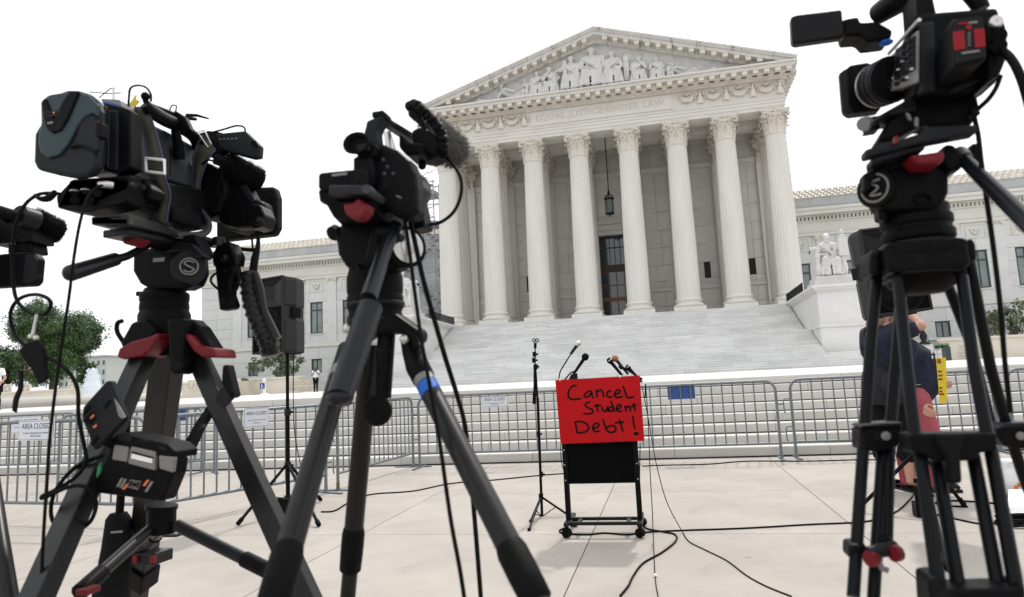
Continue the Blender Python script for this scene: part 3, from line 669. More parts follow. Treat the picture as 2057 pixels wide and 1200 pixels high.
railing(1,'black iron railing behind the statue with the tablet'); railing(-1,'black iron railing behind the statue of the robed woman')
# ================================================================== FIGURES: one continuous skinned surface each
def skin_mesh(name, nodes, edges, m, vox=0.012, smooth=5, fold=0.0, fscale=0.1, seg=14):
    """tapered limbs between the named joints, fused into one continuous surface"""
    b = MB()
    for a,c in edges:
        (p,r0),(q,r1) = nodes[a],nodes[c]; p,q = Vector(p),Vector(q); d = q-p; L = d.length
        if L < 1e-5: continue
        d /= L; V = []; rr = []
        for t in range(5): an = math.pi/2*t/4; V.append(p-d*(r0*math.cos(an))); rr.append(max(r0*math.sin(an),1e-4))
        for t in range(5): an = math.pi/2*t/4; V.append(q+d*(r1*math.sin(an))); rr.append(max(r1*math.cos(an),1e-4))
        b.tube(V, rr, seg, None, True, True)
    me = b.mesh(name, m); o = bpy.data.objects.new(name, me); COL.objects.link(o)
    rm = o.modifiers.new('remesh','REMESH'); rm.mode = 'VOXEL'; rm.voxel_size = vox
    sm = o.modifiers.new('smooth','SMOOTH'); sm.factor = .5; sm.iterations = smooth
    if fold:
        tx = bpy.data.textures.new('folds','CLOUDS'); tx.noise_scale = fscale; tx.noise_depth = 2
        dp = o.modifiers.new('folds','DISPLACE'); dp.texture = tx; dp.strength = fold; dp.mid_level = .5
    dg = bpy.context.evaluated_depsgraph_get(); dg.update()
    out = bpy.data.meshes.new_from_object(o.evaluated_get(dg)); bpy.data.objects.remove(o); bpy.data.meshes.remove(me)
    out.name = name; out.materials.clear(); out.materials.append(m)
    out.polygons.foreach_set('use_smooth', [True]*len(out.polygons)); return out
def chain(*ks): return [(ks[i],ks[i+1]) for i in range(len(ks)-1)]

def head_nodes(n, h, k=1.0, face=Vector((0,-1,0)), beard=False, hair=True):
    h = Vector(h); n['neck2'] = (tuple(h-Vector((0,-.02,.12))),.055*k); n['jaw'] = (tuple(h+face*.03-Vector((0,0,.045))),.062*k); n['head'] = (tuple(h+Vector((0,0,.03))),.092*k); n['occ'] = (tuple(h-face*.03+Vector((0,0,.05))),.088*k)
    n['brow'] = (tuple(h+face*.085+Vector((0,0,.045))),.022*k); n['nose'] = (tuple(h+face*.118+Vector((0,0,-.005))),.014*k); n['chin'] = (tuple(h+face*.075-Vector((0,0,.075))),.028*k); n['mouth'] = (tuple(h+face*.09-Vector((0,0,.045))),.022*k)
    e = [('neck2','jaw'),('jaw','head'),('head','occ'),('brow','nose'),('brow','head'),('chin','jaw'),('mouth','jaw')]
    if beard: n['beard'] = (tuple(h+face*.07-Vector((0,0,.13))),.03*k); e.append(('chin','beard'))
    return e
def seated(arms='lap', head=(0,-.05,1.29), twist=0.0, m=None, robe=True, vox=.02, wide=1.0, beard=False):
    n = {'pelvis':((0,0,.50),.16),'spine':((0,.02,.76),.14),'chest':((twist*.03,0,.97),.15),'neck':((twist*.03,-.01,1.10),.07)}
    e = chain('pelvis','spine','chest','neck')+head_nodes(n, head, 1.12, Vector((twist*.25,-1,0)).normalized(), beard)+[('neck','neck2')]
    for s,k in ((-1,'l'),(1,'r')):
        n['hip'+k] = ((s*.12,-.06,.48),.125); n['knee'+k] = ((s*.17,-.46,.53+.03*s*twist),.092); n['calf'+k] = ((s*.175,-.42,.34),.075); n['ank'+k] = ((s*.17,-.44+.05*s*twist,.10),.055); n['foot'+k] = ((s*.19,-.62,.04),.042)
        n['sh'+k] = ((s*.20*wide,0,1.05),.085)
        if arms == 'lap': el,ha = (s*.30,-.02,.76),(s*.10,-.32,.66)
        elif arms == 'tablet': el,ha = ((s*.30,-.02,.76),(s*.08,-.33,.68)) if s < 0 else ((.34,-.06,.80),(.40,-.30,.80))
        elif arms == 'chin': el,ha = ((-.28,-.16,.74),(-.07,-.20,1.10)) if s < 0 else ((.30,-.02,.76),(.12,-.3,.66))
        else: el,ha = (s*.36,-.08,.86),(s*.42,-.34,.80)
        n['el'+k] = (el,.062); n['wr'+k] = (tuple(Vector(el).lerp(Vector(ha),.8)),.043); n['ha'+k] = (ha,.05)
        e += chain('pelvis','hip'+k,'knee'+k,'calf'+k,'ank'+k,'foot'+k)+chain('chest','sh'+k,'el'+k,'wr'+k,'ha'+k)+[('neck','sh'+k)]
    e += [('shl','shr'),('hipl','hipr')]
    if robe:   # drapery hanging over the lap and between the shins, a mantle across the chest
        for i,(x,y) in enumerate(((-.26,-.40),(-.10,-.47),(.03,-.44),(.13,-.48),(.27,-.38))):
            n['ra%d'%i] = ((x*.8,y*.9,.50),.06); n['rb%d'%i] = ((x,y,.28),.045); n['rc%d'%i] = ((x*1.05,y-.03,.06),.055); e += chain('ra%d'%i,'rb%d'%i,'rc%d'%i)
        n['ma'] = ((-.20,-.06,1.08),.06); n['mb'] = ((.0,-.16,.85),.06); n['mc'] = ((.20,-.14,.62),.08); n['md'] = ((.0,-.22,.58),.09); e += chain('ma','mb','mc','md')
        n['me'] = ((.20,-.04,1.06),.055); n['mf'] = ((.17,-.15,.80),.05); e += chain('me','mf','mc')
    return skin_mesh('figure', n, e, m, vox, 3, .035, .07)
def recliner(m):
    n = {'pelvis':((.05,0,.2),.16),'spine':((-.16,0,.34),.14),'chest':((-.36,-.02,.50),.15),'neck':((-.45,-.04,.64),.06),
         'hl':((.2,-.1,.2),.12),'kl':((.55,-.15,.36),.09),'al':((.90,-.12,.12),.06),'fl':((1.04,-.12,.12),.05),'hr':((.2,.05,.18),.12),'kr':((.6,.02,.2),.09),'ar':((1.0,0,.1),.06),
         'sl':((-.30,-.18,.58),.08),'el':((-.05,-.28,.45),.06),'hal':((.18,-.25,.38),.05),'sr':((-.5,.05,.54),.08),'er':((-.62,-.1,.28),.065),'har':((-.66,-.15,.05),.055),'d':((.35,-.12,.15),.14),'d2':((.62,-.12,.1),.1),'d3':((.85,-.1,.07),.08)}
    e = chain('pelvis','spine','chest','neck')+head_nodes(n,(-.48,-.06,.80),1.12)+[('neck','neck2')]+chain('pelvis','hl','kl','al','fl')+chain('pelvis','hr','kr','ar')+chain('chest','sl','el','hal')+chain('chest','sr','er','har')+chain('pelvis','d','d2','d3')
    return skin_mesh('figure', n, e, m, .022, 3, .035, .07)
FM = {'lap':seated('lap',m=M_relief,twist=1),'tab':seated('tablet',m=M_relief,twist=-1),'chin':seated('chin',head=(-.04,-.1,1.24),m=M_relief,twist=1),'open':seated('open',m=M_relief),'rec':recliner(M_relief)}
def relief(kind, zx, zy_top, zy_bot, mirror=False, wide=1.25):
    p = P(830+zx/2.604, 40+zy_top/2.604, 58.35); q = P(830+zx/2.604, 40+zy_bot/2.604, 58.35)
    h = {'rec':.97}.get(kind,1.46); sc = (p.z-27.02)/h if kind != 'rec' else (p.z-27.05)/h
    o = inst('relief_figure', FM[kind], (q.x,58.52,27.02), court, scale=((-1 if mirror else 1)*sc*wide, sc*.75, sc)); return o
relief('rec',515,316,410,False,1.0); relief('lap',650,262,385,True); relief('chin',722,235,375); relief('open',832,180,360); relief('lap',940,135,345,False,1.3); relief('tab',1046,152,330,True); relief('chin',1180,180,310,True); relief('lap',1276,186,298); relief('rec',1410,203,288,False,1.0); relief('lap',1345,215,288,True,1.0); relief('chin',590,300,398,False,.9)
b = MB()
def slabp(zx, zyt, zyb, w_, yy=58.35):
    a = P(830+zx/2.604,40+zyt/2.604,yy); c = P(830+zx/2.604,40+zyb/2.604,yy); b.box((a.x-w_/2,58.3,max(27.02,c.z)),(a.x+w_/2,58.8,a.z))
slabp(790,215,345,.35); slabp(1110,190,318,.45); slabp(905,190,340,.2); slabp(990,185,330,.2); slabp(940,325,350,1.5); slabp(1275,262,300,1.3)
for zx,zy,r in ((320,410,.22),(345,405,.38),(370,412,.3),(395,405,.22),(425,400,.25),(1575,240,.38),(1605,246,.3),(1555,252,.3),(1625,255,.18),(1530,258,.26)):
    a = P(830+zx/2.604,40+zy/2.604,58.35); b.ball((a.x,58.5,27.0+r*.8),(r*1.3,.25,r),8,None,6,.2)
b.box((XC-13.5,58.0,27.0),(XC+13.5,58.84,27.12)); b.build('relief_plinth', M_relief, court)

def statue(s, label):
    x = XC+s*15.2; t = thing('seated_statue', label, 'statue', (x,49.6,7.72), 'seated marble statues')
    me = seated('tablet' if s > 0 else 'lap', m=M_statue, twist=-s, vox=.014, beard=s > 0); k = 3.05/1.46
    o = inst('figure', me, (x,49.55,7.72), t, scale=(k*1.08,k,k))
    q = MB(); q.box((-.95,-.15,0),(.95,1.2,.95)); q.box((-.95,.6,.95),(.95,1.1,2.05)); q.cyl((-.95,.85,2.05),(.95,.85,2.05),.25,seg=14)
    for sx in (-1,1): q.box((sx*.8-.14,-.75,.0),(sx*.8+.14,1.0,1.42)); q.cyl((sx*.8,-.80,1.42),(sx*.8,1.0,1.42),.17,seg=12); q.ball((sx*.8,-.75,.5),(.2,.22,.5),8,None,6)
    me2 = q.mesh('throne', M_statue); inst('throne', me2, (x,49.55,7.72), t)
    if s > 0:
        q = MB(); q.box((.55,-.85,1.3),(1.1,-.5,2.55)); q.box((.66,-.8,2.55),(.98,-.52,2.75)); q.ball((.83,-.66,2.92),(.13,.13,.18),8); inst('tablet', q.mesh('tablet', M_statue), (x,49.55,7.72), t)
    return t
statue(1,'white marble statue of a seated man with a tablet'); statue(-1,'white marble statue of a seated robed woman behind the blue-taped tripod')

# ================================================================== PLAZA FURNITURE, TREES, FAR BUILDINGS
def pierced_mesh(s=1.0):
    q = MB(); h = .34*s
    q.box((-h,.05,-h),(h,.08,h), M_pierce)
    for k in range(4):
        a = k*math.pi/4; q.cbox((0,.02,0),(h*2*(1 if k%2==0 else 1.2),.07,.09*s), M_balus, Matrix.Rotation(a,3,'Y'))
    q.lathe([(.13*s,0),(.13*s,.09)],(0,.06,0),12,M_balus,(0,-1,0))
    for sx in (-1,1): q.box((sx*h-.05*s,-.02,-h),(sx*h+.05*s,.07,h),M_balus); q.box((-h,-.02,sx*h-.05*s),(h,.07,sx*h+.05*s),M_balus)
    return q.mesh('pierced_panel')
ME_PP, ME_PP2 = pierced_mesh(1.0), pierced_mesh(.55)
def balustrade(X0, X1, Y, z0, z1, panels, label):
    t = thing('balustrade_wall', label, 'wall', ((X0+X1)/2,Y,z0)); b = MB(); b.box((X0,Y,z0),(X1,Y+.5,z1-.14)); b.box((X0-.05,Y-.08,z0),(X1+.05,Y+.55,z0+.16)); wl = b.build('wall', M_balus, t)
    b = MB(); b.box((X0-.08,Y-.1,z1-.14),(X1+.08,Y+.6,z1)); b.build('coping', M_balus, t)
    for (x,z,me) in panels: inst('pierced_panel', me, (x,Y-.045,z), t)
    return t
YB = 47.0
def bx(px,py): return P(px,py,YB)
pl = [(bx(x,y).x, bx(x,y).z, ME_PP) for x,y in ((16,782),(53,781),(146,778),(182,778),(357,775),(386,774),(472,772))]
for r in range(2):
    for k in range(5): q_ = bx(585+k*12, 771+r*12-k*.6); pl.append((q_.x,q_.z,ME_PP2))
zt = bx(480,762).z; balustrade(bx(-90,790).x, bx(600,790).x, YB, pz(YB), zt, pl, 'long pale stone wall with pierced star panels behind the fountain')
q1,q2 = bx(1893,690), bx(2057,675)
pl = [(bx(x,y).x,bx(x,y).z,ME_PP2) for x,y in ((1934,700),(1934,712),(1970,696),(1970,709),(1984,695),(1984,707))]
balustrade(q1.x, q1.x+14, YB, pz(YB)-.2, q2.z+.1, pl, 'cream stone wall with pierced star panels beside the dark green bin')
# fountain
fc = P(60,795,32); fr = P(367,795,32).x-fc.x; fr *= .79; zr = P(200,790,32-fr*.8).z
t = thing('fountain', 'round white marble fountain basin with a foaming jet', 'fountain', (fc.x,32,pz(32)))
b = MB(); b.lathe([(fr*.93,pz(32)-.3),(fr*.93,zr-.55),(fr*.97,zr-.3),(fr,zr-.12),(fr,zr),(fr*.95,zr),(fr*.95,zr-.3)],(fc.x,32,0),72); b.build('basin', M_plaza, t)
jt = P(185,790,32); top = P(185,739,32).z; b = MB(); rq = random.Random(5)
b.lathe([(.42,zr-.5),(.46,zr),(.40,zr+.35*(top-zr)),(.30,zr+.65*(top-zr)),(.15,zr+.9*(top-zr)),(.03,top)],(jt.x,32,0),14,flute=lambda k: 1+.12*math.sin(k*2.7))
for k in range(700):
    h = rq.random(); rr = .62*(1-h*.75)*math.sqrt(rq.random())+.1; a = rq.random()*6.28; s = rq.uniform(.015,.04); p = Vector((jt.x+rr*math.cos(a),32+rr*math.sin(a),zr-.2+h*(top-zr+.15)))
    b.add([p+Vector((s,0,0)),p+Vector((-s,0,0)),p+Vector((0,s,0)),p+Vector((0,-s,0)),p+Vector((0,0,s*1.6)),p-Vector((0,0,s*1.6))],[(0,2,4),(2,1,4),(1,3,4),(3,0,4),(2,0,5),(1,2,5),(3,1,5),(0,3,5)])
b.build('water_jet', M_water, t)
# far building
def far_building(px0, px1, ytop, Y, label, nwx, nwz, m):
    a = P(px0,ytop,Y); c = P(px1,ytop,Y); t = thing('far_building', label, 'building', ((a.x+c.x)/2,Y,1)); z0 = 1.2
    b = MB(); b.box((a.x,Y,z0),(c.x,Y+30,a.z)); b.build('wall', m, t); b = MB(); b.box((a.x-.4,Y-.4,a.z),(c.x+.4,Y+30,a.z+.5)); b.build('roof', m, t)
    W_ = c.x-a.x; q = MB(); q.box((0,0,0),(W_/nwx*.4,.1,1.6)); me = q.mesh('window', M_darkglass)
    for i in range(nwx):
        for k in range(nwz): inst('window', me, (a.x+W_*(i+.3)/nwx,Y-.06,a.z-3.0-k*3.4), t)
far_building(120,214,722,210,'small white office block far off between the tree and the tripod',9,4,M_farwhite)
far_building(214,246,749,240,'low grey building far off behind the fountain',10,2,M_gutter)

def tree(name, label, base, h, cz, cr, nclump, nleaf, ls, m, stems=1, trunk_r=.25, group=None, seed=1, squash=1.0):
    rr = random.Random(seed); base = Vector(base); t = thing(name, label, 'tree', base, group)
    b = MB(); ctr = base+Vector((0,0,cz)); lobes = []
    masses = [(ctr+Vector((rr.uniform(-.62,.62)*cr[0],rr.uniform(-.5,.5)*cr[1],rr.uniform(-.6,.62)*cr[2])), rr.uniform(.36,.58)) for k in range(14)]
    for k in range(nclump):
        mc,mr = masses[rr.randrange(len(masses))]
        d = Vector((rr.gauss(0,1),rr.gauss(0,1),rr.gauss(0,1))).normalized()*rr.random()**.35
        lobes.append(mc+Vector((d.x*cr[0]*mr,d.y*cr[1]*mr,d.z*cr[2]*mr)))
    for s in range(stems):
        a = 6.28*s/stems+rr.random(); off = Vector((math.cos(a),math.sin(a),0))*(.25*(stems>1)); tip = ctr+Vector((off.x*2,off.y*2,cr[2]*.3))
        b.tube(spline([base+off*.5,base+off*.9+Vector((rr.uniform(-.1,.1),0,(cz-cr[2])*.6+.2)),ctr+off*1.5-Vector((0,0,cr[2]*.5)),tip],4),[trunk_r*(1-.8*i/12) for i in range(13)],8)
    for c in lobes[::3]:
        s = base+(ctr-base)*rr.uniform(.55,.95); mid = s.lerp(c,.5)+Vector((0,0,.1*h*.2)); b.tube([s,mid,c],[trunk_r*.3,trunk_r*.18,trunk_r*.05],5)
    b.build('trunk', M_bark, t)
    b = MB()
    for c in lobes:
        R_ = rr.uniform(.12,.26)*min(cr)*1.2; sz = rr.uniform(.75,1.25)
        for k in range(nleaf):
            d = Vector((rr.gauss(0,1),rr.gauss(0,1),rr.gauss(0,1)*squash)).normalized()*(R_*rr.random()**.5); p = c+d
            n = (d.normalized()+Vector((rr.uniform(-.9,.9),rr.uniform(-.9,.9),rr.uniform(-.2,1)))).normalized(); x,y = basis(n); q_ = rr.uniform(0,6.28); u = x*math.cos(q_)+y*math.sin(q_); v = n.cross(u); l = ls*rr.uniform(.5,1.2)*sz
            b.add([p-u*l,p-v*l*.45,p+u*l,p+v*l*.45+n*l*.15],[(0,1,2,3)])
    b.build('crown', m, t); return t
c = P(108,700,58); tree('broadleaf_tree','largest dark green tree, behind the fountain',(c.x,58,1.9),11,(P(108,690,58).z-1.9),(4.2,3.8,3.9),600,170,.125,M_leaf,1,.35,'green trees on the lawn beyond the fountain',3)
c = P(-75,700,60); tree('broadleaf_tree','green tree behind the guard with the black cap',(c.x,60,1.9),11,(P(-75,720,60).z-1.9),(4.2,3.6,3.6),260,110,.14,M_leaf,1,.35,'green trees on the lawn beyond the fountain',8)
c = P(20,740,66); tree('broadleaf_tree','low dark tree filling the gap behind two larger trees',(c.x,66,1.9),8,(P(20,740,66).z-1.9),(4.0,3,2.6),130,110,.15,M_leaf,1,.3,'green trees on the lawn beyond the fountain',18)
c = P(197,730,64); tree('broadleaf_tree','small tree beside the far white building',(c.x-1.2,64,1.9),6,(P(192,745,64).z-1.9),(1.4,1.4,1.5),50,90,.13,M_leaf,1,.2,'green trees on the lawn beyond the fountain',9)
c = P(563,725,60); tree('airy_tree','airy multi-stemmed tree near the guard with raised hands',(c.x,60,2.0),5,(P(563,722,60).z-2.0),(2.7,1.8,1.5),85,42,.13,M_leaf2,4,.07,'young trees in front of the wings',5)
c = P(2035,650,60); tree('airy_tree','airy multi-stemmed tree behind the cream wall with star panels',(c.x,60,2.0),6,(P(2035,655,60).z-2.0),(2.8,1.8,2.0),90,42,.13,M_leaf2,4,.07,'young trees in front of the wings',6)
b = MB(); rq = random.Random(4)
for k in range(30): p = P(rq.uniform(30,62),760,52)+Vector((0,rq.uniform(0,1),rq.uniform(-.2,1.2))); b.tube([p,p+Vector((rq.uniform(-.3,.3),0,rq.uniform(.1,.4)))],.02,4)
tag(b.build('dry_shrub', M_vine),'reddish dry shrub at the foot of the largest tree','shrub')
c = P(410,768,50); t = thing('small_shrub','tuft of green leaves showing over the long pale wall','shrub',(c.x,50,2.0)); b = MB(); rq = random.Random(2)
for k in range(260):
    p = Vector((c.x+rq.gauss(0,.25),50+rq.gauss(0,.2),P(410,757,50).z+rq.gauss(0,.28))); u = Vector((rq.uniform(-1,1),rq.uniform(-1,1),rq.uniform(-1,1))).normalized(); v = u.cross(Vector((0,0,1))).normalized(); b.add([p-u*.07,p-v*.03,p+u*.07,p+v*.03],[(0,1,2,3)])
b.build('leaves', M_leaf2, t); b = MB(); b.cyl((c.x,50,2.0),(c.x,50,P(410,757,50).z),.03,seg=6); b.build('stem', M_bark, t)
# planter box and potted plant, sign post, bin, notice stand
c = P(487,790,45.5); t = thing('stone_planter','square pinkish stone planter beside the blue access sign','planter',(c.x,45.5,pz(45)))
a0,a1 = P(478,770,45.5),P(499,770,45.5); b = MB(); b.box((a0.x-.1,45.4,pz(45)),(a1.x,46.2,P(480,766,45.5).z)); b.build('box', M_pot, t)
b = MB(); b.ball((c.x,45.8,P(485,763,45.5).z),(.3,.3,.14),10,None,6,.25); b.build('plant', M_leaf2, t)
c = P(530,795,44.5); t = thing('sign_post','white post carrying a small blue access sign','sign',(c.x,44.5,pz(44.5)))
b = MB(); b.box((c.x-.09,44.5,pz(44)),(c.x+.09,44.6,P(530,760,44.5).z)); b.lathe([(.3,0),(.3,.08),(.1,.1)],(c.x,44.55,pz(44.5)),14); b.build('post', M_white, t)
a0,a1 = P(522,770,44.4),P(530.5,781,44.4); b = MB(); b.box((a0.x,44.38,a1.z),(a1.x,44.48,a0.z)); sg = b.build('sign_plate', M_blue, t)
mc = (a0+a1)/2; b = MB(); b.box((mc.x-.02,44.36,mc.z-.1),(mc.x+.02,44.379,mc.z+.06)); b.ball((mc.x,44.37,mc.z+.1),(.03,.01,.03),8); b.tube([(mc.x+.09*math.cos(k*.6-2.8),44.37,mc.z-.08+.09*math.sin(k*.6-2.8)) for k in range(8)],.012,4); b.build('access_symbol', M_white, sg)
a0,a1 = P(1893,697,46),P(1908,722,46); t = thing('litter_bin','dark green bin with plants on top at the end of the cream wall','bin',((a0.x+a1.x)/2,46,pz(46)))
b = MB(); b.box((a0.x,45.7,pz(46)),(a1.x,46.2,a0.z)); b.build('body', M_greenbin, t); b = MB(); rq = random.Random(1)
for k in range(60): p = Vector((rq.uniform(a0.x-.4,a1.x),46,a0.z+rq.uniform(-.05,.16))); b.add([p-Vector((.1,0,0)),p-Vector((0,.1,.05)),p+Vector((.1,0,.05)),p+Vector((0,.1,.1))],[(0,1,2,3)])
b.build('plant', M_leaf, t)
a0,a1 = P(1870,704,45),P(1893,723,45); t = thing('notice_stand','low grey notice stand beside the dark green bin','sign',((a0.x+a1.x)/2,45,pz(45)))
b = MB(); b.box((a0.x,45,a1.z),(a1.x,45.12,a0.z)); b.build('panel', M_gutter, t); b = MB(); b.box((a0.x+.1,45.02,pz(45)),(a0.x+.2,45.1,a1.z)); b.box((a1.x-.2,45.02,pz(45)),(a1.x-.1,45.1,a1.z)); b.build('frame', M_galv, t)
p0,p1 = P(1852,685,62),P(1866,692,62)
t = thing('wall_lamp','small black ornamental lamp base below the wing windows','lamp',(p0.x,62,pz(62))); b = MB(); b.box((p0.x-.2,62,pz(62)),(p1.x+.3,62.6,p1.z)); b.build('base', M_ped, t); b = MB(); b.lathe([(.5,0),(.4,.15),(.18,.3),(.3,.7),(.1,1.2)],((p0.x+p1.x)/2,62.3,p1.z),12); b.build('lamp_body', M_iron, t)
b = MB(); a0,a1 = P(1868,683,66),P(1935,683,66); z_ = P(1900,682,66).z
t = thing('stone_bench_wall','low grey carved parapet below the wing windows beside the green bin','parapet',((a0.x+a1.x)/2,66,pz(62))); b.box((a0.x,66,pz(62)),(a1.x+12,66.5,z_)); b.build('wall', M_gutter, t); b = MB(); b.box((a0.x-.1,65.9,z_),(a1.x+12,66.6,z_+.2)); b.build('coping', M_wallmarble, t)
# scaffold with netting beside the portico
s0,s1 = P(838,470,67), P(873,470,67); zn = P(855,500,67).z
t = thing('scaffolding', 'grey netted scaffold with stairs beside the columns', 'scaffold', (s0.x,67,pz(60)))
b = MB(); X0,X1 = s0.x-1.6, s1.x+.2
for x in (X0,(X0+X1)/2,X1):
    for yy in (66.4,68.2): b.cyl((x,yy,1.5),(x,yy,23.2),.06,seg=6)
for z in [4+1.9*k for k in range(11)]:
    for yy in (66.4,68.2): b.cyl((X0-.2,yy,z),(X1+.2,yy,z),.05,seg=5)
    b.cyl((X0,66.4,z),(X1,68.2,z+1.9),.04,seg=5); b.cyl((X0,66.4,z+1.9),(X1,66.4,z),.04,seg=5); b.cyl((X0,66.4,z+.5),(X1,66.4,z+.5),.03,seg=5); b.cyl((X0,66.4,z+1.0),(X1,66.4,z+1.0),.03,seg=5)
b.build('poles', M_scaf, t); b = MB()
for z in (18.4,21.6): b = MB(); b.box((X0-.2,66.3,z),(X1+.2,68.3,z+.45)); b.build('platform', M_scaf, t)
for k in range(6):
    z = 4+3.2*k; q = 9; b = MB()
    for i in range(q): f = i/q; xx = X0+(X1-X0)*(f if k%2 else 1-f); b.box((xx-.12,66.3,z+3.0*f),(xx+.22,67.0,z+3.0*f+.1))
    o = b.build('stair_flight', M_scaf, t); o['kind'] = 'stuff'
b = MB(); b.box((X0-2.5,67.0,1.5),(X1,67.04,zn)); b.build('netting', M_mesh, t)

# ------------------------------------------------------------------ people
def person(label, base, height, rz, skel, edges, clothes, extras, skin, group=None):
    """skel in metres for a 1.75 m body facing -Y, feet on z=0"""
    t = thing('person', label, 'person', base, group); k = height/1.75; rot = Matrix.Rotation(rz,4,'Z')@Matrix.Scale(k,4)
    def put(name, me): me.transform(rot); return inst(name, me, base, t)
    put('body', skin_mesh('body', skel, edges, skin, .0075, 3, seg=12))
    for nm, ks, grow, m, over in clothes:
        nd = {}
        for q in ks:
            p,r = skel[q]; nd[q] = (p, over.get(q, r+grow))
        put(nm, skin_mesh(nm, nd, [e for e in edges if e[0] in nd and e[1] in nd], m, .012, 4, .022, .07))
    for nm, mb, m in extras: put(nm, mb.mesh(nm, m))
    return t
def body_skel(arml, armr, legs=0.09, wide=1.0, legf=0.0):
    n = {'pelvis':((0,0,.95),.13*wide),'spine':((0,0,1.12),.12*wide),'chest':((0,0,1.32),.125*wide),'neck':((0,.0,1.47),.058)}
    e = chain('pelvis','spine','chest','neck')+head_nodes(n,(0,-.02,1.62))+[('neck','neck2')]
    for s,k,arm in ((-1,'l',arml),(1,'r',armr)):
        n['ear'+k] = ((s*.092,.0,1.63),.022); e.append(('head','ear'+k)) if False else e.append(('ear'+k,'occ'))
        n['hip'+k] = ((s*.09,0,.90),.11*wide); n['thigh'+k] = ((s*legs,-.01+legf*s*.5,.70),.085*wide); n['knee'+k] = ((s*legs,-.02+legf*s,.48),.058*wide); n['calf'+k] = ((s*legs,.02+legf*s,.32),.055*wide); n['ank'+k] = ((s*legs,.03+legf*s,.08),.038); n['toe'+k] = ((s*(legs+.02),-.13+legf*s,.032),.03)
        n['sh'+k] = ((s*.175*wide,0,1.41),.066); el,ha = arm; n['up'+k] = (tuple(Vector((s*.18*wide,0,1.40)).lerp(Vector(el),.5)),.050*wide); n['el'+k] = (el,.041); n['wr'+k] = (ha,.027)
        d = (Vector(ha)-Vector(el)).normalized(); x = d.cross(Vector((0,1,0.2))).normalized(); n['pa'+k] = (tuple(Vector(ha)+d*.05-x*.018),.021); n['pb'+k] = (tuple(Vector(ha)+d*.05+x*.018),.021); n['pc'+k] = (tuple(Vector(ha)+d*.09-x*.025),.014); n['pd'+k] = (tuple(Vector(ha)+d*.09+x*.025),.014)
        e += chain('pelvis','hip'+k,'thigh'+k,'knee'+k,'calf'+k,'ank'+k,'toe'+k)+chain('chest','sh'+k,'up'+k,'el'+k,'wr'+k)+[('wr'+k,'pa'+k),('wr'+k,'pb'+k),('pa'+k,'pc'+k),('pb'+k,'pd'+k),('pc'+k,'pd'+k),('pa'+k,'pb'+k),('neck','sh'+k)]
        for f in range(4):
            o = (f-1.5)*.021; p0 = Vector(ha)+d*.092+x*o; L = (.06,.075,.07,.052)[f]; cur = Vector((0,-1,0))
            n['f%d%s'%(f,k)] = (tuple(p0),.0105); n['g%d%s'%(f,k)] = (tuple(p0+d*L*.5+cur*.01),.0095); n['h%d%s'%(f,k)] = (tuple(p0+d*L*.85+cur*.035),.0085); e += chain('f%d%s'%(f,k),'g%d%s'%(f,k),'h%d%s'%(f,k))
        p0 = Vector(ha)+d*.03-x*.03*s; n['t0'+k] = (tuple(p0),.013); n['t1'+k] = (tuple(p0+d*.035-x*.022*s+Vector((0,-.02,0))),.0105); n['t2'+k] = (tuple(p0+d*.06-x*.022*s+Vector((0,-.035,0))),.009); e += chain('wr'+k,'t0'+k,'t1'+k,'t2'+k)
    e += [('shl','shr'),('hipl','hipr')]
    return n, e
def shoes(mb_m, legs=.09, legf=0.0):
    q = MB()
    for s in (-1,1):
        y = legf*s; q.prism([(s*(legs+.01)-.05,y+.09,0),(s*(legs+.01)+.05,y+.09,0),(s*(legs+.01)+.055,y-.12,0),(s*(legs+.01)+.03,y-.2,0),(s*(legs+.01)-.03,y-.2,0),(s*(legs+.01)-.055,y-.12,0)],(0,0,.025)); q.ball((s*(legs+.01),y-.05,.045),(.05,.145,.055),10,None,6)
    return q
def hairball(q, lo=1.60, r=.103): 
    q.ball((0,.012,1.665),(r*.98,r*1.02,r*1.02),12,None,8); return q
# guard by the wall, arms raised to the radio
sk,ed = body_skel(((-.24,-.16,1.18),(-.06,-.24,1.40)),((.25,-.12,1.20),(.10,-.26,1.38)))
TR = ['pelvis','hipl','thighl','kneel','calfl','ankl','hipr','thighr','kneer','calfr','ankr']; SH = ['pelvis','spine','chest','shl','upl','shr','upr']
h = MB(); h.ball((0,.015,1.69),(.088,.095,.07),10,None,6)
bl = MB(); bl.lathe([(.16,.93),(.165,.95),(.165,.985),(.16,1.0)],(0,0,0),16)
rd = MB(); rd.box((-.03,-.31,1.42),(.03,-.27,1.55))
g = P(634.5,790,46)
person('guard in white shirt and dark trousers standing with hands raised by a low wall', (g.x,46,pz(46)), 1.80, .35, sk, ed, [('trousers',TR,.012,M_blackcloth,{}),('shirt',SH,.014,M_shirt,{})], [('hair',h,M_hairdark),('belt',bl,M_black),('radio',rd,M_black),('shoes',shoes(None),M_black)], M_skindark)
sk,ed = body_skel(((-.28,.0,1.13),(-.25,-.14,.93)),((.28,.02,1.13),(.24,-.14,.93)))
h = MB(); h.lathe([(.10,1.66),(.115,1.69),(.125,1.75),(.10,1.765),(.0,1.77)],(0,0,0),14); h.prism([(-.08,-.07,1.675),(.08,-.07,1.675),(.05,-.17,1.655),(-.05,-.17,1.655)],(0,0,.012))
g = P(-6,760,21)
person('guard in white shirt and black cap standing by the fountain', (g.x,21,pz(21)), 1.80, .2, sk, ed, [('trousers',TR,.012,M_blackcloth,{}),('shirt',SH,.014,M_shirt,{})], [('cap',h,M_hairdark),('shoes',shoes(None),M_black)], M_skin)
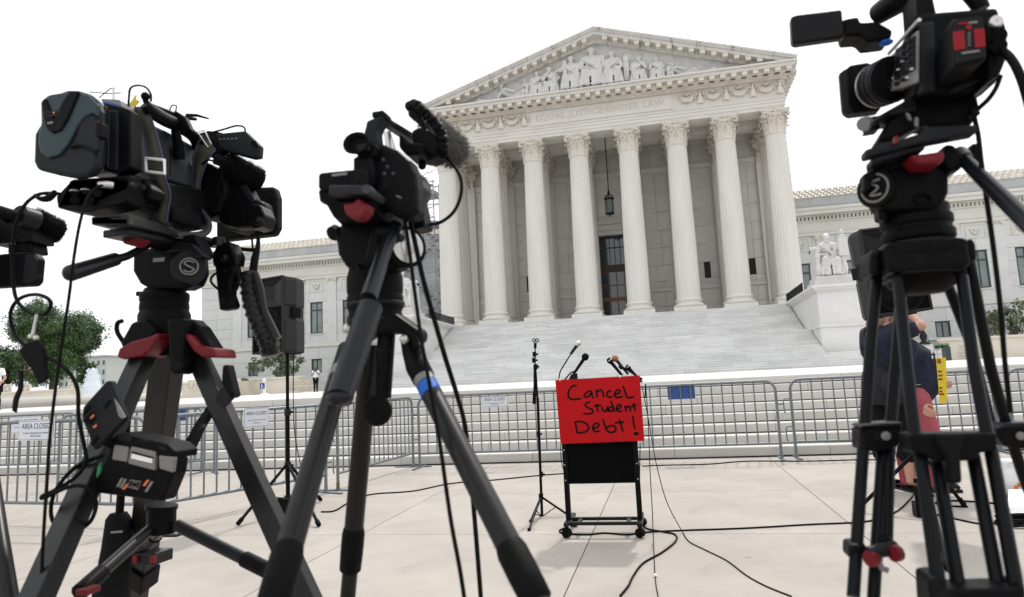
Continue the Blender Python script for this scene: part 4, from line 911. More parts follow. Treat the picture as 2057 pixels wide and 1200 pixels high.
# ================================================================== BARRIERS
BAR_TOP = 1.06
def barrier(A, B, label, nb=None, hooks=True, foot=.30, rust=False, group='galvanised crowd barriers'):
    """A, B: ground x,y of the left and right posts"""
    A = Vector((A[0],A[1],0)); B = Vector((B[0],B[1],0)); L = (B-A).length; d = (B-A)/L; nrm = Vector((-d.y,d.x,0))
    def q(u, z, o=0.0): p = A+d*u+nrm*o; return Vector((p.x,p.y,gz(p.y)+z))
    t = thing('crowd_barrier', label, 'barrier', q(L/2,0), group); rt = .0195; r = .14; T = BAR_TOP
    def arc(u0, sgn): return [q(u0+sgn*(r-r*math.sin(a)), T-r+r*math.cos(a)) for a in [math.pi/2*k/6 for k in range(7)]]
    b = MB(); pts = [q(0,.03)]+list(reversed(arc(0,1)))+arc(L,-1)+[q(L,.03)]
    b.tube(pts, rt, 10, M_galv); b.cyl(q(0,.21),q(L,.21),rt*.9,seg=10,m=M_galv)
    for u in (0,L): b.cyl(q(u,.0),q(u,.10),rt*1.12,seg=10,m=M_rust if rust and u == 0 else M_galv)
    fr = b.build('frame', None, t)
    nb = nb or round(L/.145); a0 = q(0,.21); a1 = q(0,T)
    key = 'bar'
    if key not in ME_CACHE: z = MB(); z.cyl((0,0,0),(0,0,T-.21-.0),.0098,seg=8); ME_CACHE[key] = z.mesh('upright_bar', M_galv)
    for k in range(1,nb):
        u = L*k/nb; inst('upright_bar', ME_CACHE[key], q(u,.21), t)
    for u in (0,L):
        b = MB(); c = q(u,0); b.cbox(c+Vector((0,0,.018)),(.05,.05,.02),M_galv)
        b.hexa([c+nrm*y+d*x+Vector((0,0,z)) for z in (.004,.016) for x,y in ((-.022,-foot),(.022,-foot),(.022,foot),(-.022,foot))],M_galv); b.build('foot', None, t)
    if hooks:
        for z in (.80,.42):
            b = MB(); b.tube(spline([q(0,z),q(-.075,z),q(-.10,z-.03),q(-.10,z-.16),q(-.085,z-.20)],3),.009,6,M_galv)
            b.cyl(q(L,z-.06),q(L+.085,z-.06),.013,seg=6,m=M_galv) if False else None; b.build('hook', None, t)
            b = MB(); b.cyl(q(L,z-.06),q(L+.085,z-.06),.013,seg=6,m=M_galv); b.build('hook_eye', None, t)
    return q, d, nrm, L
LB = {}
LB['front_right'] = barrier((-5.02,6.05),(-4.13,7.98),'angled grey steel barrier whose AREA CLOSED sign is beside the loudspeaker pole',15)
LB['front_left'] = barrier((-7.75,6.42),(-5.12,6.12),'grey steel barrier whose AREA CLOSED sign is crossed by a thin cable',18)
LB['mid'] = barrier((-4.04,8.12),(-3.86,10.28),'slanting grey steel barrier with a rusty foot behind the blue-taped tripod',16,rust=True)
LB['back_mid'] = barrier((-3.72,10.18),(-1.20,10.20),'grey steel barrier whose AREA CLOSED sign is beside the microphone stand',18)
LB['back_right'] = barrier((-1.08,10.20),(1.47,10.20),'grey steel barrier with a blue panel beside the red poster',18)
LB['right'] = barrier((1.68,10.32),(4.22,10.42),'grey steel barrier behind the two women',18)
LB['far_right'] = barrier((4.38,10.36),(6.9,10.45),'grey steel barrier with hooks beside the barrier behind the women',18)
xl = P(163,880,10.25).x
LB['back_left'] = barrier((xl,10.25),(xl+2.35,10.25),'grey steel barrier with a blue panel behind the red-clamped tripod',17)
LB['back_far'] = barrier((xl-2.6,10.3),(xl-.12,10.27),'grey steel barrier with a half hidden AREA CLOSED sign, close to the steps',17)
LB['inner'] = barrier((-8.75,8.7),(xl+2.62,10.2),'slanted grey steel barrier without a sign behind the power pack',15)

def area_sign(bar, u, z, w, h, label, off=-.045, fade=False):
    q, d, nrm, L = LB[bar]; c = q(u,z); n = -nrm if nrm.y > 0 else nrm; c = c+n*.035
    t = thing('area_closed_sign', label, 'sign', c-Vector((0,0,h/2)), 'AREA CLOSED signs on the barriers'); x = Vector((-n.y,n.x,0)); x = x if x.x > 0 else -x; up = Vector((0,0,1))
    def rr(W,H,rad,o): 
        pts = []
        for sx,sy,a0 in ((1,1,0),(-1,1,90),(-1,-1,180),(1,-1,270)):
            for k in range(4): a = R(a0+30*k); pts.append(c+x*(sx*(W/2-rad)+rad*math.cos(a))+up*(sy*(H/2-rad)+rad*math.sin(a))+n*o)
        return pts
    b = MB(); b.prism(rr(w,h,.022,0), n*.004, M_white); b.prism(rr(w-.012,h-.012,.018,.004), n*.001, M_signblue); b.prism(rr(w-.022,h-.022,.014,.005), n*.001, M_sign); b.build('plate', None, t)
    for txt,sz,zz,sx in (('AREA CLOSED',.062,.20*h,.80),('By order of the Supreme Court Marshal',.0215,-.13*h,.80),('40 USC Section',.021,-.28*h,.85)):
        lettering('lettering', txt, sz*w/.40, c+up*zz+n*.0062, x, up, M_ink, t, depth=.0006, sx=sx)
def on_bar(bar, px, py):   # where along a barrier a picture point lies
    q, d, nrm, L = LB[bar]; A = q(0,0); ray = px_ray(px,py)
    # intersect with the barrier's vertical plane
    k = (A-EYE).dot(nrm)/ray.dot(nrm); p = EYE+ray*k; u = (p-A).dot(d); return u, p.z-gz((A+d*u).y)
def sign_at(bar, x0, y0, x1, y1, label):
    u0,z0 = on_bar(bar,x0,y0); u1,z1 = on_bar(bar,x1,y1); area_sign(bar,(u0+u1)/2,(z0+z1)/2,abs(u1-u0),abs(z0-z1)*.97,label)
sign_at('front_left',45,845,115,884,'largest looking AREA CLOSED sign, crossed by a thin hanging cable')
sign_at('front_right',485,820,537,857,'AREA CLOSED sign beside the thin loudspeaker pole')
sign_at('back_mid',968,797,1022,817,'AREA CLOSED sign on the barrier beside the microphone stand')
sign_at('back_far',25,838,85,869,'AREA CLOSED sign half hidden behind another AREA CLOSED sign')
def blue_panel(bar, x0, y0, x1, y1, label):
    u0,z0 = on_bar(bar,x0,y0); u1,z1 = on_bar(bar,x1,y1); q, d, nrm, L = LB[bar]; n = nrm if nrm.y > 0 else -nrm
    b = MB(); b.prism([q(u0,z0)+n*.014,q(u1,z0)+n*.014,q(u1,z1)+n*.014,q(u0,z1)+n*.014], n*.006); tag(b.build('blue_panel', M_blue), label, 'panel', 'blue panels tied behind the barrier bars')
blue_panel('back_right',1340,774,1397,801,'blue panel behind the bars nearest the red poster'); blue_panel('back_left',345,821,377,845,'blue panel behind the bars seen between the red-clamped tripod legs')

# ================================================================== LECTERN AND POSTER
YP = 5.72; zg = gz(YP)
def pt(px,py,Y=YP): return P(px,py,Y)
xl_, xr_ = pt(1140,1000).x, pt(1283,1000).x
lec = thing('lectern', 'black metal lectern on casters with a solid front panel under the red poster', 'lectern', ((xl_+xr_)/2,YP,zg))
zp0, zp1 = pt(1205,971).z, pt(1205,760).z
b = MB(); b.box((xl_+.015,YP-.012,zp0),(xr_-.015,YP+.006,zp1-.03)); b.build('front_panel', M_spkgrille, lec)
for x in (xl_,xr_):
    b = MB(); b.box((x-.02,YP-.02,zg+.115),(x+.02,YP+.03,zp1-.02)); b.build('post', M_black, lec, bevel=.003)
    b = MB(); b.box((x-.02,YP-.16,zg+.085),(x+.02,YP+.30,zg+.115)); b.build('foot_bar', M_blackmetal, lec, bevel=.003)
    for y in (YP-.14,YP+.28):
        b = MB(); b.cyl((x-.008,y-.02,zg+.037),(x+.008,y+.02,zg+.037),.036,seg=20); b.cyl((x-.010,y-.025,zg+.037),(x+.010,y+.025,zg+.037),.012,seg=10); b.box((x-.012,y-.012,zg+.05),(x+.012,y+.012,zg+.09)); b.build('caster', M_blacksoft, lec)
b = MB()
for y in (YP-.10,YP+.10): b.box((xl_+.02,y-.015,zg+.088),(xr_-.02,y+.015,zg+.112))
for x in (xl_+.09,xr_-.09): b.box((x-.015,YP-.085,zg+.09),(x+.015,YP+.085,zg+.108))
b.build('base_rail', M_blackmetal, lec)
b = MB(); b.hexa([(xl_-.03,YP-.05,zp1-.09),(xr_+.03,YP-.05,zp1-.09),(xr_+.03,YP+.34,zp1-.045),(xl_-.03,YP+.34,zp1-.045),(xl_-.03,YP-.05,zp1-.065),(xr_+.03,YP-.05,zp1-.065),(xr_+.03,YP+.34,zp1-.02),(xl_-.03,YP+.34,zp1-.02)]); b.build('reading_top', M_black, lec)
for k in range(5):
    b = MB(); b.ball((xr_+.004 if k>2 else xl_-.004,YP-.02,zp0+.03+.12*(k%3)),.006,6); b.build('bolt', M_silver, lec)
# red poster with marker lettering
Yq = YP-.07
A,B_,C_,D_ = P(1115.3,764,Yq),P(1285,754.5,Yq),P(1294.5,886,Yq),P(1126,892,Yq)
pos = thing('poster', 'red poster with black hand lettering taped to the lectern', 'poster', (D_+C_)/2)
b = MB(); b.prism([A,B_,C_,D_],(0,.004,0)); b.build('card', M_red, pos)
def zpx(x,y): return P(1060+x/4.614, 660+y/4.614, Yq)
strokes = [
 [(455,535),(430,530),(400,548),(380,585),(376,625),(392,650),(430,658),(498,650)],
 [(592,585),(570,583),(540,600),(524,622),(535,638),(560,632),(585,605),(594,588)],[(594,588),(596,620),(606,650)],
 [(638,568),(640,605),(646,640)],[(645,590),(668,572),(690,580),(700,610),(706,638)],
 [(778,582),(752,580),(735,605),(738,628),(760,638),(785,634)],
 [(800,612),(830,606),(856,590),(848,572),(826,574),(808,600),(806,624),(825,640),(860,636),(882,630)],
 [(884,534),(905,590),(924,640),(985,634)],
 [(582,682),(548,690),(534,712),(560,735),(596,752),(605,774),(580,790),(512,790)],
 [(640,700),(645,740),(652,778)],[(612,720),(650,716),(682,712)],
 [(690,722),(694,752),(708,768),(726,764),(738,738),(738,722)],[(738,738),(744,760),(754,770)],
 [(790,728),(768,728),(752,748),(762,768),(784,762),(796,742)],[(768,672),(786,712),(806,775)],
 [(818,748),(845,742),(866,722),(852,708),(832,716),(822,745),(836,768),(880,764)],
 [(902,716),(908,745),(914,772)],[(910,740),(930,722),(945,732),(955,772)],
 [(978,690),(988,730),(998,765)],[(955,724),(985,718),(1010,706)],
 [(440,862),(448,905),(462,972)],[(436,868),(480,862),(530,876),(562,905),(560,938),(530,960),(455,970)],
 [(598,928),(640,918),(662,895),(645,880),(618,888),(602,925),(625,955),(668,952)],
 [(695,840),(712,890),(735,952)],[(728,925),(760,905),(800,905),(818,928),(805,956),(765,964),(735,948)],
 [(850,842),(865,895),(886,958)],[(808,878),(850,872),(892,870)],
 [(972,808),(978,850),(984,890),(996,936)]]
q = MB()
def stroke(q, pts, wd):
    c = spline([zpx(x,y)+Vector((0,-.0015,0)) for x,y in pts],5); n = len(c); V = []
    for i,p in enumerate(c):
        d = (c[min(i+1,n-1)]-c[max(i-1,0)]); d.y = 0; d.normalize(); s = Vector((-d.z,0,d.x)); k = wd*(1 if 0 < i < n-1 else .7); V += [p+s*k,p-s*k]
    q.add(V,[(2*i,2*i+1,2*i+3,2*i+2) for i in range(n-1)])
for s in strokes:
    stroke(q, s, .0074)
c = zpx(1006,975); q.add([c+Vector((.021*math.cos(a),-.0015,.014*math.sin(a))) for a in [2*math.pi*k/16 for k in range(16)]],[tuple(range(16))])
o = q.build('marker_lettering', M_ink, pos)
for x,y,dx,dy in ((300,480,22,20),(858,450,14,10)):
    b = MB(); p = zpx(x,y); b.add([p+Vector((-.014,-.003,.012)),p+Vector((.018,-.003,.014)),p+Vector((.006,-.004,.002)),p+Vector((.0,-.004,-.010))],[(0,3,2,1)]); b.build('tape', M_tapeyellow, pos)

# ------------------------------------------------------------------ microphones and their arms
def mic(label, base, tip, r_head, m_head, body_r=.012, neck=None, m_body=M_black, kind='ball'):
    base, tip = Vector(base), Vector(tip); d = (tip-base).normalized(); t = thing('microphone', label, 'microphone', base, 'news microphones on the lectern')
    hd = tip-d*r_head
    b = MB(); b.tube([base,base.lerp(hd,.55),hd-d*r_head*.6],[body_r*.85,body_r,body_r*1.15],12); b.build('body', m_body, t)
    b = MB()
    if kind == 'ball': b.ball(hd,r_head,16,None,12,.02)
    else:
        b.lathe([(body_r*1.1,-r_head*1.2),(r_head,-r_head*.5),(r_head*1.05,0),(r_head*.9,r_head*.6),(r_head*.5,r_head*.95),(0,r_head)],hd,16,None,d); 
    b.build('head', m_head, t)
    if kind != 'ball': b = MB(); b.lathe([(r_head*1.0,-.004),(r_head*1.1,-.003),(r_head*1.1,.003),(r_head*1.0,.004)],hd,16,None,d); b.build('ring', M_silver, t)
    if neck:
        b = MB(); b.tube(spline(neck,5),.006,6); b.build('gooseneck', M_blacksoft, t)
YM = YP+.02
def m_(px,py,dy=0): return P(px,py,YM+dy)
mic('silver headed microphone on a tall gooseneck', m_(1146,712), m_(1165,686), .021, M_silver, .013, [m_(1122,768,.08),m_(1125,748,.05),m_(1134,732,.02),m_(1146,713)], M_gray,'g')
mic('microphone with a round black foam ball', m_(1152,752), m_(1180,711), .031, M_blacksoft, .013, [m_(1134,764,.1),m_(1146,750,.05),m_(1157,745,.02)])
mic('black microphone with a silver band in front of the coppery one', m_(1250,755,.05), m_(1221,720,.05), .024, M_black, .013, None, M_black,'g')
mic('microphone with a coppery foam ball', m_(1262,752,.12), m_(1231,715,.12), .029, M_copper, .012, None, M_gray)
mic('small black microphone, lowest on the lectern', m_(1290,768,.06), m_(1258,734,.06), .02, M_black, .011, [m_(1297,772,.05),m_(1296,800,.03)], M_black,'g')
b = MB(); b.hexa([m_(1140,768,-.02),m_(1161,766,-.02),m_(1161,766,.05),m_(1140,768,.05),m_(1147,752,-.02),m_(1160,750,-.02),m_(1160,750,.03),m_(1147,752,.03)]); tag(b.build('mic_transmitter', M_gray, bevel=.003),'dark grey transmitter block clipped below the black foam microphone','transmitter')
b = MB(); b.tube(spline([m_(1243,733,.03),m_(1258,742,.03),m_(1278,755,.03),m_(1291,762,.03)],4),.008,6); b.cyl(m_(1244,735,.01),m_(1250,741,.01),.014); tag(b.build('mic_clip_arm', M_black),'black clip arm holding the cluster of three microphones','mic arm')
# microphone stand
ms = thing('microphone_stand', 'thin black tripod microphone stand with an empty double clip', 'stand', G(1089,1032))
Ym = 6.45
def s_(px,py,dy=0): return P(px,py,Ym+dy)
b = MB(); b.tube([s_(1089,1040),s_(1080,800)],.013,10); b.tube([s_(1080,806),s_(1075.5,738)],.010,10); b.build('pole', M_black, ms)
b = MB(); b.tube([s_(1074,810),s_(1073.5,735)],[.014,.008],8); b.tube([s_(1073.2,812),s_(1073.5,790)],.017,8); b.tube([s_(1075,738),s_(1075,690)],.006,8); b.build('boom', M_black, ms)
for (px,py,w_) in ((1076,737,.022),(1072.5,724,.018),(1073.5,712,.018),(1081.5,872,.017),(1087,953,.018)):
    b = MB(); b.cyl(s_(px,py+5),s_(px,py-5),w_,seg=10); b.cyl(s_(px,py,-.01),s_(px+7,py,-.02),.009,seg=8); b.build('knob', M_black, ms)
b = MB(); b.cyl(s_(1075,700),s_(1075.3,689),.014,seg=10)
for dx in (-2.6,3.4): c = s_(1075.5+dx,684); b.tube([c+Vector((.013*math.cos(a),0,.016*math.sin(a))) for a in [2*math.pi*k/12 for k in range(12)]],.005,6,None,True,False,True)
b.build('double_clip', M_black, ms)
for foot in (G(1063,1067),G(1142,1038),G(1066,1050)):
    b = MB(); top = s_(1087,998); f = foot+Vector((0,0,.012)); b.tube([top,f],.010,8); b.ball(f,.016,8); b.build('leg', M_black, ms)
    b = MB(); b.tube([s_(1089,1038),top.lerp(f,.55)],.005,6); b.build('brace', M_black, ms)
b = MB(); b.cyl(s_(1087,1004),s_(1086.5,992),.022,seg=12); b.build('collar', M_black, ms)

# ================================================================== LOUDSPEAKERS
def speaker(label, c, w_, h, d, rz, badge=False, tilt=0.0):
    """c: centre of the underside; the front faces -Y before turning by rz"""
    t = thing('loudspeaker', label, 'loudspeaker', c, 'black loudspeakers on stands'); t.rotation_euler = (0,tilt,rz)
    def part(mb,nm,m,bev=0): me = mb.mesh(nm,m); o = bpy.data.objects.new(nm,me); COL.objects.link(o); o.parent = t; 
    def part(mb,nm,m,bev=0):
        o = bpy.data.objects.new(nm, mb.mesh(nm,m)); COL.objects.link(o); o.parent = t
        if bev: bv = o.modifiers.new('bevel','BEVEL'); bv.width = bev; bv.segments = 3; bv.limit_method = 'ANGLE'
        return o
    W = w_/2
    b = MB()   # cabinet: splayed plan, recessed rim round the front, hand holds in the sides
    plan = [(-W,-d*.5+.02),(W,-d*.5+.02),(W*.96,0),(W*.62,d*.5),(-W*.62,d*.5),(-W*.96,0)]
    zz = [(0.0,.97),(.03,1.0),(h*.42,1.0),(h*.45,.94),(h*.60,.94),(h*.63,1.0),(h-.04,1.0),(h,.96)]
    V = []; n = 6
    for z,k in zz:
        for (x,y) in plan: V.append((x*k if abs(y) < d*.3 or z in (0,h) else x*k, y, z))
    F = [(i*n+j,i*n+(j+1)%n,(i+1)*n+(j+1)%n,(i+1)*n+j) for i in range(len(zz)-1) for j in range(n)]+[tuple(range(n-1,-1,-1)),tuple(range((len(zz)-1)*n,len(zz)*n))]
    b.add(V,F); part(b,'cabinet',M_spkbody,.012)
    b = MB(); Yf = -d*.5+.02; e = .022   # raised rim
    for x0,x1,z0,z1 in ((-W,-W+e,0,h),(W-e,W,0,h),(-W+e,W-e,0,e),(-W+e,W-e,h-e,h)): b.box((x0,Yf-.03,z0),(x1,Yf-.001,z1))
    part(b,'front_rim',M_spkbody,.006)
    b = MB(); k0,k1 = h*.60,h-.045   # the flared horn
    o_ = [(-W+.03,Yf-.022,k0),(W-.03,Yf-.022,k0),(W-.03,Yf-.022,k1),(-W+.03,Yf-.022,k1)]; i_ = [(-W*.42,Yf+.0-.004,k0+.07),(W*.42,Yf-.004,k0+.07),(W*.42,Yf-.004,k1-.05),(-W*.42,Yf-.004,k1-.05)]; j_ = [(-W*.28,Yf-.003,k0+.10),(W*.28,Yf-.003,k0+.10),(W*.28,Yf-.003,k1-.07),(-W*.28,Yf-.003,k1-.07)]
    b.add(o_+i_+j_,[(0,1,5,4),(1,2,6,5),(2,3,7,6),(3,0,4,7),(4,5,9,8),(5,6,10,9),(6,7,11,10),(7,4,8,11),(8,9,10,11)]); part(b,'horn',M_blackgloss)
    b = MB(); b.lathe([(0,.004),(W*.55,.004),(W*.86,.012),(W*.90,.02),(W*.92,.0)],(0,Yf-.004,h*.30),32,None,(0,-1,0)); b.add([(-W+.025,Yf-.02,k0),(-W+.025,Yf-.02,.03),(W-.025,Yf-.02,.03),(W-.025,Yf-.02,k0)],[(0,1,2,3)]) ; part(b,'grille',M_spkgrille)
    b = MB(); b.lathe([(W*.86,0),(W*.90,.012),(W*.94,0)],(0,Yf-.022,h*.31),36,None,(0,-1,0)); part(b,'woofer_ring',M_black)
    for s in (-1,1): b = MB(); b.box((s*W*.96-.012,-.07,h*.46),(s*W*.96+.012,.05,h*.59)); part(b,'handle_recess',M_blacksoft)
    b = MB()
    for x in (-W*.6,W*.6): b.box((x-.03,-d*.2,-.012),(x+.03,d*.3,.002))
    part(b,'foot_pad',M_blacksoft)
    if badge:
        me = text_mesh('RCF',.052,.001); me.materials.clear(); me.materials.append(M_white); me.transform(Matrix.Rotation(math.pi/2,4,'X')); o = bpy.data.objects.new('badge',me); COL.objects.link(o); o.parent = t; o.location = (-.035,Yf-.024,h*.31)
    return t
zb = P(567,711,6.75).z; zt_ = P(565,562,6.75).z; xc = P(562,712,6.75).x
speaker('black loudspeaker without lettering on a pole beside the ruched sleeve', (xc+.025,6.75,zb), .46, zt_-zb, .38, R(-17))
def spk_stand(label, x, y, ztop, feet, extra=True, hub_h=.48):
    z0 = gz(y); t = thing('speaker_stand', label, 'stand', (x,y,z0), 'black tripod speaker stands')
    b = MB(); b.cyl((x,y,z0+.10),(x,y,z0+1.05),.022,seg=14); b.cyl((x,y,z0+1.0),(x,y,ztop+.02),.0175,seg=14); b.build('pole', M_black, t)
    for z in (1.03,hub_h,hub_h-.34): b = MB(); b.cyl((x,y,z0+z-.035),(x,y,z0+z+.035),.034,seg=14); b.cyl((x,y,z0+z),(x+.07,y-.02,z0+z),.014,seg=8); b.build('collar', M_blackmetal, t)
    for f in feet:
        f = Vector(f)+Vector((0,0,.02)); h = Vector((x,y,z0+hub_h)); d = (f-h); d.z = 0; d.normalize(); a = h+d*.03
        b = MB(); b.tube([a,f],.0155,10); lg = b.build('leg', M_black, t); b = MB(); u = (f-a).normalized(); b.tube([f-u*.07,f-u*.01,f],[.022,.023,.018],10); b.build('rubber_foot', M_blacksoft, lg)
        b = MB(); b.tube([Vector((x,y,z0+hub_h-.34)),a.lerp(f,.55)],.008,6); b.build('brace', M_blackmetal, t)
x1 = P(578,900,6.75).x
spk_stand('black tripod speaker stand with a power box strapped to its foot', x1, 6.75, zb, [G(477,1058),G(641,1060),(x1+.06,7.35,gz(7.35))])
b = MB(); p0 = P(563,1000,6.7); p1 = P(586,1040,6.7); b.box((p0.x,6.62,gz(6.7)),(p1.x,6.78,p0.z)); b.box((p0.x-.12,6.68,p0.z-.05),(p0.x,6.72,p0.z-.03)); tag(b.build('battery_box', M_black, bevel=.01),'small black power box strapped at the foot of a speaker stand','power box')
zb2 = P(1796,634,6.45).z; zt2 = P(1780,463,6.45).z
speaker('black loudspeaker with a white badge behind the twin-tube tripod', (P(1791,636,6.45).x,6.45,zb2), .49, zt2-zb2, .38, R(14), True, R(-4.5))
spk_stand('black tripod speaker stand beside the two women', P(1827,800,6.45).x+.02, 6.45, zb2, [G(1722,1030),G(1938,1020),G(1905,1150)])
b = MB(); p0 = P(1832,985,6.3); p1 = P(1855,1029,6.3); b.box((p0.x,6.25,gz(6.3)),(p1.x,6.36,P(1840,1008,6.3).z)); b.cyl(((p0.x+p1.x)/2,6.3,P(1840,1010,6.3).z),((p0.x+p1.x)/2,6.3,P(1840,978,6.3).z),.02,seg=8); tag(b.build('power_adapter', M_black, bevel=.006),'black power adapter hanging at the foot of the speaker stand near the women','power adapter')

# ================================================================== CABLES AND SMALL THINGS ON THE PAVEMENT
def ground_cable(name, pts, r, label, m=M_blacksoft, cat='cable'):
    b = MB(); b.tube(spline([G(x,y)+Vector((0,0,r)) for x,y in pts],8), r, 6); tag(b.build(name, m), label, cat)
ground_cable('cable',[(645,1030),(672,1028),(700,1012),(745,995),(830,988),(905,973),(990,966),(1090,956),(1145,952)],.008,'black cable on the pavement from a speaker stand to the lectern')
ground_cable('cable',[(1290,938),(1330,936),(1420,934),(1500,928),(1600,928),(1660,927),(1730,925),(1800,926)],.008,'black cable running along the pavement below the barrier with the blue panel')
ground_cable('cable',[(1137,1062),(1124,1068),(1135,1074),(1180,1076),(1215,1073),(1260,1076),(1300,1071),(1360,1068),(1500,1063),(1620,1056),(1745,1049),(1800,1030),(1830,1003),(1838,990)],.007,'long black cable looping under the lectern wheels towards the women')
ground_cable('cable',[(1291,1055),(1300,1064),(1330,1070),(1356,1076),(1357,1090),(1330,1112),(1292,1134),(1272,1160),(1262,1180),(1246,1200)],.007,'black cable curling from the lectern towards the camera')
ground_cable('cable',[(1372,1072),(1385,1090),(1420,1108),(1460,1128),(1500,1158),(1540,1180),(1590,1200)],.0045,'thin black cable sweeping across the pavement away from the lectern')
ground_cable('cable',[(1945,1020),(1900,1018),(1880,1012),(1905,1008),(1960,1010),(2010,1014),(2056,1012)],.008,'black cable coiled round one foot of the speaker stand near the women')
ground_cable('cable',[(1855,1030),(1900,1040),(1960,1053),(1990,1055),(2010,1044)],.007,'black cable on the pavement behind the twin-tube tripod')
b = MB(); pts = [P(1297,772,5.7),P(1299,800,5.68),P(1303,870,5.62),P(1306,950,5.5),P(1310,1020,5.3)]; pts += [G(1313,1090)+Vector((0,0,.03)),G(1316,1160)+Vector((0,0,.005)),G(1322,1200)+Vector((0,0,.005))]
b.tube(spline(pts,6),.0035,5); tag(b.build('cable', M_blacksoft),'thin cable with a white clip hanging straight down beside the poster','cable')
b = MB(); pts = [P(1290,778,5.72),P(1302,840,5.66),P(1318,930,5.55),P(1340,1010,5.5)]+[G(1372,1072)+Vector((0,0,.005))]; b.tube(spline(pts,6),.0035,5); tag(b.build('cable', M_blacksoft),'thin cable slanting from the poster corner to the pavement','cable')
b = MB(); pts = [P(1286,890,5.75),P(1285,960,5.74),P(1287,1030,5.73)]+[G(1291,1056)+Vector((0,0,.006))]; b.tube(spline(pts,6),.004,5); tag(b.build('cable', M_blacksoft),'thin cable beside the lectern post farther from the microphone stand','cable')
b = MB(); pts = [P(1126,892,5.8),P(1128,930,5.8),P(1136,960,5.78),P(1141,1010,5.76),P(1146,1046,5.74)]; b.tube(spline(pts,6),.0035,5); tag(b.build('cable', M_blacksoft),'thin cable beside the lectern post nearer the microphone stand','cable')
b = MB(); pts = [P(590,714,6.78),P(589,800,6.78),P(592,870,6.78),P(603,930,6.78),P(611,960,6.78),P(600,990,6.78),P(588,1012,6.76)]; b.tube(spline(pts,6),.005,5); tag(b.build('cable', M_blacksoft),'black cable hanging from the loudspeaker near the AREA CLOSED sign','cable')
b = MB(); p = G(1317,1160)+Vector((0,0,.012)); b.ball(p,(.012,.012,.010),8); tag(b.build('cable_clip', M_white),'tiny white clip on the thin cable below the lectern','clip')
p = G(346,1077); b = MB(); b.cbox(p+Vector((0,0,.008)),(.16,.09,.012),M_black); tag(b.build('floor_plate', None, bevel=.002),'small dark flat plate lying on the pavement by the red-clamped tripod','plate')
p = G(1364,918); b = MB(); b.ball(p+Vector((0,0,.02)),(.03,.02,.02),7,None,5,.3); tag(b.build('red_scrap', M_redplastic),'tiny red scrap at the foot of the lowest step','scrap')
# white carrier bag, papers, cable coil at the right edge
b = MB(); c = G(2052,1000); rq = random.Random(9); prof = [(.02,0),(.13,.02),(.155,.08),(.15,.16),(.13,.22),(.10,.27),(.12,.32),(.05,.30)]
V = []; sg = 20
for i,(r_,z) in enumerate(prof):
    for k in range(sg): a = 2*math.pi*k/sg; q_ = r_*(1+.16*math.sin(3*a+i)+.12*math.sin(7*a+2*i))+rq.uniform(-.008,.008); V.append(c+Vector((q_*math.cos(a),q_*.8*math.sin(a),z+rq.uniform(-.01,.012))))
b.add(V,[(i*sg+k,i*sg+(k+1)%sg,(i+1)*sg+(k+1)%sg,(i+1)*sg+k) for i in range(len(prof)-1) for k in range(sg)],None,True)
bag = thing('carrier_bag','crumpled white plastic bag with orange print','bag',c); b.build('bag', M_bag, bag)
for k in range(5):
    a = R(-125+k*17); pz_ = .10+.03*math.sin(k*2); p = c+Vector((.163*math.cos(a)*1.02,.14*math.sin(a),pz_)); b = MB(); tn = Vector((-math.sin(a),math.cos(a)*.8,0)).normalized(); b.prism([p-tn*.028-Vector((0,0,.02)),p+tn*.022-Vector((0,0,.01)),p+tn*.028+Vector((0,0,.02)),p-tn*.018+Vector((0,0,.018))],Vector((math.cos(a),math.sin(a),0))*.004); b.build('orange_print', M_orange, bag)
b = MB(); c = G(2062,1030)
for k in range(4): 
    q0 = c+Vector((.01*k,.02*k,.012*k)); b.prism([q0+Vector((-.19,-.14,.01)),q0+Vector((.25,-.18,.01)),q0+Vector((.28,.17,.10)),q0+Vector((-.02,.22,.10))],(0,0,.002))
tag(b.build('paper_stack', M_white),'sheaf of white posters lying beside the cable coil','papers')
b = MB(); c = G(2058,1055); rq = random.Random(12)
for k in range(9):
    r_ = .16+rq.uniform(-.03,.03); b.tube([c+Vector((r_*math.cos(a)+rq.uniform(-.008,.008),r_*.7*math.sin(a)+rq.uniform(-.008,.008),.006+.006*k+rq.uniform(0,.004))) for a in [2*math.pi*i/22 for i in range(22)]],.006,6,None,True,False,True)
tag(b.build('cable_coil', M_blacksoft),'heap of coiled black cable beside the white papers','cable coil')

# ================================================================== THE TWO WOMEN AT THE RIGHT
def local(world, base, rz, k):   # a world point in the figure's own frame
    return Matrix.Rotation(-rz,3,'Z') @ ((Vector(world)-Vector(base))/k)
SHW = {'spine':.168,'chest':.172,'pelvis':.175}
g1 = G(1812,983); base1 = Vector((g1.x,g1.y,gz(g1.y))); rz1 = R(112); k1 = 1.90/1.75
elb = local(P(1851,655,g1.y-.30), base1, rz1, k1); phw = local(P(1846,815,g1.y-.22), base1, rz1, k1); ph_el = Vector((-.27,.02,1.10))
sk,ed = body_skel((tuple(elb),tuple(Vector((-.10,-.13,1.66)))),((.30,-.04,1.10),tuple(phw)),.10,1.16,.05)
hair = MB(); hair.ball((0,.03,1.655),(.108,.118,.115),14,None,8,.03); hair.ball((0,.07,1.56),(.09,.075,.11),10,None,6,.05); hair.ball((.02,.09,1.49),(.07,.05,.09),8,None,5,.08)
jk = MB(); jk.lathe([(.20,.76),(.225,.80),(.235,.88),(.23,.96),(.215,1.04),(.19,1.09)],(0,.0,0),22,None,(0,0,1),True,lambda k: 1+.045*math.sin(k*1.9)); jk.ball((-.20,.06,.92),(.10,.17,.17),12,None,8,.06); jk.ball((-.16,-.10,.86),(.09,.12,.13),10,None,7,.06)
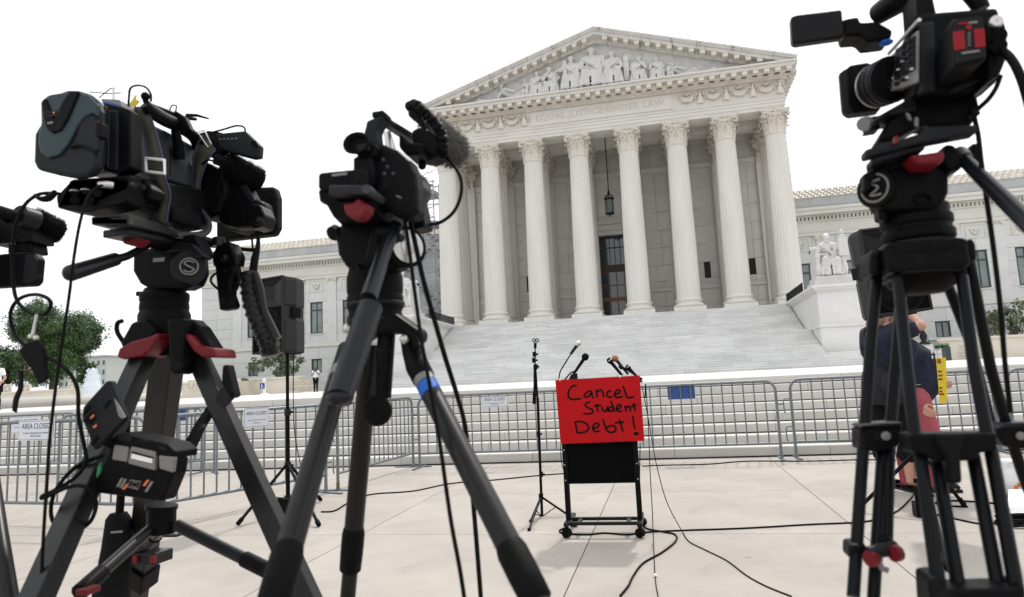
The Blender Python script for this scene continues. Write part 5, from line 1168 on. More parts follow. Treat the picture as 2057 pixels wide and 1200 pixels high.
stp = MB(); stp.tube(spline([(-.24,.04,1.0),(-.12,.185,1.2),(.06,.17,1.38),(.125,.05,1.475),(.14,-.13,1.32)],5),.016,5)
sand = MB()
for s in (-1,1): sand.prism([(s*.11-.05,.09+.05*s,0),(s*.11+.05,.09+.05*s,0),(s*.11+.05,-.17+.05*s,0),(s*.11-.05,-.17+.05*s,0)],(0,0,.025)); sand.cbox((s*.11,-.06+.05*s,.06),(.11,.05,.03)); sand.cbox((s*.11,.02+.05*s,.09),(.10,.03,.035))
ph = MB(); ph.cbox(phw+Vector((.0,-.045,-.075)),(.012,.075,.15),None,Matrix.Rotation(R(50),3,'X'))
person('woman in navy T-shirt with a charcoal bag at her waist', base1, 1.90, rz1, sk, ed,
  [('capri_trousers',['pelvis','hipl','thighl','kneel','calfl','hipr','thighr','kneer','calfr'],.03,M_blackcloth,{}),('tshirt',['pelvis','spine','chest','shl','upl','shr','upr'],.022,M_navy,SHW)],
  [('hair',hair,M_hair),('waist_bag',jk,M_charcoal),('bag_strap',stp,M_charcoal),('sandals',sand,M_blacksoft),('phone',ph,M_black)], M_skin)
g2 = G(1872,984); base2 = Vector((g2.x-.07,g2.y-.02,gz(g2.y))); rz2 = R(76); k2 = 1.70/1.75; Yc = g2.y-.2
hw = local(P(1890,771,Yc+.06), base2, rz2, k2); dd = (hw-Vector((.17,-.10,1.07))).normalized()
sk,ed = body_skel(((-.24,.12,1.12),(-.14,.17,.92)),((.20,-.06,1.08),tuple(hw-dd*.07)),.085,1.15,.11)
sk['belly'] = ((0,-.11,1.08),.15); ed += [('spine','belly'),('pelvis','belly')]; sk['bust'] = ((0,-.10,1.27),.125); ed += [('chest','bust'),('bust','belly')]
hair = MB(); hair.ball((0,.028,1.665),(.106,.112,.108),14,None,8,.03)
sn = shoes(None,.085,.11); lp = MB()
for s in (-1,1): lp.ball((s*.045,-.098,1.635),.009,6)
mo = MB(); mo.ball((0,-.096,1.575),(.028,.012,.008),8)
TR2 = [q for q in TR]
sp = MB()
for r_,(z0,n_) in enumerate(((1.335,6),(1.285,7))):
    for k in range(n_):
        a = R(-150+k*13); x,y = .235*math.cos(a)*.9, -.10+.175*math.sin(a); sp.tube([(x*1.02,y*1.02,z0),(x*1.02+.006,y*1.02,z0+.030)],.0065,5)
        if k%2: sp.tube([(x*1.02,y*1.02,z0+.028),(x*1.02+.02,y*1.03,z0+.028)],.0055,5)
person('woman in navy lettered T-shirt and pink trousers holding a yellow card', base2, 1.70, rz2, sk, ed,
  [('trousers',TR2,.022,M_pink,{'thighl':.105,'thighr':.105,'kneel':.082,'kneer':.082,'ankl':.062,'ankr':.062}),('tshirt',['pelvis','spine','chest','belly','bust','shl','upl','shr','upr'],.022,M_navy,SHW)],
  [('hair',hair,M_hair),('eyes',lp,M_black),('mouth',mo,M_redplastic),('sneakers',sn,M_gray),('shirt_print',sp,M_white)], M_skin)
pp = [P(1880,720,Yc),P(1896,719,Yc),P(1899,808,Yc),P(1888,811,Yc)]; card = thing('yellow_card','narrow yellow card with red lettering held upright by the woman in pink trousers','card',(pp[2]+pp[3])/2)
b = MB(); b.prism(pp,(.02,.004,0)); b.build('card', M_yellow, card)
rq = random.Random(3)
for py0,py1 in ((722,731),(745,752),(753,768),(778,784),(785,796)):
    for r_ in range(2 if py1-py0>8 else 1):
        yy0 = py0+(py1-py0)/2*r_; fx = 1882+(py0-720)*.07; a = P(fx+1,yy0,Yc-.004); c = P(fx+rq.uniform(7,12),yy0+3.2,Yc-.004)
        for k in range(3):
            b = MB(); b.box((a.x+(c.x-a.x)*k/3,Yc-.005,c.z),(a.x+(c.x-a.x)*(k+.7)/3,Yc-.003,a.z)); b.build('red_letter', M_redbright, card)
# ================================================================== CAMERA RIGS IN THE FOREGROUND
def pr(b, pts, Y, d, m=None, sh=(0,0)):   # an outline measured at depth Y, given real thickness d along the view depth
    b.prism([P(x,y,Y) for x,y in pts], (sh[0], d, sh[1]), m); return b
def bxp(b, x0, y0, x1, y1, Y0, Y1, m=None):   # a box whose near face spans the given picture corners at depth Y0
    a = P(x0,(y0+y1)/2,Y0); c = P(x1,(y0+y1)/2,Y0); t = P((x0+x1)/2,y0,Y0); u = P((x0+x1)/2,y1,Y0); b.box((a.x,Y0,u.z),(c.x,Y1,t.z),m); return b
def tb(b, pts, r, seg=10, m=None, sm=0):
    q = [P(*p) for p in pts]; q = spline(q,sm) if sm else q
    if hasattr(r,'__len__') and len(r) != len(q):
        k = len(r)-1; r = [r[min(int(t),k-1)]+(r[min(int(t),k-1)+1]-r[min(int(t),k-1)])*(t-min(int(t),k-1)) for t in [k*i/(len(q)-1) for i in range(len(q))]]
    b.tube(q, r, seg, m); return b
def part(nm, m, t, f, bev=0.002): b = MB(); f(b); return b.build(nm, m, t, bevel=bev)
def tripod_leg(t, segs, nm='leg'):
    """segs: list of (points, radius, material, part name); the first is the leg, the rest hang under it"""
    first = None
    for pts, r, m, n_ in segs:
        b = MB(); tb(b, pts, r, 12); o = b.build(n_, m, first or t)
        if first is None: first = o
    return first

# ------------------------------------------------------------------ LEFT RIG
YL = 1.62
g = P(318,1040,YL)
tl = thing('camera_tripod', 'black tripod with red clamps carrying the camera with the teal battery', 'tripod', (g.x,YL,gz(YL)))
GZ = lambda p: Vector((p.x,p.y,gz(p.y)))
def ext(a, b2, z): k = (z-a.z)/(b2.z-a.z); return a+(b2-a)*k
# legs
hubp = P(325,665,YL)
def flow_leg(t, top, low, w_, nm='leg', lock=None, w2=None):
    a, c = top, low; foot = ext(a, c, gz(YL)+.02); d = (foot-a).normalized(); side = d.cross(Vector((0,1,0))); side = side.normalized() if side.length > .1 else Vector((1,0,0)); fr = d.cross(side).normalized()
    def seg_(b, p, q, w0, dep):
        V = [p+side*sx*w0+fr*sy*dep for sx,sy in ((-1,-1),(-.35,-1.25),(.35,-1.25),(1,-1),(1,1),(-1,1))]; V2 = [x+(q-p) for x in V]; b.taper(V,V2)
    mid = a.lerp(foot,.52); b = MB(); seg_(b,a,mid,w_,w_*.7); lg = b.build(nm, M_carbon, t, bevel=.003)
    b = MB(); seg_(b,mid-d*.03,foot,w_*.72,w_*.5); b.build('lower_tube', M_carbon, lg, bevel=.002)
    b = MB(); seg_(b,mid-d*.05,mid+d*.03,w_*1.18,w_*.95); b.build('leg_lock', M_black, lg, bevel=.004)
    b = MB(); b.ball(foot,(.035,.035,.02),10); b.build('foot', M_blacksoft, lg); return lg
flow_leg(tl, P(300,690,YL-.02), P(105,1130,YL-.42), .0275)
flow_leg(tl, P(385,690,YL-.02), P(585,1130,YL-.22), .0235)
flow_leg(tl, P(340,700,YL+.08), P(285,1130,YL+.42), .038)
part('bowl_hub', M_black, tl, lambda b: (pr(b,[(288,640),(380,640),(398,660),(390,700),(368,715),(300,715),(262,700),(270,655)],YL-.05,.06), b.lathe([(.06,0),(.066,.02),(.066,.05),(.058,.07)],P(330,672,YL),24)),.006)
for s,(x0,pts) in enumerate(((0,[(263,648),(292,640),(312,660),(305,690),(248,705),(240,690)]),(1,[(380,640),(400,655),(432,705),(425,715),(400,706),(372,690)]))):
    part('shoulder_casting', M_black, tl, lambda b: pr(b,pts,YL-.075,.05),.007)
part('red_clamp', M_redplastic, tl, lambda b: pr(b,[(238,700),(262,686),(300,676),(316,668),(320,678),(300,705),(285,716),(245,722),(233,718)],YL-.10,.09),.006)
part('red_clamp', M_redplastic, tl, lambda b: pr(b,[(367,668),(380,674),(397,694),(430,700),(434,718),(405,718),(388,706),(372,684)],YL-.10,.09),.006)
part('center_grip', M_black, tl, lambda b: pr(b,[(336,640),(368,640),(366,720),(362,752),(346,752),(340,742)],YL-.11,.05),.006)
part('strap_loop', M_blacksoft, tl, lambda b: b.tube(spline([P(246,645,YL-.03),P(236,650,YL-.03),P(236,668,YL-.03),P(250,690,YL-.03)],5),.006,6),0)
# mid-level spreader
ysp = YL-.10
part('spreader_hub', M_black, tl, lambda b: (b.cyl(P(324,1072,ysp),P(325,1018,ysp),.033,seg=20), b.cyl(P(324,1022,ysp),P(325,1014,ysp),.037,seg=20)),.003)
for pts in ([(305,1062,ysp-.02),(255,1105,ysp-.10),(160,1190,ysp-.25)],[(355,1055,ysp),(440,1098,ysp),(535,1145,ysp-.03)],[(328,1060,ysp+.03),(300,1090,ysp+.15)]):
    sp = part('spreader_arm', M_blackmetal, tl, lambda b: (tb(b,pts,.0145,10)),0)
    a,c = P(*pts[-2]),P(*pts[-1]); b = MB(); b.tube([a.lerp(c,.55),c],.0185,10); b.build('arm_sleeve', M_black, sp)
part('red_lever', M_redplastic, tl, lambda b: (bxp(b,150,1185,172,1199,ysp-.27,ysp-.23)),.003)
part('leg_clamp', M_blackmetal, tl, lambda b: (bxp(b,262,1112,312,1136,YL+.28,YL+.36)),.004)
for x in (266,300): part('red_tab', M_redplastic, tl, lambda b: bxp(b,x,1118,x+8,1132,YL+.27,YL+.285),.001)
# fluid head
hd = thing('fluid_head', 'rounded black fluid head with a white S emblem', 'tripod head', P(330,640,YL))
part('bowl_clamp', M_blacksoft, hd, lambda b: (b.lathe([(.058,.0),(.060,.012),(.062,.03),(.060,.045),(.062,.048),(.062,.066),(.054,.072),(.050,.08)],P(330,640,YL),28), b.box(P(272,595,YL),P(283,585,YL)+Vector((0,.03,0)))),.002)
part('head_body', M_black, hd, lambda b: pr(b,[(265,500),(370,493),(392,505),(395,545),(385,572),(368,580),(300,582),(278,570),(264,545)],YL-.055,.06),.012)
c = P(383,538,YL-.062)
part('drag_dial', M_gray, hd, lambda b: b.lathe([(.045,0),(.046,.008),(.042,.014)],P(381,538,YL-.05),28,None,(.55,-1,0)),.002)
n_ = Vector((.48,-.88,0)).normalized(); xx = Vector((.88,.48,0)); cc = P(382,538,YL-.052)+n_*.017
b = MB(); b.tube([cc+xx*(.0215*math.cos(a))+Vector((0,0,.0215*math.sin(a))) for a in [2*math.pi*k/24 for k in range(24)]],.0024,6,None,True,False,True)
b.tube(spline([cc+xx*.012+Vector((0,0,.010)),cc+xx*.0+Vector((0,0,.015)),cc-xx*.012+Vector((0,0,.008)),cc+Vector((0,0,0)),cc+xx*.012-Vector((0,0,.008)),cc-Vector((0,0,.015)),cc-xx*.012-Vector((0,0,.010))],4),.0026,6); b.build('emblem', M_lightgray, hd)
part('label_plate', M_lightgray, hd, lambda b: pr(b,[(308,519),(331,517),(330,525),(307,527)],YL-.0565,.001),0)
part('head_top', M_black, hd, lambda b: (pr(b,[(300,478),(390,470),(410,508),(400,518),(300,512)],YL-.05,.05)),.006)
part('side_wing', M_blackmetal, hd, lambda b: pr(b,[(330,508),(358,485),(385,490),(412,515),(398,518),(375,504)],YL-.07,.03),.003)
part('pan_bar', M_blackmetal, hd, lambda b: (tb(b,[(332,474,YL-.03),(255,515,YL-.16),(150,545,YL-.33)],[.0085,.010,.0125],12), tb(b,[(232,521,YL-.20),(142,549,YL-.345)],[.0165,.0185],14), b.ball(P(143,548.6,YL-.345),.0186,12)),0)
part('red_knob', M_redplastic, hd, lambda b: pr(b,[(235,468),(272,466),(276,478),(262,492),(246,490)],YL-.20,.05),.006)
part('slide_plate', M_blackmetal, hd, lambda b: (pr(b,[(183,436),(255,430),(258,452),(184,452)],YL-.30,.02), b.hexa([P(183,452,YL-.30),P(258,452,YL-.30),P(440,498,YL+.18),P(375,500,YL+.18),P(183,436,YL-.30),P(258,430,YL-.30),P(440,482,YL+.18),P(375,484,YL+.18)]), b.hexa([P(206,478,YL-.26),P(258,470,YL-.26),P(420,508,YL+.12),P(370,512,YL+.12),P(206,463,YL-.26),P(258,456,YL-.26),P(420,494,YL+.12),P(370,498,YL+.12)])),.003)

# ENG camera
cm = thing('broadcast_camera', 'large black shoulder camera with a teal battery and olive strap', 'video camera', P(260,470,1.45))
Yb = 1.30
outl = [(79,202),(95,190),(118,186),(135,180),(152,180),(176,187),(192,200),(199,222),(199,262),(196,300),(193,335),(178,352),(150,357),(112,350),(72,340),(66,325),(68,270),(74,258),(80,250)]
part('battery', M_gray, cm, lambda b: pr(b,outl,Yb,.025),.008)
part('battery_cover', M_teal, cm, lambda b: pr(b,[(86,200),(100,190),(118,187),(150,184),(176,190),(196,210),(197,235),(186,228),(170,235),(155,255),(138,288),(118,312),(95,318),(82,308),(76,290),(78,262),(82,250)],Yb-.006,.007),.004)
part('battery_badge', M_black, cm, lambda b: pr(b,[(82,206),(90,197),(100,222),(108,240),(124,205),(138,184),(158,184),(146,212),(134,240),(120,262),(104,268),(92,258),(86,236)],Yb-.011,.006),.003)
for x0,y0,x1,m in ((88,224,122,M_gray),(92,231,118,M_gray),(95,246,106,M_lightgray)): part('badge_print', m, cm, lambda b: pr(b,[(x0,y0),(x1,y0-2),(x1,y0+2),(x0,y0+4)],Yb-.0115,.0004),0)
part('badge_dot', M_orange, cm, lambda b: b.ball(P(108,227,Yb-.0115),(.003,.001,.003),8),0)
part('battery_shoulder', M_gray, cm, lambda b: pr(b,[(150,290),(158,250),(172,232),(185,230),(197,244),(198,300),(190,305),(168,294)],Yb-.003,.006),.003)
part('battery_rib', M_black, cm, lambda b: tb(b,[(142,297,Yb-.004),(158,292,Yb-.006),(178,298,Yb-.005),(193,308,Yb-.003)],.003,6,None,5),0)
part('battery_latch', M_black, cm, lambda b: bxp(b,192,246,202,275,Yb-.004,Yb+.02),.002)
part('battery_plate', M_gray, cm, lambda b: pr(b,[(203,212),(210,212),(206,330),(192,330)],Yb+.03,.012),.002)
part('rear_housing', M_black, cm, lambda b: pr(b,[(207,205),(245,215),(260,220),(262,335),(235,350),(205,342)],Yb+.06,.04),.004)
part('side_cover', M_gray, cm, lambda b: pr(b,[(218,220),(236,222),(234,342),(215,338)],Yb+.052,.01),.003)
part('top_plate', M_lightgray, cm, lambda b: pr(b,[(202,198),(240,200),(243,214),(206,210)],Yb+.085,.05),.002)
part('blue_label', M_tape, cm, lambda b: pr(b,[(206,203),(240,211),(240,219),(207,211)],Yb+.083,.003),0)
# body side, with seams, vents and buttons
Xs = P(258,330,Yb+.15).x
def side(px, py):   # a point on the camera's right flank
    d = px_ray(px,py); k = Xs/d.x; return EYE+d*k
def flank(b, pts, th, m=None): b.prism([side(x,y) for x,y in pts], (th,0,0), m)
part('body', M_camgray, cm, lambda b: flank(b,[(246,220),(300,246),(345,268),(385,290),(402,310),(402,372),(385,378),(340,362),(300,350),(258,342)],-.13),.006)
part('body_vent', M_black, cm, lambda b: [flank(b,[(252,236+k*9),(276,240+k*8.6),(276,243+k*8.6),(252,240+k*9)],.0015) for k in range(6)],0)
part('body_panel', M_black, cm, lambda b: flank(b,[(250,232),(268,236),(281,262),(283,325),(276,338),(252,338)],.001),0)
part('body_door', M_camgray, cm, lambda b: flank(b,[(318,292),(340,300),(340,352),(318,345)],.002),.001)
part('body_seam', M_black, cm, lambda b: (flank(b,[(341,298),(342,298),(342,354),(341,354)],.0015),flank(b,[(300,348),(385,377),(385,380),(300,352)],.0015)),0)
me_t = side(384,327); lettering('maker_lettering','Panasonic',.0165,(Xs+.0015,me_t.y+.03,me_t.z-.004),(0,1,0),(0,0,1),M_white,cm,depth=.0004)
part('lower_body', M_black, cm, lambda b: (pr(b,[(112,395),(145,360),(255,352),(262,372),(250,408),(170,428),(115,418)],Yb+.05,.06), b.hexa([P(115,418,Yb+.05),P(255,405,Yb+.05),P(425,460,YL+.10),P(360,470,YL+.10),P(140,362,Yb+.05),P(262,352,Yb+.05),P(425,385,YL+.10),P(360,385,YL+.10)])),.004)
part('rear_connectors', M_black, cm, lambda b: [b.cyl(P(x,y,Yb+.052),P(x,y,Yb+.035),.010,seg=12) for x,y in ((150,385),(172,383),(196,388),(150,402),(180,402))],.001)
part('rear_connector_ring', M_silver, cm, lambda b: [b.lathe([(.0085,0),(.0105,0),(.0105,.002),(.0085,.002)],P(x,y,Yb+.034),14) for x,y in ((150,385),(172,383))],0)
part('power_plug', M_silver, cm, lambda b: (tb(b,[(197,371,Yb+.02),(215,371,Yb+.03),(226,373,Yb+.04)],[.007,.0085,.009],10)),0)
part('audio_panel', M_black, cm, lambda b: pr(b,[(232,352),(252,345),(290,358),(305,380),(300,398),(262,402),(235,400)],Yb+.10,.05),.004)
part('audio_knob', M_gray, cm, lambda b: [b.cyl(P(x,y,Yb+.10),P(x,y,Yb+.085),.007,seg=12) for x,y in ((255,368),(270,368),(262,384),(278,385),(288,376))],0)
part('shoulder_pad', M_blacksoft, cm, lambda b: pr(b,[(278,410),(300,395),(330,392),(350,420),(345,445),(280,440)],YL-.10,.12),.01)
part('clip_lever', M_lightgray, cm, lambda b: tb(b,[(246,388,Yb+.09),(258,400,Yb+.095),(275,402,Yb+.1)],.005,8),0)
# top handle with microphone wire
part('handle', M_black, cm, lambda b: (tb(b,[(292,210,Yb+.12),(302,222,Yb+.14),(330,240,YL-.10),(362,255,YL-.02),(388,275,YL+.05),(398,300,YL+.08)],[.013,.017,.0185,.0185,.016,.013],14,None,4), tb(b,[(352,262,YL-.04),(358,290,YL-.02),(360,318,YL)],[.012,.014,.016],10), [b.tube([P(306+k*9,235+k*5,Yb+.15+k*.03),P(308+k*9,231+k*5,Yb+.15+k*.03)],  .0192,12) for k in range(6)]),0)
part('microphone_boom', M_blacksoft, cm, lambda b: (tb(b,[(290,190,Yb+.13),(296,208,Yb+.14),(330,222,YL-.10),(368,236,YL),(395,240,YL+.04)],[.006,.007,.006,.006,.004],8,None,4), b.ball(P(292,194,Yb+.13),.011,10), tb(b,[(375,232,YL),(395,232,YL+.03),(420,239,YL+.05)],[.0055,.0045,.0025],8)),0)
part('wire_loop', M_blacksoft, cm, lambda b: (tb(b,[(258,214,Yb+.10),(259,196,Yb+.10),(262,178,Yb+.10),(275,172,Yb+.11),(293,176,Yb+.12),(303,190,Yb+.13),(303,204,Yb+.13)],.0027,6,None,6)),0)
part('wire_loop', M_blacksoft, cm, lambda b: (tb(b,[(340,225,YL-.05),(345,213,YL-.05),(354,213,YL-.03),(353,224,YL-.03)],.002,6,None,5)),0)
part('antenna', M_black, cm, lambda b: (tb(b,[(180,185,Yb+.10),(215,188,Yb+.10),(243,187,Yb+.10)],.0014,5), tb(b,[(199,197,Yb+.09),(222,178,Yb+.09),(230,178,Yb+.09)],.0014,5), tb(b,[(228,206,Yb+.09),(228,176,Yb+.09)],.0028,6,M_silver)),0)
part('yellow_tie', M_yellow, cm, lambda b: pr(b,[(258,212),(266,200),(273,190),(272,199),(280,203),(270,214)],Yb+.10,.003),0)
# strap with blue edges and metal buckle
def ribbon(b, rows, th, m, lo=0.0, hi=1.0):
    A = [P(x0+(x1-x0)*lo,y0+(y1-y0)*lo,Y) for x0,y0,x1,y1,Y in rows]; B2 = [P(x0+(x1-x0)*hi,y0+(y1-y0)*hi,Y) for x0,y0,x1,y1,Y in rows]
    A = spline(A,5); B2 = spline(B2,5); n = len(A); V = []
    for p,q in zip(A,B2): V += [p,q,q+Vector((0,th,0)),p+Vector((0,th,0))]
    F = []
    for i in range(n-1):
        for k in range(4): F.append((i*4+k,i*4+(k+1)%4,(i+1)*4+(k+1)%4,(i+1)*4+k))
    F += [(3,2,1,0),((n-1)*4,(n-1)*4+1,(n-1)*4+2,(n-1)*4+3)]; b.add(V,F,m,True)
rows = [(258,215,287,214,Yb+.14),(276,240,303,236,Yb+.13),(290,280,317,278,Yb+.14),(296,320,327,322,Yb+.14),(299,352,330,352,Yb+.15),(310,385,340,378,Yb+.16),(314,408,342,396,Yb+.17),(308,430,338,420,Yb+.17),(306,446,336,446,Yb+.18),(322,462,345,450,Yb+.20)]
rows2 = [(332,468,340,455,Yb+.20),(350,478,354,464,YL-.08),(385,480,386,466,YL-.02),(410,476,405,463,YL+.02),(424,462,414,455,YL+.04),(422,440,412,438,YL+.05),(405,418,396,414,YL+.05),(388,395,402,392,YL+.05),(386,360,402,366,YL+.05),(386,320,416,326,YL+.05),(392,296,428,308,YL+.05),(400,272,432,298,YL+.06),(393,268,405,268,YL+.06)]
st = part('shoulder_strap', M_strap, cm, lambda b: (ribbon(b,rows,.003,None,.14,.86), ribbon(b,rows2,.003,None,.14,.86)),0)
b = MB(); [ribbon(b,r_,.0034,None,l,h) for r_ in (rows,rows2) for l,h in ((0,.16),(.84,1))]; b.build('strap_edge', M_strapedge, st)
b = MB(); b.tube([P(x,y,Yb+.130) for x,y in ((293,318),(330,322),(331,349),(294,345))],.0042,6,None,False,False,True); b.build('buckle', M_bag, st, bevel=0)
part('strap_ring', M_silver, cm, lambda b: b.tube([P(x,y,YL+.05) for x,y in ((396,266),(410,262),(425,290),(418,296),(404,276))],.0022,6,None,False,False,True),0)
# lens, hood, viewfinder, furry microphone
part('lens', M_black, cm, lambda b: b.lathe([(.05,0),(.052,.05),(.044,.06),(.046,.13),(.058,.14),(.060,.22),(.052,.23)],P(420,405,YL+.10),28,None,(0,1,0)),.002)
part('lens_grip', M_black, cm, lambda b: pr(b,[(430,375),(450,362),(490,368),(505,395),(528,405),(532,430),(520,455),(470,458),(440,450),(428,420)],YL+.12,.06),.012)
part('grip_strap', M_gray, cm, lambda b: pr(b,[(478,372),(492,368),(512,402),(505,410)],YL+.115,.01),.003)
part('lens_servo', M_blackgloss, cm, lambda b: (pr(b,[(492,420),(505,408),(522,412),(532,432),(526,455),(508,460),(496,445)],YL+.10,.06),b.ball(P(520,445,YL+.10),.014,10)),.006)
part('matte_box', M_black, cm, lambda b: (pr(b,[(432,380),(525,375),(550,374),(556,395),(556,455),(548,472),(433,485)],YL+.30,.04)),.010)
part('viewfinder', M_gray, cm, lambda b: (pr(b,[(432,268),(492,262),(500,270),(522,292),(520,316),(506,318),(440,300)],YL+.06,.025)),.006)
part('viewfinder_slots', M_lightgray, cm, lambda b: [pr(b,[(440+k*8,279-k*.4),(444+k*8,279-k*.4),(444+k*8,281-k*.4),(440+k*8,281-k*.4)],YL+.057,.003) for k in range(5)],0)
part('viewfinder_mount', M_black, cm, lambda b: pr(b,[(388,270),(418,262),(446,266),(450,302),(428,318),(396,304)],YL+.065,.03),.004)
part('handle_mount', M_black, cm, lambda b: pr(b,[(345,226),(352,222),(372,236),(384,262),(362,262)],YL-.05,.02),.003)
part('viewfinder_arm', M_black, cm, lambda b: (tb(b,[(405,285,YL+.06),(430,310,YL+.08),(452,325,YL+.09)],.012,10)),0)
part('viewfinder_button', M_black, cm, lambda b: b.cyl(P(510,288,YL+.055),P(510,288,YL+.048),.008,seg=14),0)
part('viewfinder_cable', M_blacksoft, cm, lambda b: tb(b,[(420,268,YL+.07),(450,260,YL+.06),(475,253,YL+.06),(490,256,YL+.06),(493,266,YL+.07)],.0028,6,None,5),0)
part('lens_cable', M_blacksoft, cm, lambda b: (tb(b,[(405,330,YL+.05),(420,322,YL+.04),(440,330,YL+.05),(445,350,YL+.06),(438,380,YL+.07),(440,400,YL+.08)],.003,6,None,5)),0)
def furry(b, a, c, r, n, ln, seed=1):
    rq = random.Random(seed); d = (c-a); L = d.length; d.normalize(); x,y = basis(d)
    b.tube([a,a+d*L*.08,a+d*L*.9,c],[r*.55,r*.85,r*.85,r*.45],14)
    for k in range(n):
        t = rq.random(); th = rq.uniform(0,6.28); e = (x*math.cos(th)+y*math.sin(th)); rr = r*.85*(1 if t < .88 else (1-(t-.88)/.12*.5)); p = a+d*(L*t)+e*rr
        q = p+(e+Vector((rq.uniform(-.5,.5),rq.uniform(-.5,.5),rq.uniform(-.6,.3)))*.8+d*rq.uniform(-.4,.6)).normalized()*ln*rq.uniform(.5,1.1); w_ = e.cross(d)*.0012; b.add([p-w_,p+w_,q],[(0,1,2)])
part('furry_microphone', M_fur, cm, lambda b: furry(b,P(448,325,YL+.08),P(527,368,YL+.17),.043,2000,.013,3),0)
part('lens_block', M_black, cm, lambda b: pr(b,[(398,318),(425,330),(448,345),(455,385),(440,420),(400,430),(392,380)],YL+.08,.08),.008)
part('mic_mount', M_black, cm, lambda b: tb(b,[(432,318,YL+.07),(465,330,YL+.09),(475,345,YL+.1)],.018,10),0)
# zoom and focus demand hanging from the plate
dm = thing('zoom_control', 'black zoom grip hanging on a bracket beside the S emblem head', 'zoom grip', P(450,622,YL+.06))
part('grip', M_black, dm, lambda b: pr(b,[(430,528),(470,525),(472,548),(464,562),(462,590),(470,612),(466,620),(440,624),(436,590)],YL+.05,.035),.006)
part('thumb_unit', M_blackgloss, dm, lambda b: (pr(b,[(425,512),(438,488),(462,486),(475,512),(472,532),(428,535)],YL+.045,.045),b.ball(P(452,520,YL+.04),.012,10)),.006)
part('bracket', M_blackmetal, dm, lambda b: (tb(b,[(398,486,YL+.06),(430,492,YL+.06),(455,490,YL+.06)],.010,10), b.cyl(P(440,495,YL+.05),P(440,478,YL+.05),.017,seg=14)),0)
part('cable', M_blacksoft, dm, lambda b: tb(b,[(455,480,YL+.05),(466,505,YL+.04),(474,530,YL+.035),(480,560,YL+.035),(476,580,YL+.035),(462,590,YL+.035),(440,582,YL+.035),(424,566,YL+.035),(430,552,YL+.035),(452,545,YL+.03)],.0035,7,None,6),0)
sl = thing('rain_sleeve', 'ruched black satin sleeve hanging below the large camera lens', 'sleeve', P(545,720,YL+.12))
def sleeve(b):
    pts = spline([P(500,546,YL+.1),P(503,580,YL+.1),P(512,620,YL+.1),P(528,660,YL+.1),P(540,690,YL+.1),P(544,716,YL+.1)],9); n = len(pts); seg = 20; V = []
    for i,p in enumerate(pts):
        t = i/(n-1); d = (pts[min(i+1,n-1)]-pts[max(i-1,0)]).normalized(); x = Vector((1,0,0)); x = (x-d*x.dot(d)).normalized(); y = d.cross(x)
        for k in range(seg):
            a = 2*math.pi*k/seg; r = (.024+.004*math.sin(t*3.1))*(1+.10*math.sin(i*2.1+1.5*math.sin(a*2))+.07*math.sin(a*5+i*1.3))*(1 if i not in (0,n-1) else .7)
            V.append(p+x*r*math.cos(a)+y*r*math.sin(a))
    b.add(V,[(i*seg+k,i*seg+(k+1)%seg,(i+1)*seg+(k+1)%seg,(i+1)*seg+k) for i in range(n-1) for k in range(seg)]+[tuple(range(seg)),tuple(range((n-1)*seg,n*seg))],None,True)
part('sleeve', M_satin, sl, sleeve, 0)
part('frill', M_satin, sl, lambda b: tb(b,[(512,548,YL+.085),(522,580,YL+.085),(530,620,YL+.085),(542,650,YL+.085),(556,682,YL+.085)],[.010,.012,.009,.012,.014],9,None,3),0)
part('frill_end', M_satin, sl, lambda b: furry(b,P(545,678,YL+.09),P(549,714,YL+.09),.017,160,.008,5),0)
part('hanger', M_blacksoft, sl, lambda b: (tb(b,[(519,470,YL+.12),(518,495,YL+.11),(512,520,YL+.105),(508,548,YL+.1)],[.004,.007,.011,.011],8,None,4), tb(b,[(474,500,YL+.11),(512,503,YL+.11)],.006,8), tb(b,[(505,470,YL+.12),(508,500,YL+.11)],.003,6)),0)
# power pack and charger plate strapped to the left tripod
Yk = 1.30
pk = thing('battery_pack', 'grey-fronted power pack strapped to a leg of the red-clamped tripod', 'battery', P(275,1000,Yk))
part('case', M_black, pk, lambda b: b.taper([P(x,y,Yk) for x,y in ((220,908),(350,928),(344,962),(214,938))],[P(x,y,Yk+.10) for x,y in ((190,950),(338,990),(318,1015),(195,985))]) if False else pr(b,[(222,893),(352,922),(348,952),(325,1008),(186,990),(205,940)],Yk+.012,.045),.005)
part('face', M_lightgray, pk, lambda b: pr(b,[(229,893),(258,898),(254,929),(224,924)],Yk+.004,.012),.003)
part('face', M_lightgray, pk, lambda b: pr(b,[(262,897),(312,908),(310,946),(256,932)],Yk+.002,.012),.003)
part('face', M_lightgray, pk, lambda b: pr(b,[(318,915),(350,918),(346,950),(319,942)],Yk+.004,.012),.003)
part('release_slot', M_white, pk, lambda b: pr(b,[(265,911),(306,922),(305,931),(263,921)],Yk+.0005,.003),0)
part('slot_shade', M_black, pk, lambda b: pr(b,[(264,907),(308,919),(307,922),(264,911)],Yk+.0003,.003),0)
part('lid', M_black, pk, lambda b: pr(b,[(232,874),(240,870),(336,893),(352,908),(350,922),(222,895)],Yk+.006,.075),.003)
part('lid_edge', M_gray, pk, lambda b: pr(b,[(233,872),(264,879),(264,888),(236,884)],Yk+.003,.006),.001)
part('lid_edge', M_gray, pk, lambda b: pr(b,[(318,896),(334,900),(334,906),(318,902)],Yk+.003,.006),.001)
part('green_label', M_green, pk, lambda b: pr(b,[(196,940),(202,928),(200,950),(193,960)],Yk+.008,.005),0)
part('square_mark', M_lightgray, pk, lambda b: (b.tube([P(x,y,Yk+.011) for x,y in ((262,965),(283,968),(277,983),(255,978))],.0016,4,None,False,False,True), b.tube([P(x,y,Yk+.011) for x,y in ((266,969),(278,971),(274,979),(262,976))],.0011,4,None,False,False,True)),0)
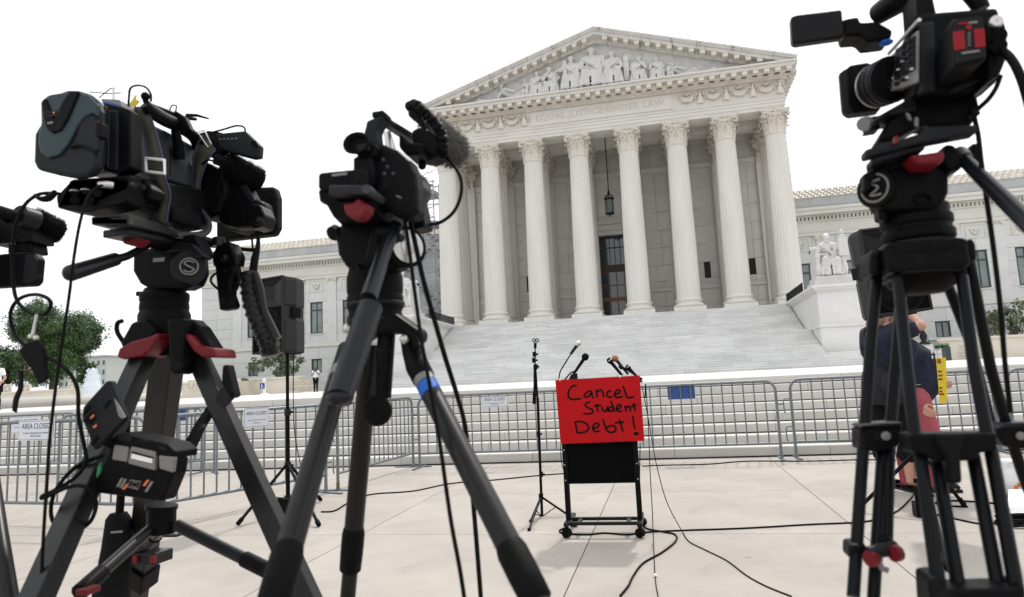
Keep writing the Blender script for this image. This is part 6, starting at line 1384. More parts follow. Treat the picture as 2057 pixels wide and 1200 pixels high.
for x0,y0,x1,y1,m in ((243,960,233,978,M_lightgray),(250,962,240,980,M_lightgray),(254,972,245,983,M_orange),(295,964,286,976,M_orange),(303,967,290,988,M_lightgray)):
    part('label_bar', m, pk, lambda b: pr(b,[(x0,y0),(x0+5,y0+1),(x1+5,y1+1),(x1,y1)],Yk+.0105,.0012),0)
part('strap', M_blacksoft, pk, lambda b: ribbon(b,[(345,905,350,920,Yk+.02),(372,885,388,905,Yk+.1),(392,850,410,862,Yk+.16),(410,825,428,832,Yk+.22),(432,790,442,800,Yk+.28)],.004,None),0)
part('velcro_pad', M_charcoal, pk, lambda b: pr(b,[(438,785),(462,765),(470,800),(448,822),(432,806)],Yk+.20,.006),.002)
part('buckle', M_black, pk, lambda b: pr(b,[(446,735),(455,732),(470,795),(462,802),(444,770)],YL-.22,.03),.004)
pl_ = thing('battery_plate', 'flat dark battery mounting plate fixed to a tripod leg above the power pack', 'battery plate', P(200,890,Yk-.02))
part('plate', M_gray, pl_, lambda b: pr(b,[(213,766),(222,765),(250,838),(246,846),(188,905),(180,880),(165,845),(166,818)],Yk-.02,.016),.003)
part('edge', M_lightgray, pl_, lambda b: pr(b,[(229,800),(233,805),(251,838),(246,842),(238,836)],Yk-.022,.003),0)
for pts in ([(207,816),(219,803),(222,808),(210,822)],[(166,828),(178,814),(180,820),(168,834)],[(166,845),(185,828),(191,840),(178,853)],[(182,890),(195,875),(197,880),(185,897)]): part('slot', M_ink, pl_, lambda b: pr(b,pts,Yk-.0225,.003),0)
for pts in ([(180,840),(187,832),(189,836),(183,842)],[(186,858),(193,852),(194,857),(188,861)]): part('contact', M_orange, pl_, lambda b: pr(b,pts,Yk-.0235,.002),0)
part('arm', M_black, pl_, lambda b: (tb(b,[(205,880,Yk),(230,890,Yk+.02),(236,905,Yk+.03)],.014,10), tb(b,[(150,940,Yk+.03),(180,925,Yk+.02),(205,915,Yk+.02)],.005,8)),0)
pou = thing('water_bottle_pouch', 'black pouch hanging between the legs of the red-clamped tripod', 'pouch', P(232,1200,YL+.30))
part('pouch', M_blackcloth, pou, lambda b: tb(b,[(238,1030,YL+.3),(238,1042,YL+.3),(234,1100,YL+.3),(222,1210,YL+.3),(216,1290,YL+.3)],[.024,.036,.042,.055,.06],16),0)
part('hanging_strap', M_blacksoft, pou, lambda b: tb(b,[(262,760,YL+.2),(250,900,YL+.28),(240,1035,YL+.3)],.012,6),0)
part('label', M_lightgray, pou, lambda b: pr(b,[(222,1068),(246,1066),(246,1070),(222,1072)],YL+.255,.002),0)
# cables of the left rig
def loose(label, pts, r, m=M_blacksoft, sm=7):
    b = MB(); tb(b,pts,r,7,None,sm); return tag(b.build('camera_cable', m), label, 'cable')
loose('thick cable leaving the teal-battery camera and looping past a lanyard',[(120,390,1.33),(100,388,1.33),(75,392,1.32),(50,412,1.31),(32,450,1.30),(25,500,1.30),(26,560,1.30),(34,604,1.29),(60,628,1.28),(88,632,1.27),(102,615,1.27),(96,600,1.27),(72,592,1.28),(40,600,1.29),(22,625,1.29),(25,660,1.29),(45,690,1.28),(90,715,1.27),(130,740,1.26),(155,780,1.26),(158,840,1.26),(170,900,1.27),(172,930,1.27),(150,960,1.27),(110,985,1.26),(85,997,1.25),(90,1000,1.25),(140,978,1.26),(175,980,1.26),(193,1010,1.27),(180,1050,1.27),(145,1068,1.27),(115,1060,1.26),(102,1030,1.26),(112,985,1.26),(150,940,1.28),(190,920,1.30)],.0042)
loose('thin cable dropping straight from the teal-battery camera',[(222,371,1.34),(196,376,1.31),(175,400,1.28),(160,450,1.26),(148,520,1.25),(138,600,1.24),(120,720,1.22),(102,860,1.2),(92,1000,1.18),(86,1100,1.17),(80,1230,1.16)],.0033)
b = MB(); tb(b,[(112,386,1.33),(98,398,1.33),(82,400,1.32),(70,392,1.32)],[.007,.009,.006,.004],9,None,3); tag(b.build('cable_plug', M_black),'black plug at the back of the teal-battery camera','plug')
lan2 = thing('lanyard', 'dark cloth lanyard and clip hanging on a cable loop', 'lanyard', P(60,790,1.27))
part('clip', M_silver, lan2, lambda b: (tb(b,[(74,632,1.26),(70,650,1.26),(66,672,1.26)],[.0035,.003,.004],7), b.ball(P(62,676,1.26),.006,8), b.ball(P(72,679,1.26),.006,8)),0)
part('cloth', M_blackcloth, lan2, lambda b: (pr(b,[(50,690),(70,683),(85,700),(92,760),(76,772),(62,745),(42,715),(36,705)],1.26,.012)),.004)
part('tail', M_blackcloth, lan2, lambda b: ribbon(b,[(36,745,44,745,1.26),(37,775,45,778,1.26),(27,800,36,804,1.26),(24,825,32,830,1.26)],.003,None),0)

# ------------------------------------------------------------------ MIDDLE RIG
YM2 = 1.20
tm = thing('camera_tripod', 'dark carbon tripod with blue tape on one leg under the small camcorder', 'tripod', GZ(P(745,1100,YM2)))
def round_leg(t, p0, p1, r, wl, Ym=None):
    foot = ext(p0,p1,gz(YM2)+.015); d = (foot-p0).normalized(); L = (foot-p0).length; k1 = (p1-p0).length/L
    b = MB(); b.tube([p0,p0+d*L*k1],r,16); lg = b.build('leg', M_carbon, t)
    b = MB(); b.tube([p0+d*L*k1,p0+d*(L-.02)],r*.82,14); b.build('lower_tube', M_carbon, lg)
    b = MB(); q0 = p0+d*(L*k1-.035); b.tube([q0,q0+d*.012,q0+d*.05,q0+d*.085,q0+d*.09],[r*1.05,r*1.18,r*1.18,r*1.12,r*.85],16); b.build('twist_lock', M_blacksoft, lg)
    b = MB(); b.ball(foot,(r*1.1,r*1.1,r*1.1),10); b.build('foot', M_blacksoft, lg); return lg
lr = round_leg(tm, P(838,735,YM2-.02), P(1045,1140,YM2-.27), .0185, 0)
b = MB(); p0,p1 = P(838,735,YM2-.02),P(1045,1140,YM2-.27); d = (p1-p0); b.tube([p0+d*.13,p0+d*.19],.0190,16); b.build('blue_tape', M_tape, lr)
b = MB(); b.tube([p0+d*.085,p0+d*.125],.0189,16); b.build('white_sticker', M_lightgray, lr)
b = MB(); b.tube([P(818,680,YM2-.01),P(826,700,YM2-.01),p0,p0+d*.085,p0+d*.09],[.013,.018,.0215,.0205,.018],14); b.build('leg_casting', M_black, lr, bevel=0)
ll = round_leg(tm, P(688,735,YM2-.03), P(568,1145,YM2-.34), .0185, 0)
b = MB(); p0,p1 = P(688,735,YM2-.03),P(568,1145,YM2-.34); d = (p1-p0); b.tube([p0-d*.12,p0+d*.0],.0175,14); b.build('leg_casting', M_gray, ll)
b = MB(); b.tube([p0+d*.03,p0+d*.09],.0190,16); b.build('white_sticker', M_lightgray, ll)
round_leg(tm, P(744,690,YM2+.03), P(708,1095,YM2+.10), .0185, 0)
part('center_column', M_black, tm, lambda b: tb(b,[(778,650,YM2),(768,800,YM2)],.0165,14),0)
part('column_knob', M_black, tm, lambda b: b.lathe([(.012,0),(.027,.004),(.028,.012),(.026,.018),(0,.02)],P(763,825,YM2-.0),26,None,(0,-1,0)),.002)
part('spider', M_black, tm, lambda b: (pr(b,[(700,622),(795,630),(845,665),(840,690),(815,682),(800,668),(745,672),(720,690),(695,680)],YM2-.04,.05)),.008)
for x,y in ((812,682),(697,660)): part('spider_bolt', M_silver, tm, lambda b: b.ball(P(x,y,YM2-.045),.0085,10),0)
part('leg_lever', M_black, tm, lambda b: tb(b,[(812,665,YM2-.04),(832,680,YM2-.04),(838,700,YM2-.04)],.007,8),0)
hm = thing('fluid_head', 'stout black fluid head with a red pedal and round silver dial', 'tripod head', P(750,620,YM2))
part('bowl', M_blacksoft, hm, lambda b: b.lathe([(.05,0),(.052,.01),(.048,.02),(.052,.03),(.052,.05),(.050,.052),(.052,.06),(.052,.085),(.048,.10),(.046,.13)],P(755,650,YM2),30),.001)
part('bowl_ring', M_gray, hm, lambda b: (b.lathe([(.0485,0),(.054,.002),(.054,.008),(.0485,.01)],P(755,618,YM2),30), b.lathe([(.0485,0),(.053,.002),(.053,.007),(.0485,.009)],P(755,650,YM2),30)),0)
part('head_body', M_black, hm, lambda b: pr(b,[(666,470),(690,440),(790,440),(812,470),(815,515),(800,540),(715,545),(692,535),(676,510),(674,490)],YM2-.05,.05),.010)
part('head_knob', M_black, hm, lambda b: b.cyl(P(676,465,YM2-.04),P(668,470,YM2-.05),.014,seg=12),0)
part('lever', M_black, hm, lambda b: (tb(b,[(718,532,YM2-.055),(726,545,YM2-.056),(742,546,YM2-.056),(752,538,YM2-.055)],.004,6,None,3)),0)
part('side_dial', M_blacksoft, hm, lambda b: b.lathe([(.036,0),(.038,.006),(.038,.02)],P(808,500,YM2-.035),28,None,(.75,-.66,0)),0)
b = MB(); n_ = Vector((.75,-.66,0)).normalized(); c0 = P(808,500,YM2-.035)+n_*.021
b.lathe([(.026,0),(.030,.001),(.030,.002)],c0,28,None,n_); b.lathe([(.0,.003),(.012,.004),(.018,.001)],c0,20,None,n_); b.lathe([(.02,.0015),(.023,.0025),(.025,.0015)],c0,24,None,n_); b.build('dial_face', M_silver, hm)
part('pan_bar', M_navytube, hm, lambda b: (tb(b,[(795,455,YM2-.07),(772,505,YM2-.12),(740,600,YM2-.20)],[.0125,.0125,.0135],14), tb(b,[(745,615,YM2-.205),(735,645,YM2-.22),(682,800,YM2-.32)],[.0185,.0190,.0185],16), b.ball(P(682,799,YM2-.32),(.0185,.0185,.012),12)),0)
part('bar_clamp', M_black, hm, lambda b: (pr(b,[(745,460),(765,455),(800,465),(798,480),(772,482),(762,530),(730,525)],YM2-.09,.04), tb(b,[(755,470,YM2-.1),(800,474,YM2-.08)],.014,12)),.005)
part('red_pedal', M_redplastic, hm, lambda b: pr(b,[(688,410),(712,406),(715,398),(724,400),(726,408),(740,410),(735,425),(722,440),(704,438),(692,428)],YM2-.19,.03),.007)
part('camera_plate', M_blackmetal, hm, lambda b: b.hexa([P(660,392,YM2-.2),P(735,392,YM2-.2),P(812,445,YM2+.06),P(740,450,YM2+.06),P(660,372,YM2-.2),P(735,372,YM2-.2),P(812,425,YM2+.06),P(740,430,YM2+.06)]),.003)
part('plate_highlight', M_camgray, hm, lambda b: tb(b,[(736,380,YM2-.205),(775,410,YM2-.08),(812,438,YM2+.05)],.0075,8),0)  # highlight along the camera plate's rim, drawn as a lighter grey tube
part('head_top', M_black, hm, lambda b: b.hexa([P(672,440,YM2-.14),P(770,445,YM2-.1),P(815,470,YM2+.05),P(700,470,YM2+.05),P(650,405,YM2-.17),P(745,405,YM2-.17),P(815,430,YM2+.05),P(720,430,YM2+.05)]),.005)
cc_ = thing('camcorder', 'small black camcorder with a furry grey microphone', 'video camera', P(735,400,YM2))
Yq2 = YM2-.14
part('battery', M_black, cc_, lambda b: pr(b,[(638,350),(645,346),(725,338),(736,345),(738,375),(720,380),(645,385),(638,378)],Yq2-.02,.03),.005)
part('battery_label', M_lightgray, cc_, lambda b: pr(b,[(666,350),(696,346),(697,351),(667,355)],Yq2-.021,.002),0)
part('battery_base', M_blacksoft, cc_, lambda b: pr(b,[(637,380),(730,376),(750,400),(745,412),(660,414),(640,405)],Yq2-.015,.03),.005)
part('body', M_black, cc_, lambda b: (pr(b,[(708,312),(740,300),(765,285),(800,300),(822,320),(832,345),(836,375),(838,420),(828,438),(800,436),(752,410),(735,385),(706,345)],Yq2+.03,.05)),.010)
part('body_back', M_black, cc_, lambda b: pr(b,[(708,315),(745,312),(752,345),(750,372),(735,360),(708,350)],Yq2+.01,.05),.005)
part('eyecup', M_blacksoft, cc_, lambda b: b.lathe([(.010,.0),(.016,.002),(.019,.012),(.022,.022),(.020,.024),(.014,.012)],P(727,296,Yq2+.015),22,None,(-.05,-1,0),True,lambda k: 1+.12*math.cos(2*2*math.pi*k/22)),0)
part('eyepiece', M_blackgloss, cc_, lambda b: (bxp(b,716,288,740,305,Yq2-.002,Yq2+.03)),.003)
part('viewfinder_tube', M_black, cc_, lambda b: pr(b,[(712,284),(742,280),(758,292),(752,316),(714,314)],Yq2+.012,.08),.006)
part('handle', M_gray, cc_, lambda b: (pr(b,[(728,276),(736,242),(752,236),(772,238),(764,246),(756,262),(760,292),(748,298),(732,285)],Yq2+.03,.03), b.hexa([P(752,246,Yq2+.03),P(772,240,Yq2+.03),P(850,296,YM2+.16),P(835,300,YM2+.16),P(752,236,Yq2+.03),P(772,230,Yq2+.03),P(850,278,YM2+.16),P(835,276,YM2+.16)])),.004)
part('handle_top', M_black, cc_, lambda b: pr(b,[(746,224),(760,222),(768,220),(775,226),(774,236),(746,236)],Yq2+.03,.03),.003)
part('audio_block', M_black, cc_, lambda b: pr(b,[(800,268),(812,276),(818,285),(850,288),(845,310),(815,312),(800,295)],YM2+.0,.07),.005)
part('plug', M_silver, cc_, lambda b: tb(b,[(778,268,YM2-.02),(785,300,YM2-.03),(790,318,YM2-.035)],[.007,.0095,.006],10),0)
part('focus_ring', M_camgray, cc_, lambda b: b.lathe([(.0385,.0),(.0395,.004),(.0385,.008)],P(808,372,YM2+.015),28,None,(0,1,0)),0)
for x,y in ((770,322),(778,336),(772,350),(790,350)): part('button', M_camgray, cc_, lambda b: b.ball(P(x,y,Yq2+.029),.004,8),0)
part('side_label', M_lightgray, cc_, lambda b: pr(b,[(796,392),(806,396),(806,399),(796,395)],Yq2+.0295,.001),0)
part('side_screen', M_black, cc_, lambda b: pr(b,[(818,398),(842,395),(854,455),(828,462),(822,440)],YM2-.01,.05),.004)
part('lens_side', M_blackgloss, cc_, lambda b: b.lathe([(.036,0),(.038,.05),(.036,.06)],P(808,372,YM2-.03),28,None,(0,1,0)),.001)
part('mic_ring_mount', M_black, cc_, lambda b: (pr(b,[(818,216),(830,210),(842,222),(850,240),(858,262),(846,258),(832,240),(818,232)],YM2+.04,.03), pr(b,[(826,262),(850,252),(882,280),(888,308),(862,322),(832,316),(828,285)],YM2+.04,.05)),.005)
part('spring_mount', M_blacksoft, cc_, lambda b: (b.tube([P(840+22*math.sin(t*.09)+t*1.35,214+t*2.9,YM2+.035+.004*math.sin(t*2.4)) for t in range(34)],[.011+.0022*math.sin(t*2.4) for t in range(34)],10), tb(b,[(822,215,YM2+.05),(832,210,YM2+.04),(842,214,YM2+.035)],.011,10)),0)
part('furry_microphone', M_furgray, cc_, lambda b: furry(b,P(858,262,YM2+.06),P(922,312,YM2+.16),.0345,2800,.015,6),0)
part('mic_cable', M_blacksoft, cc_, lambda b: tb(b,[(882,304,YM2+.08),(905,325,YM2+.07),(924,355,YM2+.06),(926,390,YM2+.05),(912,425,YM2+.04),(885,447,YM2+.03),(856,452,YM2+.02)],.0034,7,None,6),0)
part('thumb_screw', M_black, cc_, lambda b: b.ball(P(848,333,YM2+.05),.0085,10),0)
loose('thinner of the two cables hanging from the small camcorder',[(790,310,YM2-.04),(800,360,YM2-.06),(812,430,YM2-.08),(822,500,YM2-.09),(835,600,YM2-.1),(848,690,YM2-.12),(868,800,YM2-.14),(885,900,YM2-.16),(905,1040,YM2-.18),(925,1150,YM2-.2),(940,1250,YM2-.2)],.0034)
loose('thicker of the two cables hanging from the small camcorder',[(796,318,YM2-.035),(812,400,YM2-.05),(830,470,YM2-.06),(850,560,YM2-.06),(875,650,YM2-.05),(895,720,YM2-.04),(920,800,YM2+.02),(935,860,YM2+.08),(946,960,YM2+.1),(955,1060,YM2+.1),(966,1200,YM2+.1),(970,1260,YM2+.1)],.0046)

# ------------------------------------------------------------------ RIGHT RIG
YR = 1.22
tr = thing('camera_tripod', 'black twin-tube tripod with red knobs on its lower locks', 'tripod', GZ(P(1870,1100,YR)))
def twin(t, pts, r=.0105, low=None):
    b = MB(); tb(b,pts,r,12); return b.build('leg_tube', M_navytube, t)
def leg_group(nm, tubes, locks, knobs=()):
    b = MB(); tb(b,tubes[0],.0083,12); lg = b.build('leg', M_blacktube, tr)
    for q in tubes[1:]: b = MB(); tb(b,q,.0083,12); b.build('tube', M_blacktube, lg)
    for pts,Y,d in locks: b = MB(); pr(b,pts,Y,d); b.build('clamp', M_black, lg, bevel=.004)
    return lg
L1 = leg_group('leg',[[(1766,505,YR),(1748,700,YR-.06),(1737,855,YR-.10),(1714,1200,YR-.20)],[(1812,560,YR),(1802,700,YR-.05),(1789,860,YR-.09)],[(1773,905,YR-.10),(1754,1215,YR-.19)],[(1787,880,YR-.095),(1781,1090,YR-.15)]],
  [([(1727,862),(1812,850),(1814,878),(1806,898),(1760,908),(1728,905)],YR-.125,.05),([(1706,1094),(1740,1092),(1742,1122),(1706,1124)],YR-.185,.04),([(1770,1082),(1792,1080),(1793,1108),(1772,1110)],YR-.175,.03)])
b = MB(); pr(b,[(1728,860),(1735,853),(1812,848),(1815,856)],YR-.13,.055); b.build('clamp_top', M_gray, L1, bevel=.002)
b = MB(); b.lathe([(.0062,0),(.0062,.003),(.003,.003)],P(1779,876,YR-.126),16,None,(0,-1,0)); b.build('screw', M_lightgray, L1)
for y in (868,874,880): b = MB(); pr(b,[(1757,y+2),(1801,y-2),(1801,y),(1757,y+4)],YR-.1265,.002); b.build('groove', M_gray, L1)
b = MB(); tb(b,[(1745,1112,YR-.20),(1800,1100,YR-.19)],.009,10); b.build('lever_bar', M_gray, L1)
for x,y in ((1750,1122),(1799,1112)): b = MB(); tb(b,[(x-4,y+1,YR-.205),(x+5,y-1,YR-.20)],[.0105,.0105],12); b.build('red_knob', M_redplastic, L1)
b = MB(); tb(b,[(1764,1128,YR-.20),(1772,1142,YR-.20),(1784,1146,YR-.20)],.004,7); b.build('lever', M_lightgray, L1)
L2 = leg_group('leg',[[(1803,555,YR-.06),(1822,740,YR-.13),(1838,880,YR-.18)],[(1932,555,YR-.06),(1957,740,YR-.13),(1984,880,YR-.18)],[(1846,900,YR-.18),(1884,1165,YR-.27),(1892,1220,YR-.28)],[(1880,915,YR-.17),(1928,1195,YR-.26),(1932,1225,YR-.27)],[(1955,915,YR-.17),(2008,1195,YR-.26),(2014,1225,YR-.27)],[(1990,900,YR-.18),(2042,1185,YR-.27),(2050,1225,YR-.28)]],
  [([(1826,872),(2003,870),(2006,905),(1968,910),(1968,925),(1880,930),(1860,915),(1832,910)],YR-.205,.05),([(1866,1162),(1896,1158),(1902,1186),(2040,1183),(2060,1175),(2060,1230),(1870,1230)],YR-.29,.05)])
b = MB(); pr(b,[(1888,874),(1936,874),(1936,896),(1930,906),(1934,970),(1912,976),(1906,920),(1890,895)],YR-.22,.02); b.build('hanging_tab', M_blackcloth, L2, bevel=.003)
L3 = leg_group('leg',[[(1942,500,YR),(1962,600,YR+.01),(1990,740,YR+.02),(2022,855,YR+.03),(2057,960,YR+.04),(2110,1100,YR+.05)],[(1895,550,YR+.05),(1950,690,YR+.06),(1992,860,YR+.07)]],
  [([(2003,862),(2020,852),(2075,850),(2075,905),(2020,898),(2006,880)],YR-.0,.05)])
b = MB(); b.lathe([(.0062,0),(.0062,.003),(.003,.003)],P(2049,876,YR-.002),16,None,(0,-1,0)); b.build('screw', M_lightgray, L3)
b = MB(); pr(b,[(2004,862),(2022,850),(2075,848),(2075,856)],YR-.004,.054); b.build('clamp_top', M_gray, L3, bevel=.002)
part('crown', M_black, tr, lambda b: pr(b,[(1776,492),(1790,486),(1925,476),(1945,478),(1952,530),(1940,540),(1800,548),(1784,545)],YR-.075,.06),.010)
part('crown_slot', M_ink, tr, lambda b: pr(b,[(1798,496),(1915,488),(1916,500),(1800,508)],YR-.0765,.004),0)
for pts in ([(1750,502),(1766,498),(1772,520),(1768,552),(1748,552),(1748,520)],[(1938,482),(1955,476),(1962,490),(1966,520),(1948,532),(1940,510)],[(1790,545),(1818,545),(1818,562),(1792,562)],[(1915,538),(1945,534),(1946,552),(1918,556)]): part('leg_hinge', M_black, tr, lambda b: pr(b,pts,YR-.05,.07),.006)
part('hinge_bolt', M_gray, tr, lambda b: [b.lathe([(.006,0),(.006,.003),(0,.003)],P(x,y,YR-.051),12,None,(0,-1,0)) for x,y in ((1759,508),)],0)
part('bowl_underside', M_blacksoft, tr, lambda b: b.lathe([(0,-.03),(.03,-.028),(.05,-.015),(.056,0)],P(1852,555,YR),24),0)
part('bowl_knob', M_redplastic, tr, lambda b: bxp(b,1808,548,1818,556,YR-.04,YR-.02),.002)
hr_ = thing('fluid_head', 'black fluid head with a broad red lever on the twin-tube tripod', 'tripod head', P(1845,490,YR))
part('bowl_rings', M_blacksoft, hr_, lambda b: b.lathe([(.050,0),(.054,.004),(.054,.016),(.050,.018),(.050,.026),(.053,.028),(.053,.040),(.049,.042),(.049,.058),(.045,.06)],P(1845,488,YR),30),.001)
part('head_body', M_black, hr_, lambda b: pr(b,[(1756,350),(1775,338),(1895,330),(1908,345),(1908,385),(1898,408),(1870,420),(1790,422),(1765,415)],YR-.055,.055),.010)
b = MB(); n_ = Vector((-.72,-.69,0)).normalized(); c0 = P(1766,380,YR-.045); b.lathe([(.030,0),(.032,.008),(.030,.012)],c0,28,None,n_); b.build('drag_dial', M_blacksoft, hr_)
b = MB(); c1 = c0+n_*.0125; xa = Vector((-n_.y,n_.x,0)); b.tube([c1+xa*(.022*math.cos(a))+Vector((0,0,.022*math.sin(a))) for a in [2*math.pi*k/22 for k in range(22)]],.002,6,None,True,False,True)
b.tube(spline([c1+xa*.010+Vector((0,0,.012)),c1-xa*.008+Vector((0,0,.010)),c1+xa*.006,c1-xa*.008-Vector((0,0,.010)),c1+xa*.010-Vector((0,0,.012))],4),.0022,6); b.build('emblem', M_lightgray, hr_)
part('side_lever', M_black, hr_, lambda b: (pr(b,[(1735,348),(1760,342),(1762,356),(1752,360),(1750,382),(1736,384)],YR-.06,.03)),.004)
part('side_lever', M_black, hr_, lambda b: (pr(b,[(1764,416),(1782,416),(1784,445),(1766,440)],YR-.04,.03)),.004)
part('drag_ring', M_blacksoft, hr_, lambda b: [b.ball(P(1855+16*math.cos(a),400+10*math.sin(a),YR-.058),.003,6) for a in [2*math.pi*k/14 for k in range(14)]],0)
part('slide_plate', M_gray, hr_, lambda b: (pr(b,[(1738,300),(1790,286),(1855,265),(1856,248),(1870,252),(1963,250),(1966,266),(1860,286),(1740,316)],YR-.10,.03), pr(b,[(1752,316),(1810,298),(1860,288),(1860,300),(1810,312),(1754,330)],YR-.09,.04)),.004)
part('head_top', M_black, hr_, lambda b: pr(b,[(1752,322),(1808,312),(1900,306),(1905,338),(1850,342),(1846,334),(1806,336),(1804,350),(1758,352)],YR-.05,.04),.004)
part('red_lever', M_redplastic, hr_, lambda b: pr(b,[(1828,312),(1898,302),(1900,322),(1888,328),(1848,330)],YR-.11,.05),.005)
part('red_tab', M_redplastic, hr_, lambda b: pr(b,[(1797,274),(1804,272),(1806,286),(1799,288)],YR-.112,.012),.001)
part('pan_bar_mount', M_black, hr_, lambda b: pr(b,[(1896,290),(1915,288),(1930,302),(1945,315),(1932,340),(1912,345),(1898,330)],YR-.07,.06),.006)
part('pan_bar', M_navytube, hr_, lambda b: (tb(b,[(1928,312,YR-.05),(1960,345,YR-.09),(2057,440,YR-.2),(2110,492,YR-.26)],[.010,.0105,.012,.012],14)),0)
part('bar_ring', M_lightgray, hr_, lambda b: tb(b,[(1926,309,YR-.048),(1936,320,YR-.06)],.013,14),0)
part('knob', M_black, hr_, lambda b: pr(b,[(1952,288),(1974,286),(1976,330),(1968,340),(1948,330)],YR-.04,.02),.004)
cr = thing('camcorder', 'large black camcorder with a red marked battery and side screen', 'video camera', P(1870,240,YR))
part('lens_hood', M_black, cr, lambda b: pr(b,[(1692,146),(1708,130),(1745,124),(1765,140),(1775,180),(1770,220),(1710,228),(1698,220)],YR+.02,.03),.004)
part('hood_rim', M_gray, cr, lambda b: pr(b,[(1686,147),(1700,136),(1704,146),(1708,208),(1718,226),(1704,231),(1692,221)],YR+.012,.012),.003)
axc = (P(1738,178,YR+.06)-P(1800,150,YR-.06)).normalized()
part('lens', M_black, cr, lambda b: (b.lathe([(.036,0),(.036,.05),(.033,.055),(.033,.085)],P(1795,158,YR-.05),30,None,axc)),0)
part('lens_rings', M_gray, cr, lambda b: [b.lathe([(.0355,d0),(.0380,d0+.002),(.0380,d0+.008),(.0355,d0+.01)],P(1795,158,YR-.05),30,None,axc) for d0 in (.008,.028,.046)],0)
part('lens_gold_ring', M_silver, cr, lambda b: b.lathe([(.0355,.058),(.0375,.059),(.0375,.062),(.0355,.063)],P(1795,158,YR-.05),30,None,axc),0)
part('body', M_black, cr, lambda b: pr(b,[(1835,55),(1850,25),(1880,22),(2008,12),(2014,50),(2020,110),(2005,165),(1960,180),(1900,188),(1850,190),(1838,175)],YR-.11,.06),.008)
part('control_side', M_lightgray, cr, lambda b: b.hexa([P(1772,190,YR-.02),P(1845,165,YR-.13),P(1845,60,YR-.13),P(1780,120,YR-.02),P(1790,200,YR+.03),P(1860,180,YR-.05),P(1860,60,YR-.05),P(1795,115,YR+.03)]),.003)
part('control_panel', M_black, cr, lambda b: (b.hexa([P(1795,160,YR-.062),P(1836,140,YR-.122),P(1838,70,YR-.122),P(1798,100,YR-.062),P(1800,160,YR-.05),P(1841,140,YR-.11),P(1843,70,YR-.11),P(1803,100,YR-.05)])),.001)
def ctl(b):
    rq = random.Random(4)
    for i in range(4):
        for k in range(6):
            t = (i+.5)/4; px = 1782+t*52; py0 = 122-t*56; py1 = 186-t*30; py = py0+(py1-py0)*(k+.5)/6; Yv = YR-.028-.098*t
            if rq.random() < .85: c = P(px,py,Yv-.008); b.cbox(c,(.007,.006,.0045))
part('buttons', M_gray, cr, ctl,0)
part('button_print', M_white, cr, lambda b: [b.cbox(P(1786+k*9,124+((k*37)%50)-k*4,YR-.035-.017*k-.012),(.004,.003,.0016)) for k in range(6)],0)
part('side_trim', M_silver, cr, lambda b: tb(b,[(1785,108,YR-.03),(1815,75,YR-.08),(1847,40,YR-.13)],.003,8),0)
part('rear_panel', M_gray, cr, lambda b: pr(b,[(1848,45),(1878,40),(1882,180),(1850,186)],YR-.118,.02),.004)
part('battery', M_black, cr, lambda b: pr(b,[(1913,38),(1975,30),(1982,60),(1984,115),(1975,125),(1918,135)],YR-.19,.06),.006)
part('battery_face', M_blackgloss, cr, lambda b: pr(b,[(1917,40),(1972,33),(1980,115),(1922,128)],YR-.192,.003),.001)
part('red_label', M_redbright, cr, lambda b: pr(b,[(1915,64),(1937,61),(1940,98),(1918,101)],YR-.1935,.002),0)
part('red_label', M_redbright, cr, lambda b: pr(b,[(1956,59),(1977,57),(1980,93),(1959,96)],YR-.1935,.002),0)
part('red_dot', M_redbright, cr, lambda b: b.lathe([(.004,0),(0,.001)],P(1946,55,YR-.193),12,None,(0,-1,0)),0)
part('charge_print', M_lightgray, cr, lambda b: [pr(b,[(1944,66+k*6),(1950,65+k*6),(1950,67+k*6),(1944,68+k*6)],YR-.1935,.001) for k in range(5)]+[pr(b,[(1946,44),(1964,42),(1964,46),(1946,48)],YR-.1935,.001),pr(b,[(1932,105),(1968,100),(1968,104),(1932,109)],YR-.1935,.001)],0)
part('red_print', M_redbright, cr, lambda b: pr(b,[(1925,46),(1944,44),(1944,48),(1925,50)],YR-.1935,.001),0)
part('connector_block', M_black, cr, lambda b: (pr(b,[(1984,40),(2016,34),(2024,60),(2026,110),(2010,150),(1985,165)],YR-.15,.08), [b.cyl(P(2008,y,YR-.152),P(2008,y,YR-.172),.010,seg=12) for y in (72,92)]),.004)
part('connector', M_silver, cr, lambda b: b.lathe([(.006,0),(.009,.001),(.009,.008),(.006,.009),(0,.006)],P(1998,48,YR-.152),16,None,(0,-1,0)),0)
part('handle', M_black, cr, lambda b: (tb(b,[(1765,28,YR+.02),(1800,5,YR-.02),(1850,-22,YR-.06),(1930,-34,YR-.08),(1960,0,YR-.08),(1972,20,YR-.08)],[.018,.021,.022,.018,.013,.012],14,None,4), pr(b,[(1838,-20),(1872,-10),(1880,25),(1855,50),(1842,30)],YR-.10,.06)),0)
part('screen_arm', M_black, cr, lambda b: (pr(b,[(1692,38),(1726,32),(1728,44),(1762,42),(1795,60),(1790,78),(1742,84),(1730,70),(1698,72)],YR+.0,.05)),.005)
part('side_screen', M_blackgloss, cr, lambda b: pr(b,[(1588,33),(1600,29),(1692,18),(1697,74),(1600,88),(1591,85)],YR-.01,.02),.004)
part('blue_cap', M_tape, cr, lambda b: b.ball(P(1780,86,YR+.01),(.012,.01,.005),10),0)
part('tripod_shoe', M_gray, cr, lambda b: pr(b,[(1752,246),(1765,232),(1830,195),(1842,205),(1842,222),(1780,232),(1768,242)],YR-.08,.07),.004)
part('shoe_block', M_black, cr, lambda b: pr(b,[(1762,285),(1790,240),(1845,188),(1955,190),(1962,215),(1955,250),(1850,252),(1800,280)],YR-.07,.045),.005)
part('shoe_lock', M_lightgray, cr, lambda b: b.cyl(P(1734,250,YR-.06),P(1742,248,YR-.05),.011,seg=16),.001)
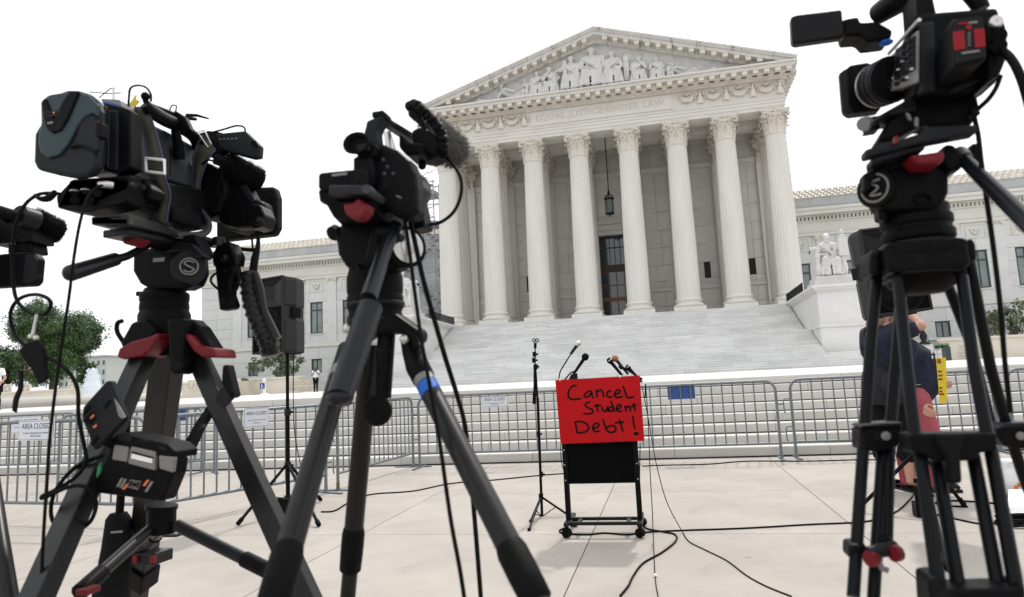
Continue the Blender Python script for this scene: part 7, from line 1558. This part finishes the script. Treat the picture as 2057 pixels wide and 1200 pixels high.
part('shoe_lug', M_black, cr, lambda b: pr(b,[(1738,236),(1765,232),(1768,258),(1745,262)],YR-.05,.03),.001)
part('shoe_screw', M_black, cr, lambda b: b.cyl(P(1825,208,YR-.085),P(1825,208,YR-.08),.008,seg=14),.001)
part('shoe_catch', M_lightgray, cr, lambda b: pr(b,[(1820,226),(1828,230),(1832,242),(1826,240)],YR-.085,.005),0)
part('shoe_catch', M_lightgray, cr, lambda b: pr(b,[(1838,236),(1845,236),(1845,254),(1838,252)],YR-.085,.005),0)
part('lower_trim', M_gray, cr, lambda b: pr(b,[(1910,180),(1965,160),(1968,164),(1915,184)],YR-.12,.01),0)
loose('thick cable curving off the back of the red-marked camcorder',[(1992,100,YR-.15),(2015,104,YR-.17),(2035,125,YR-.19),(2052,160,YR-.2),(2064,200,YR-.2),(2080,260,YR-.2)],.0062)
loose('cable hanging from the red-marked camcorder to the tripod spreader',[(2010,152,YR-.1),(2000,178,YR-.1),(1985,200,YR-.1),(1966,218,YR-.09),(1957,230,YR-.09),(1965,270,YR-.09),(1972,330,YR-.1),(1982,400,YR-.1),(1996,500,YR-.1),(2010,620,YR-.1),(2018,720,YR-.1),(2030,830,YR-.1)],.0036)
loose('short cable behind the red-marked camcorder',[(1952,182,YR-.08),(1958,205,YR-.08),(1962,230,YR-.08)],.0036)
b = MB(); pr(b,[(1956,214),(1972,226),(1968,231),(1950,230)],YR-.095,.02); tag(b.build('cable_tie', M_black, bevel=.002),'small black cable tie flag below the red-marked camcorder','cable tie')

# ------------------------------------------------------------------ FAR LEFT RIG, mostly outside the frame
YF = 1.75
cf = thing('broadcast_camera', 'partly visible shoulder camera with a small white V mark', 'video camera', P(-40,600,YF))
part('furry_microphone', M_fur, cf, lambda b: furry(b,P(60,440,YF),P(121,470,YF+.10),.046,1800,.012,8),0)
part('mic_band', M_gray, cf, lambda b: tb(b,[(38,434,YF-.05),(68,444,YF)],[.034,.036],18),0)
part('mic_body', M_black, cf, lambda b: (tb(b,[(-40,412,YF-.12),(0,424,YF-.09),(40,436,YF-.05)],.016,14), tb(b,[(10,432,YF-.06),(18,436,YF-.06)],.021,14), tb(b,[(0,425,YF-.08),(14,430,YF-.07)],.012,10,M_gray), pr(b,[(-30,440),(36,430),(60,455),(66,486),(-30,490)],YF-.02,.08)),.006)
part('hood', M_black, cf, lambda b: (pr(b,[(-40,515),(48,505),(68,508),(76,520),(72,565),(64,574),(-40,580)],YF-.03,.03), pr(b,[(16,485),(62,482),(66,508),(14,510)],YF-.01,.06)),.006)
part('hood_side', M_gray, cf, lambda b: pr(b,[(50,512),(68,512),(74,522),(70,562),(62,570),(44,568)],YF-.033,.01),.004)
part('red_mark', M_redplastic, cf, lambda b: pr(b,[(24,497),(28,497),(26,504)],YF-.015,.003),0)
part('white_mark', M_white, cf, lambda b: (b.tube([P(20,486,YF-.014),P(26,500,YF-.014),P(32,485,YF-.014)],.0013,5)),0)
part('body', M_black, cf, lambda b: pr(b,[(-420,400),(-200,400),(-190,560),(-420,560)],YF-.25,.22),.01)
tf = thing('camera_tripod', 'partly visible tripod with a red ring on its leg', 'tripod', GZ(P(-90,1200,YF)))
b = MB(); tb(b,[(-25,930,YF-.3),(-5,1070,YF-.4),(18,1215,YF-.48),(40,1380,YF-.55)],.021,14); lg = b.build('leg', M_carbon, tf)
b = MB(); tb(b,[(-6,1092,YF-.41),(0,1128,YF-.43)],.0245,14); b.build('red_ring', M_redplastic, lg)
b = MB(); tb(b,[(-8,1080,YF-.405),(-6,1092,YF-.41)],.025,14); b.build('collar', M_gray, lg)
for pts in ([(-190,640,YF-.2),(-260,1100,YF-.3),(-330,1500,YF-.4)],[(-150,640,YF),(-130,1100,YF+.3),(-110,1400,YF+.5)],[(-120,640,YF-.2),(-60,800,YF-.25),(-25,930,YF-.3)]): b = MB(); tb(b,pts,.021,12); b.build('leg', M_carbon, tf)
part('head', M_black, tf, lambda b: b.cyl(P(-150,660,YF-.15),P(-150,560,YF-.2),.07,seg=20),0)
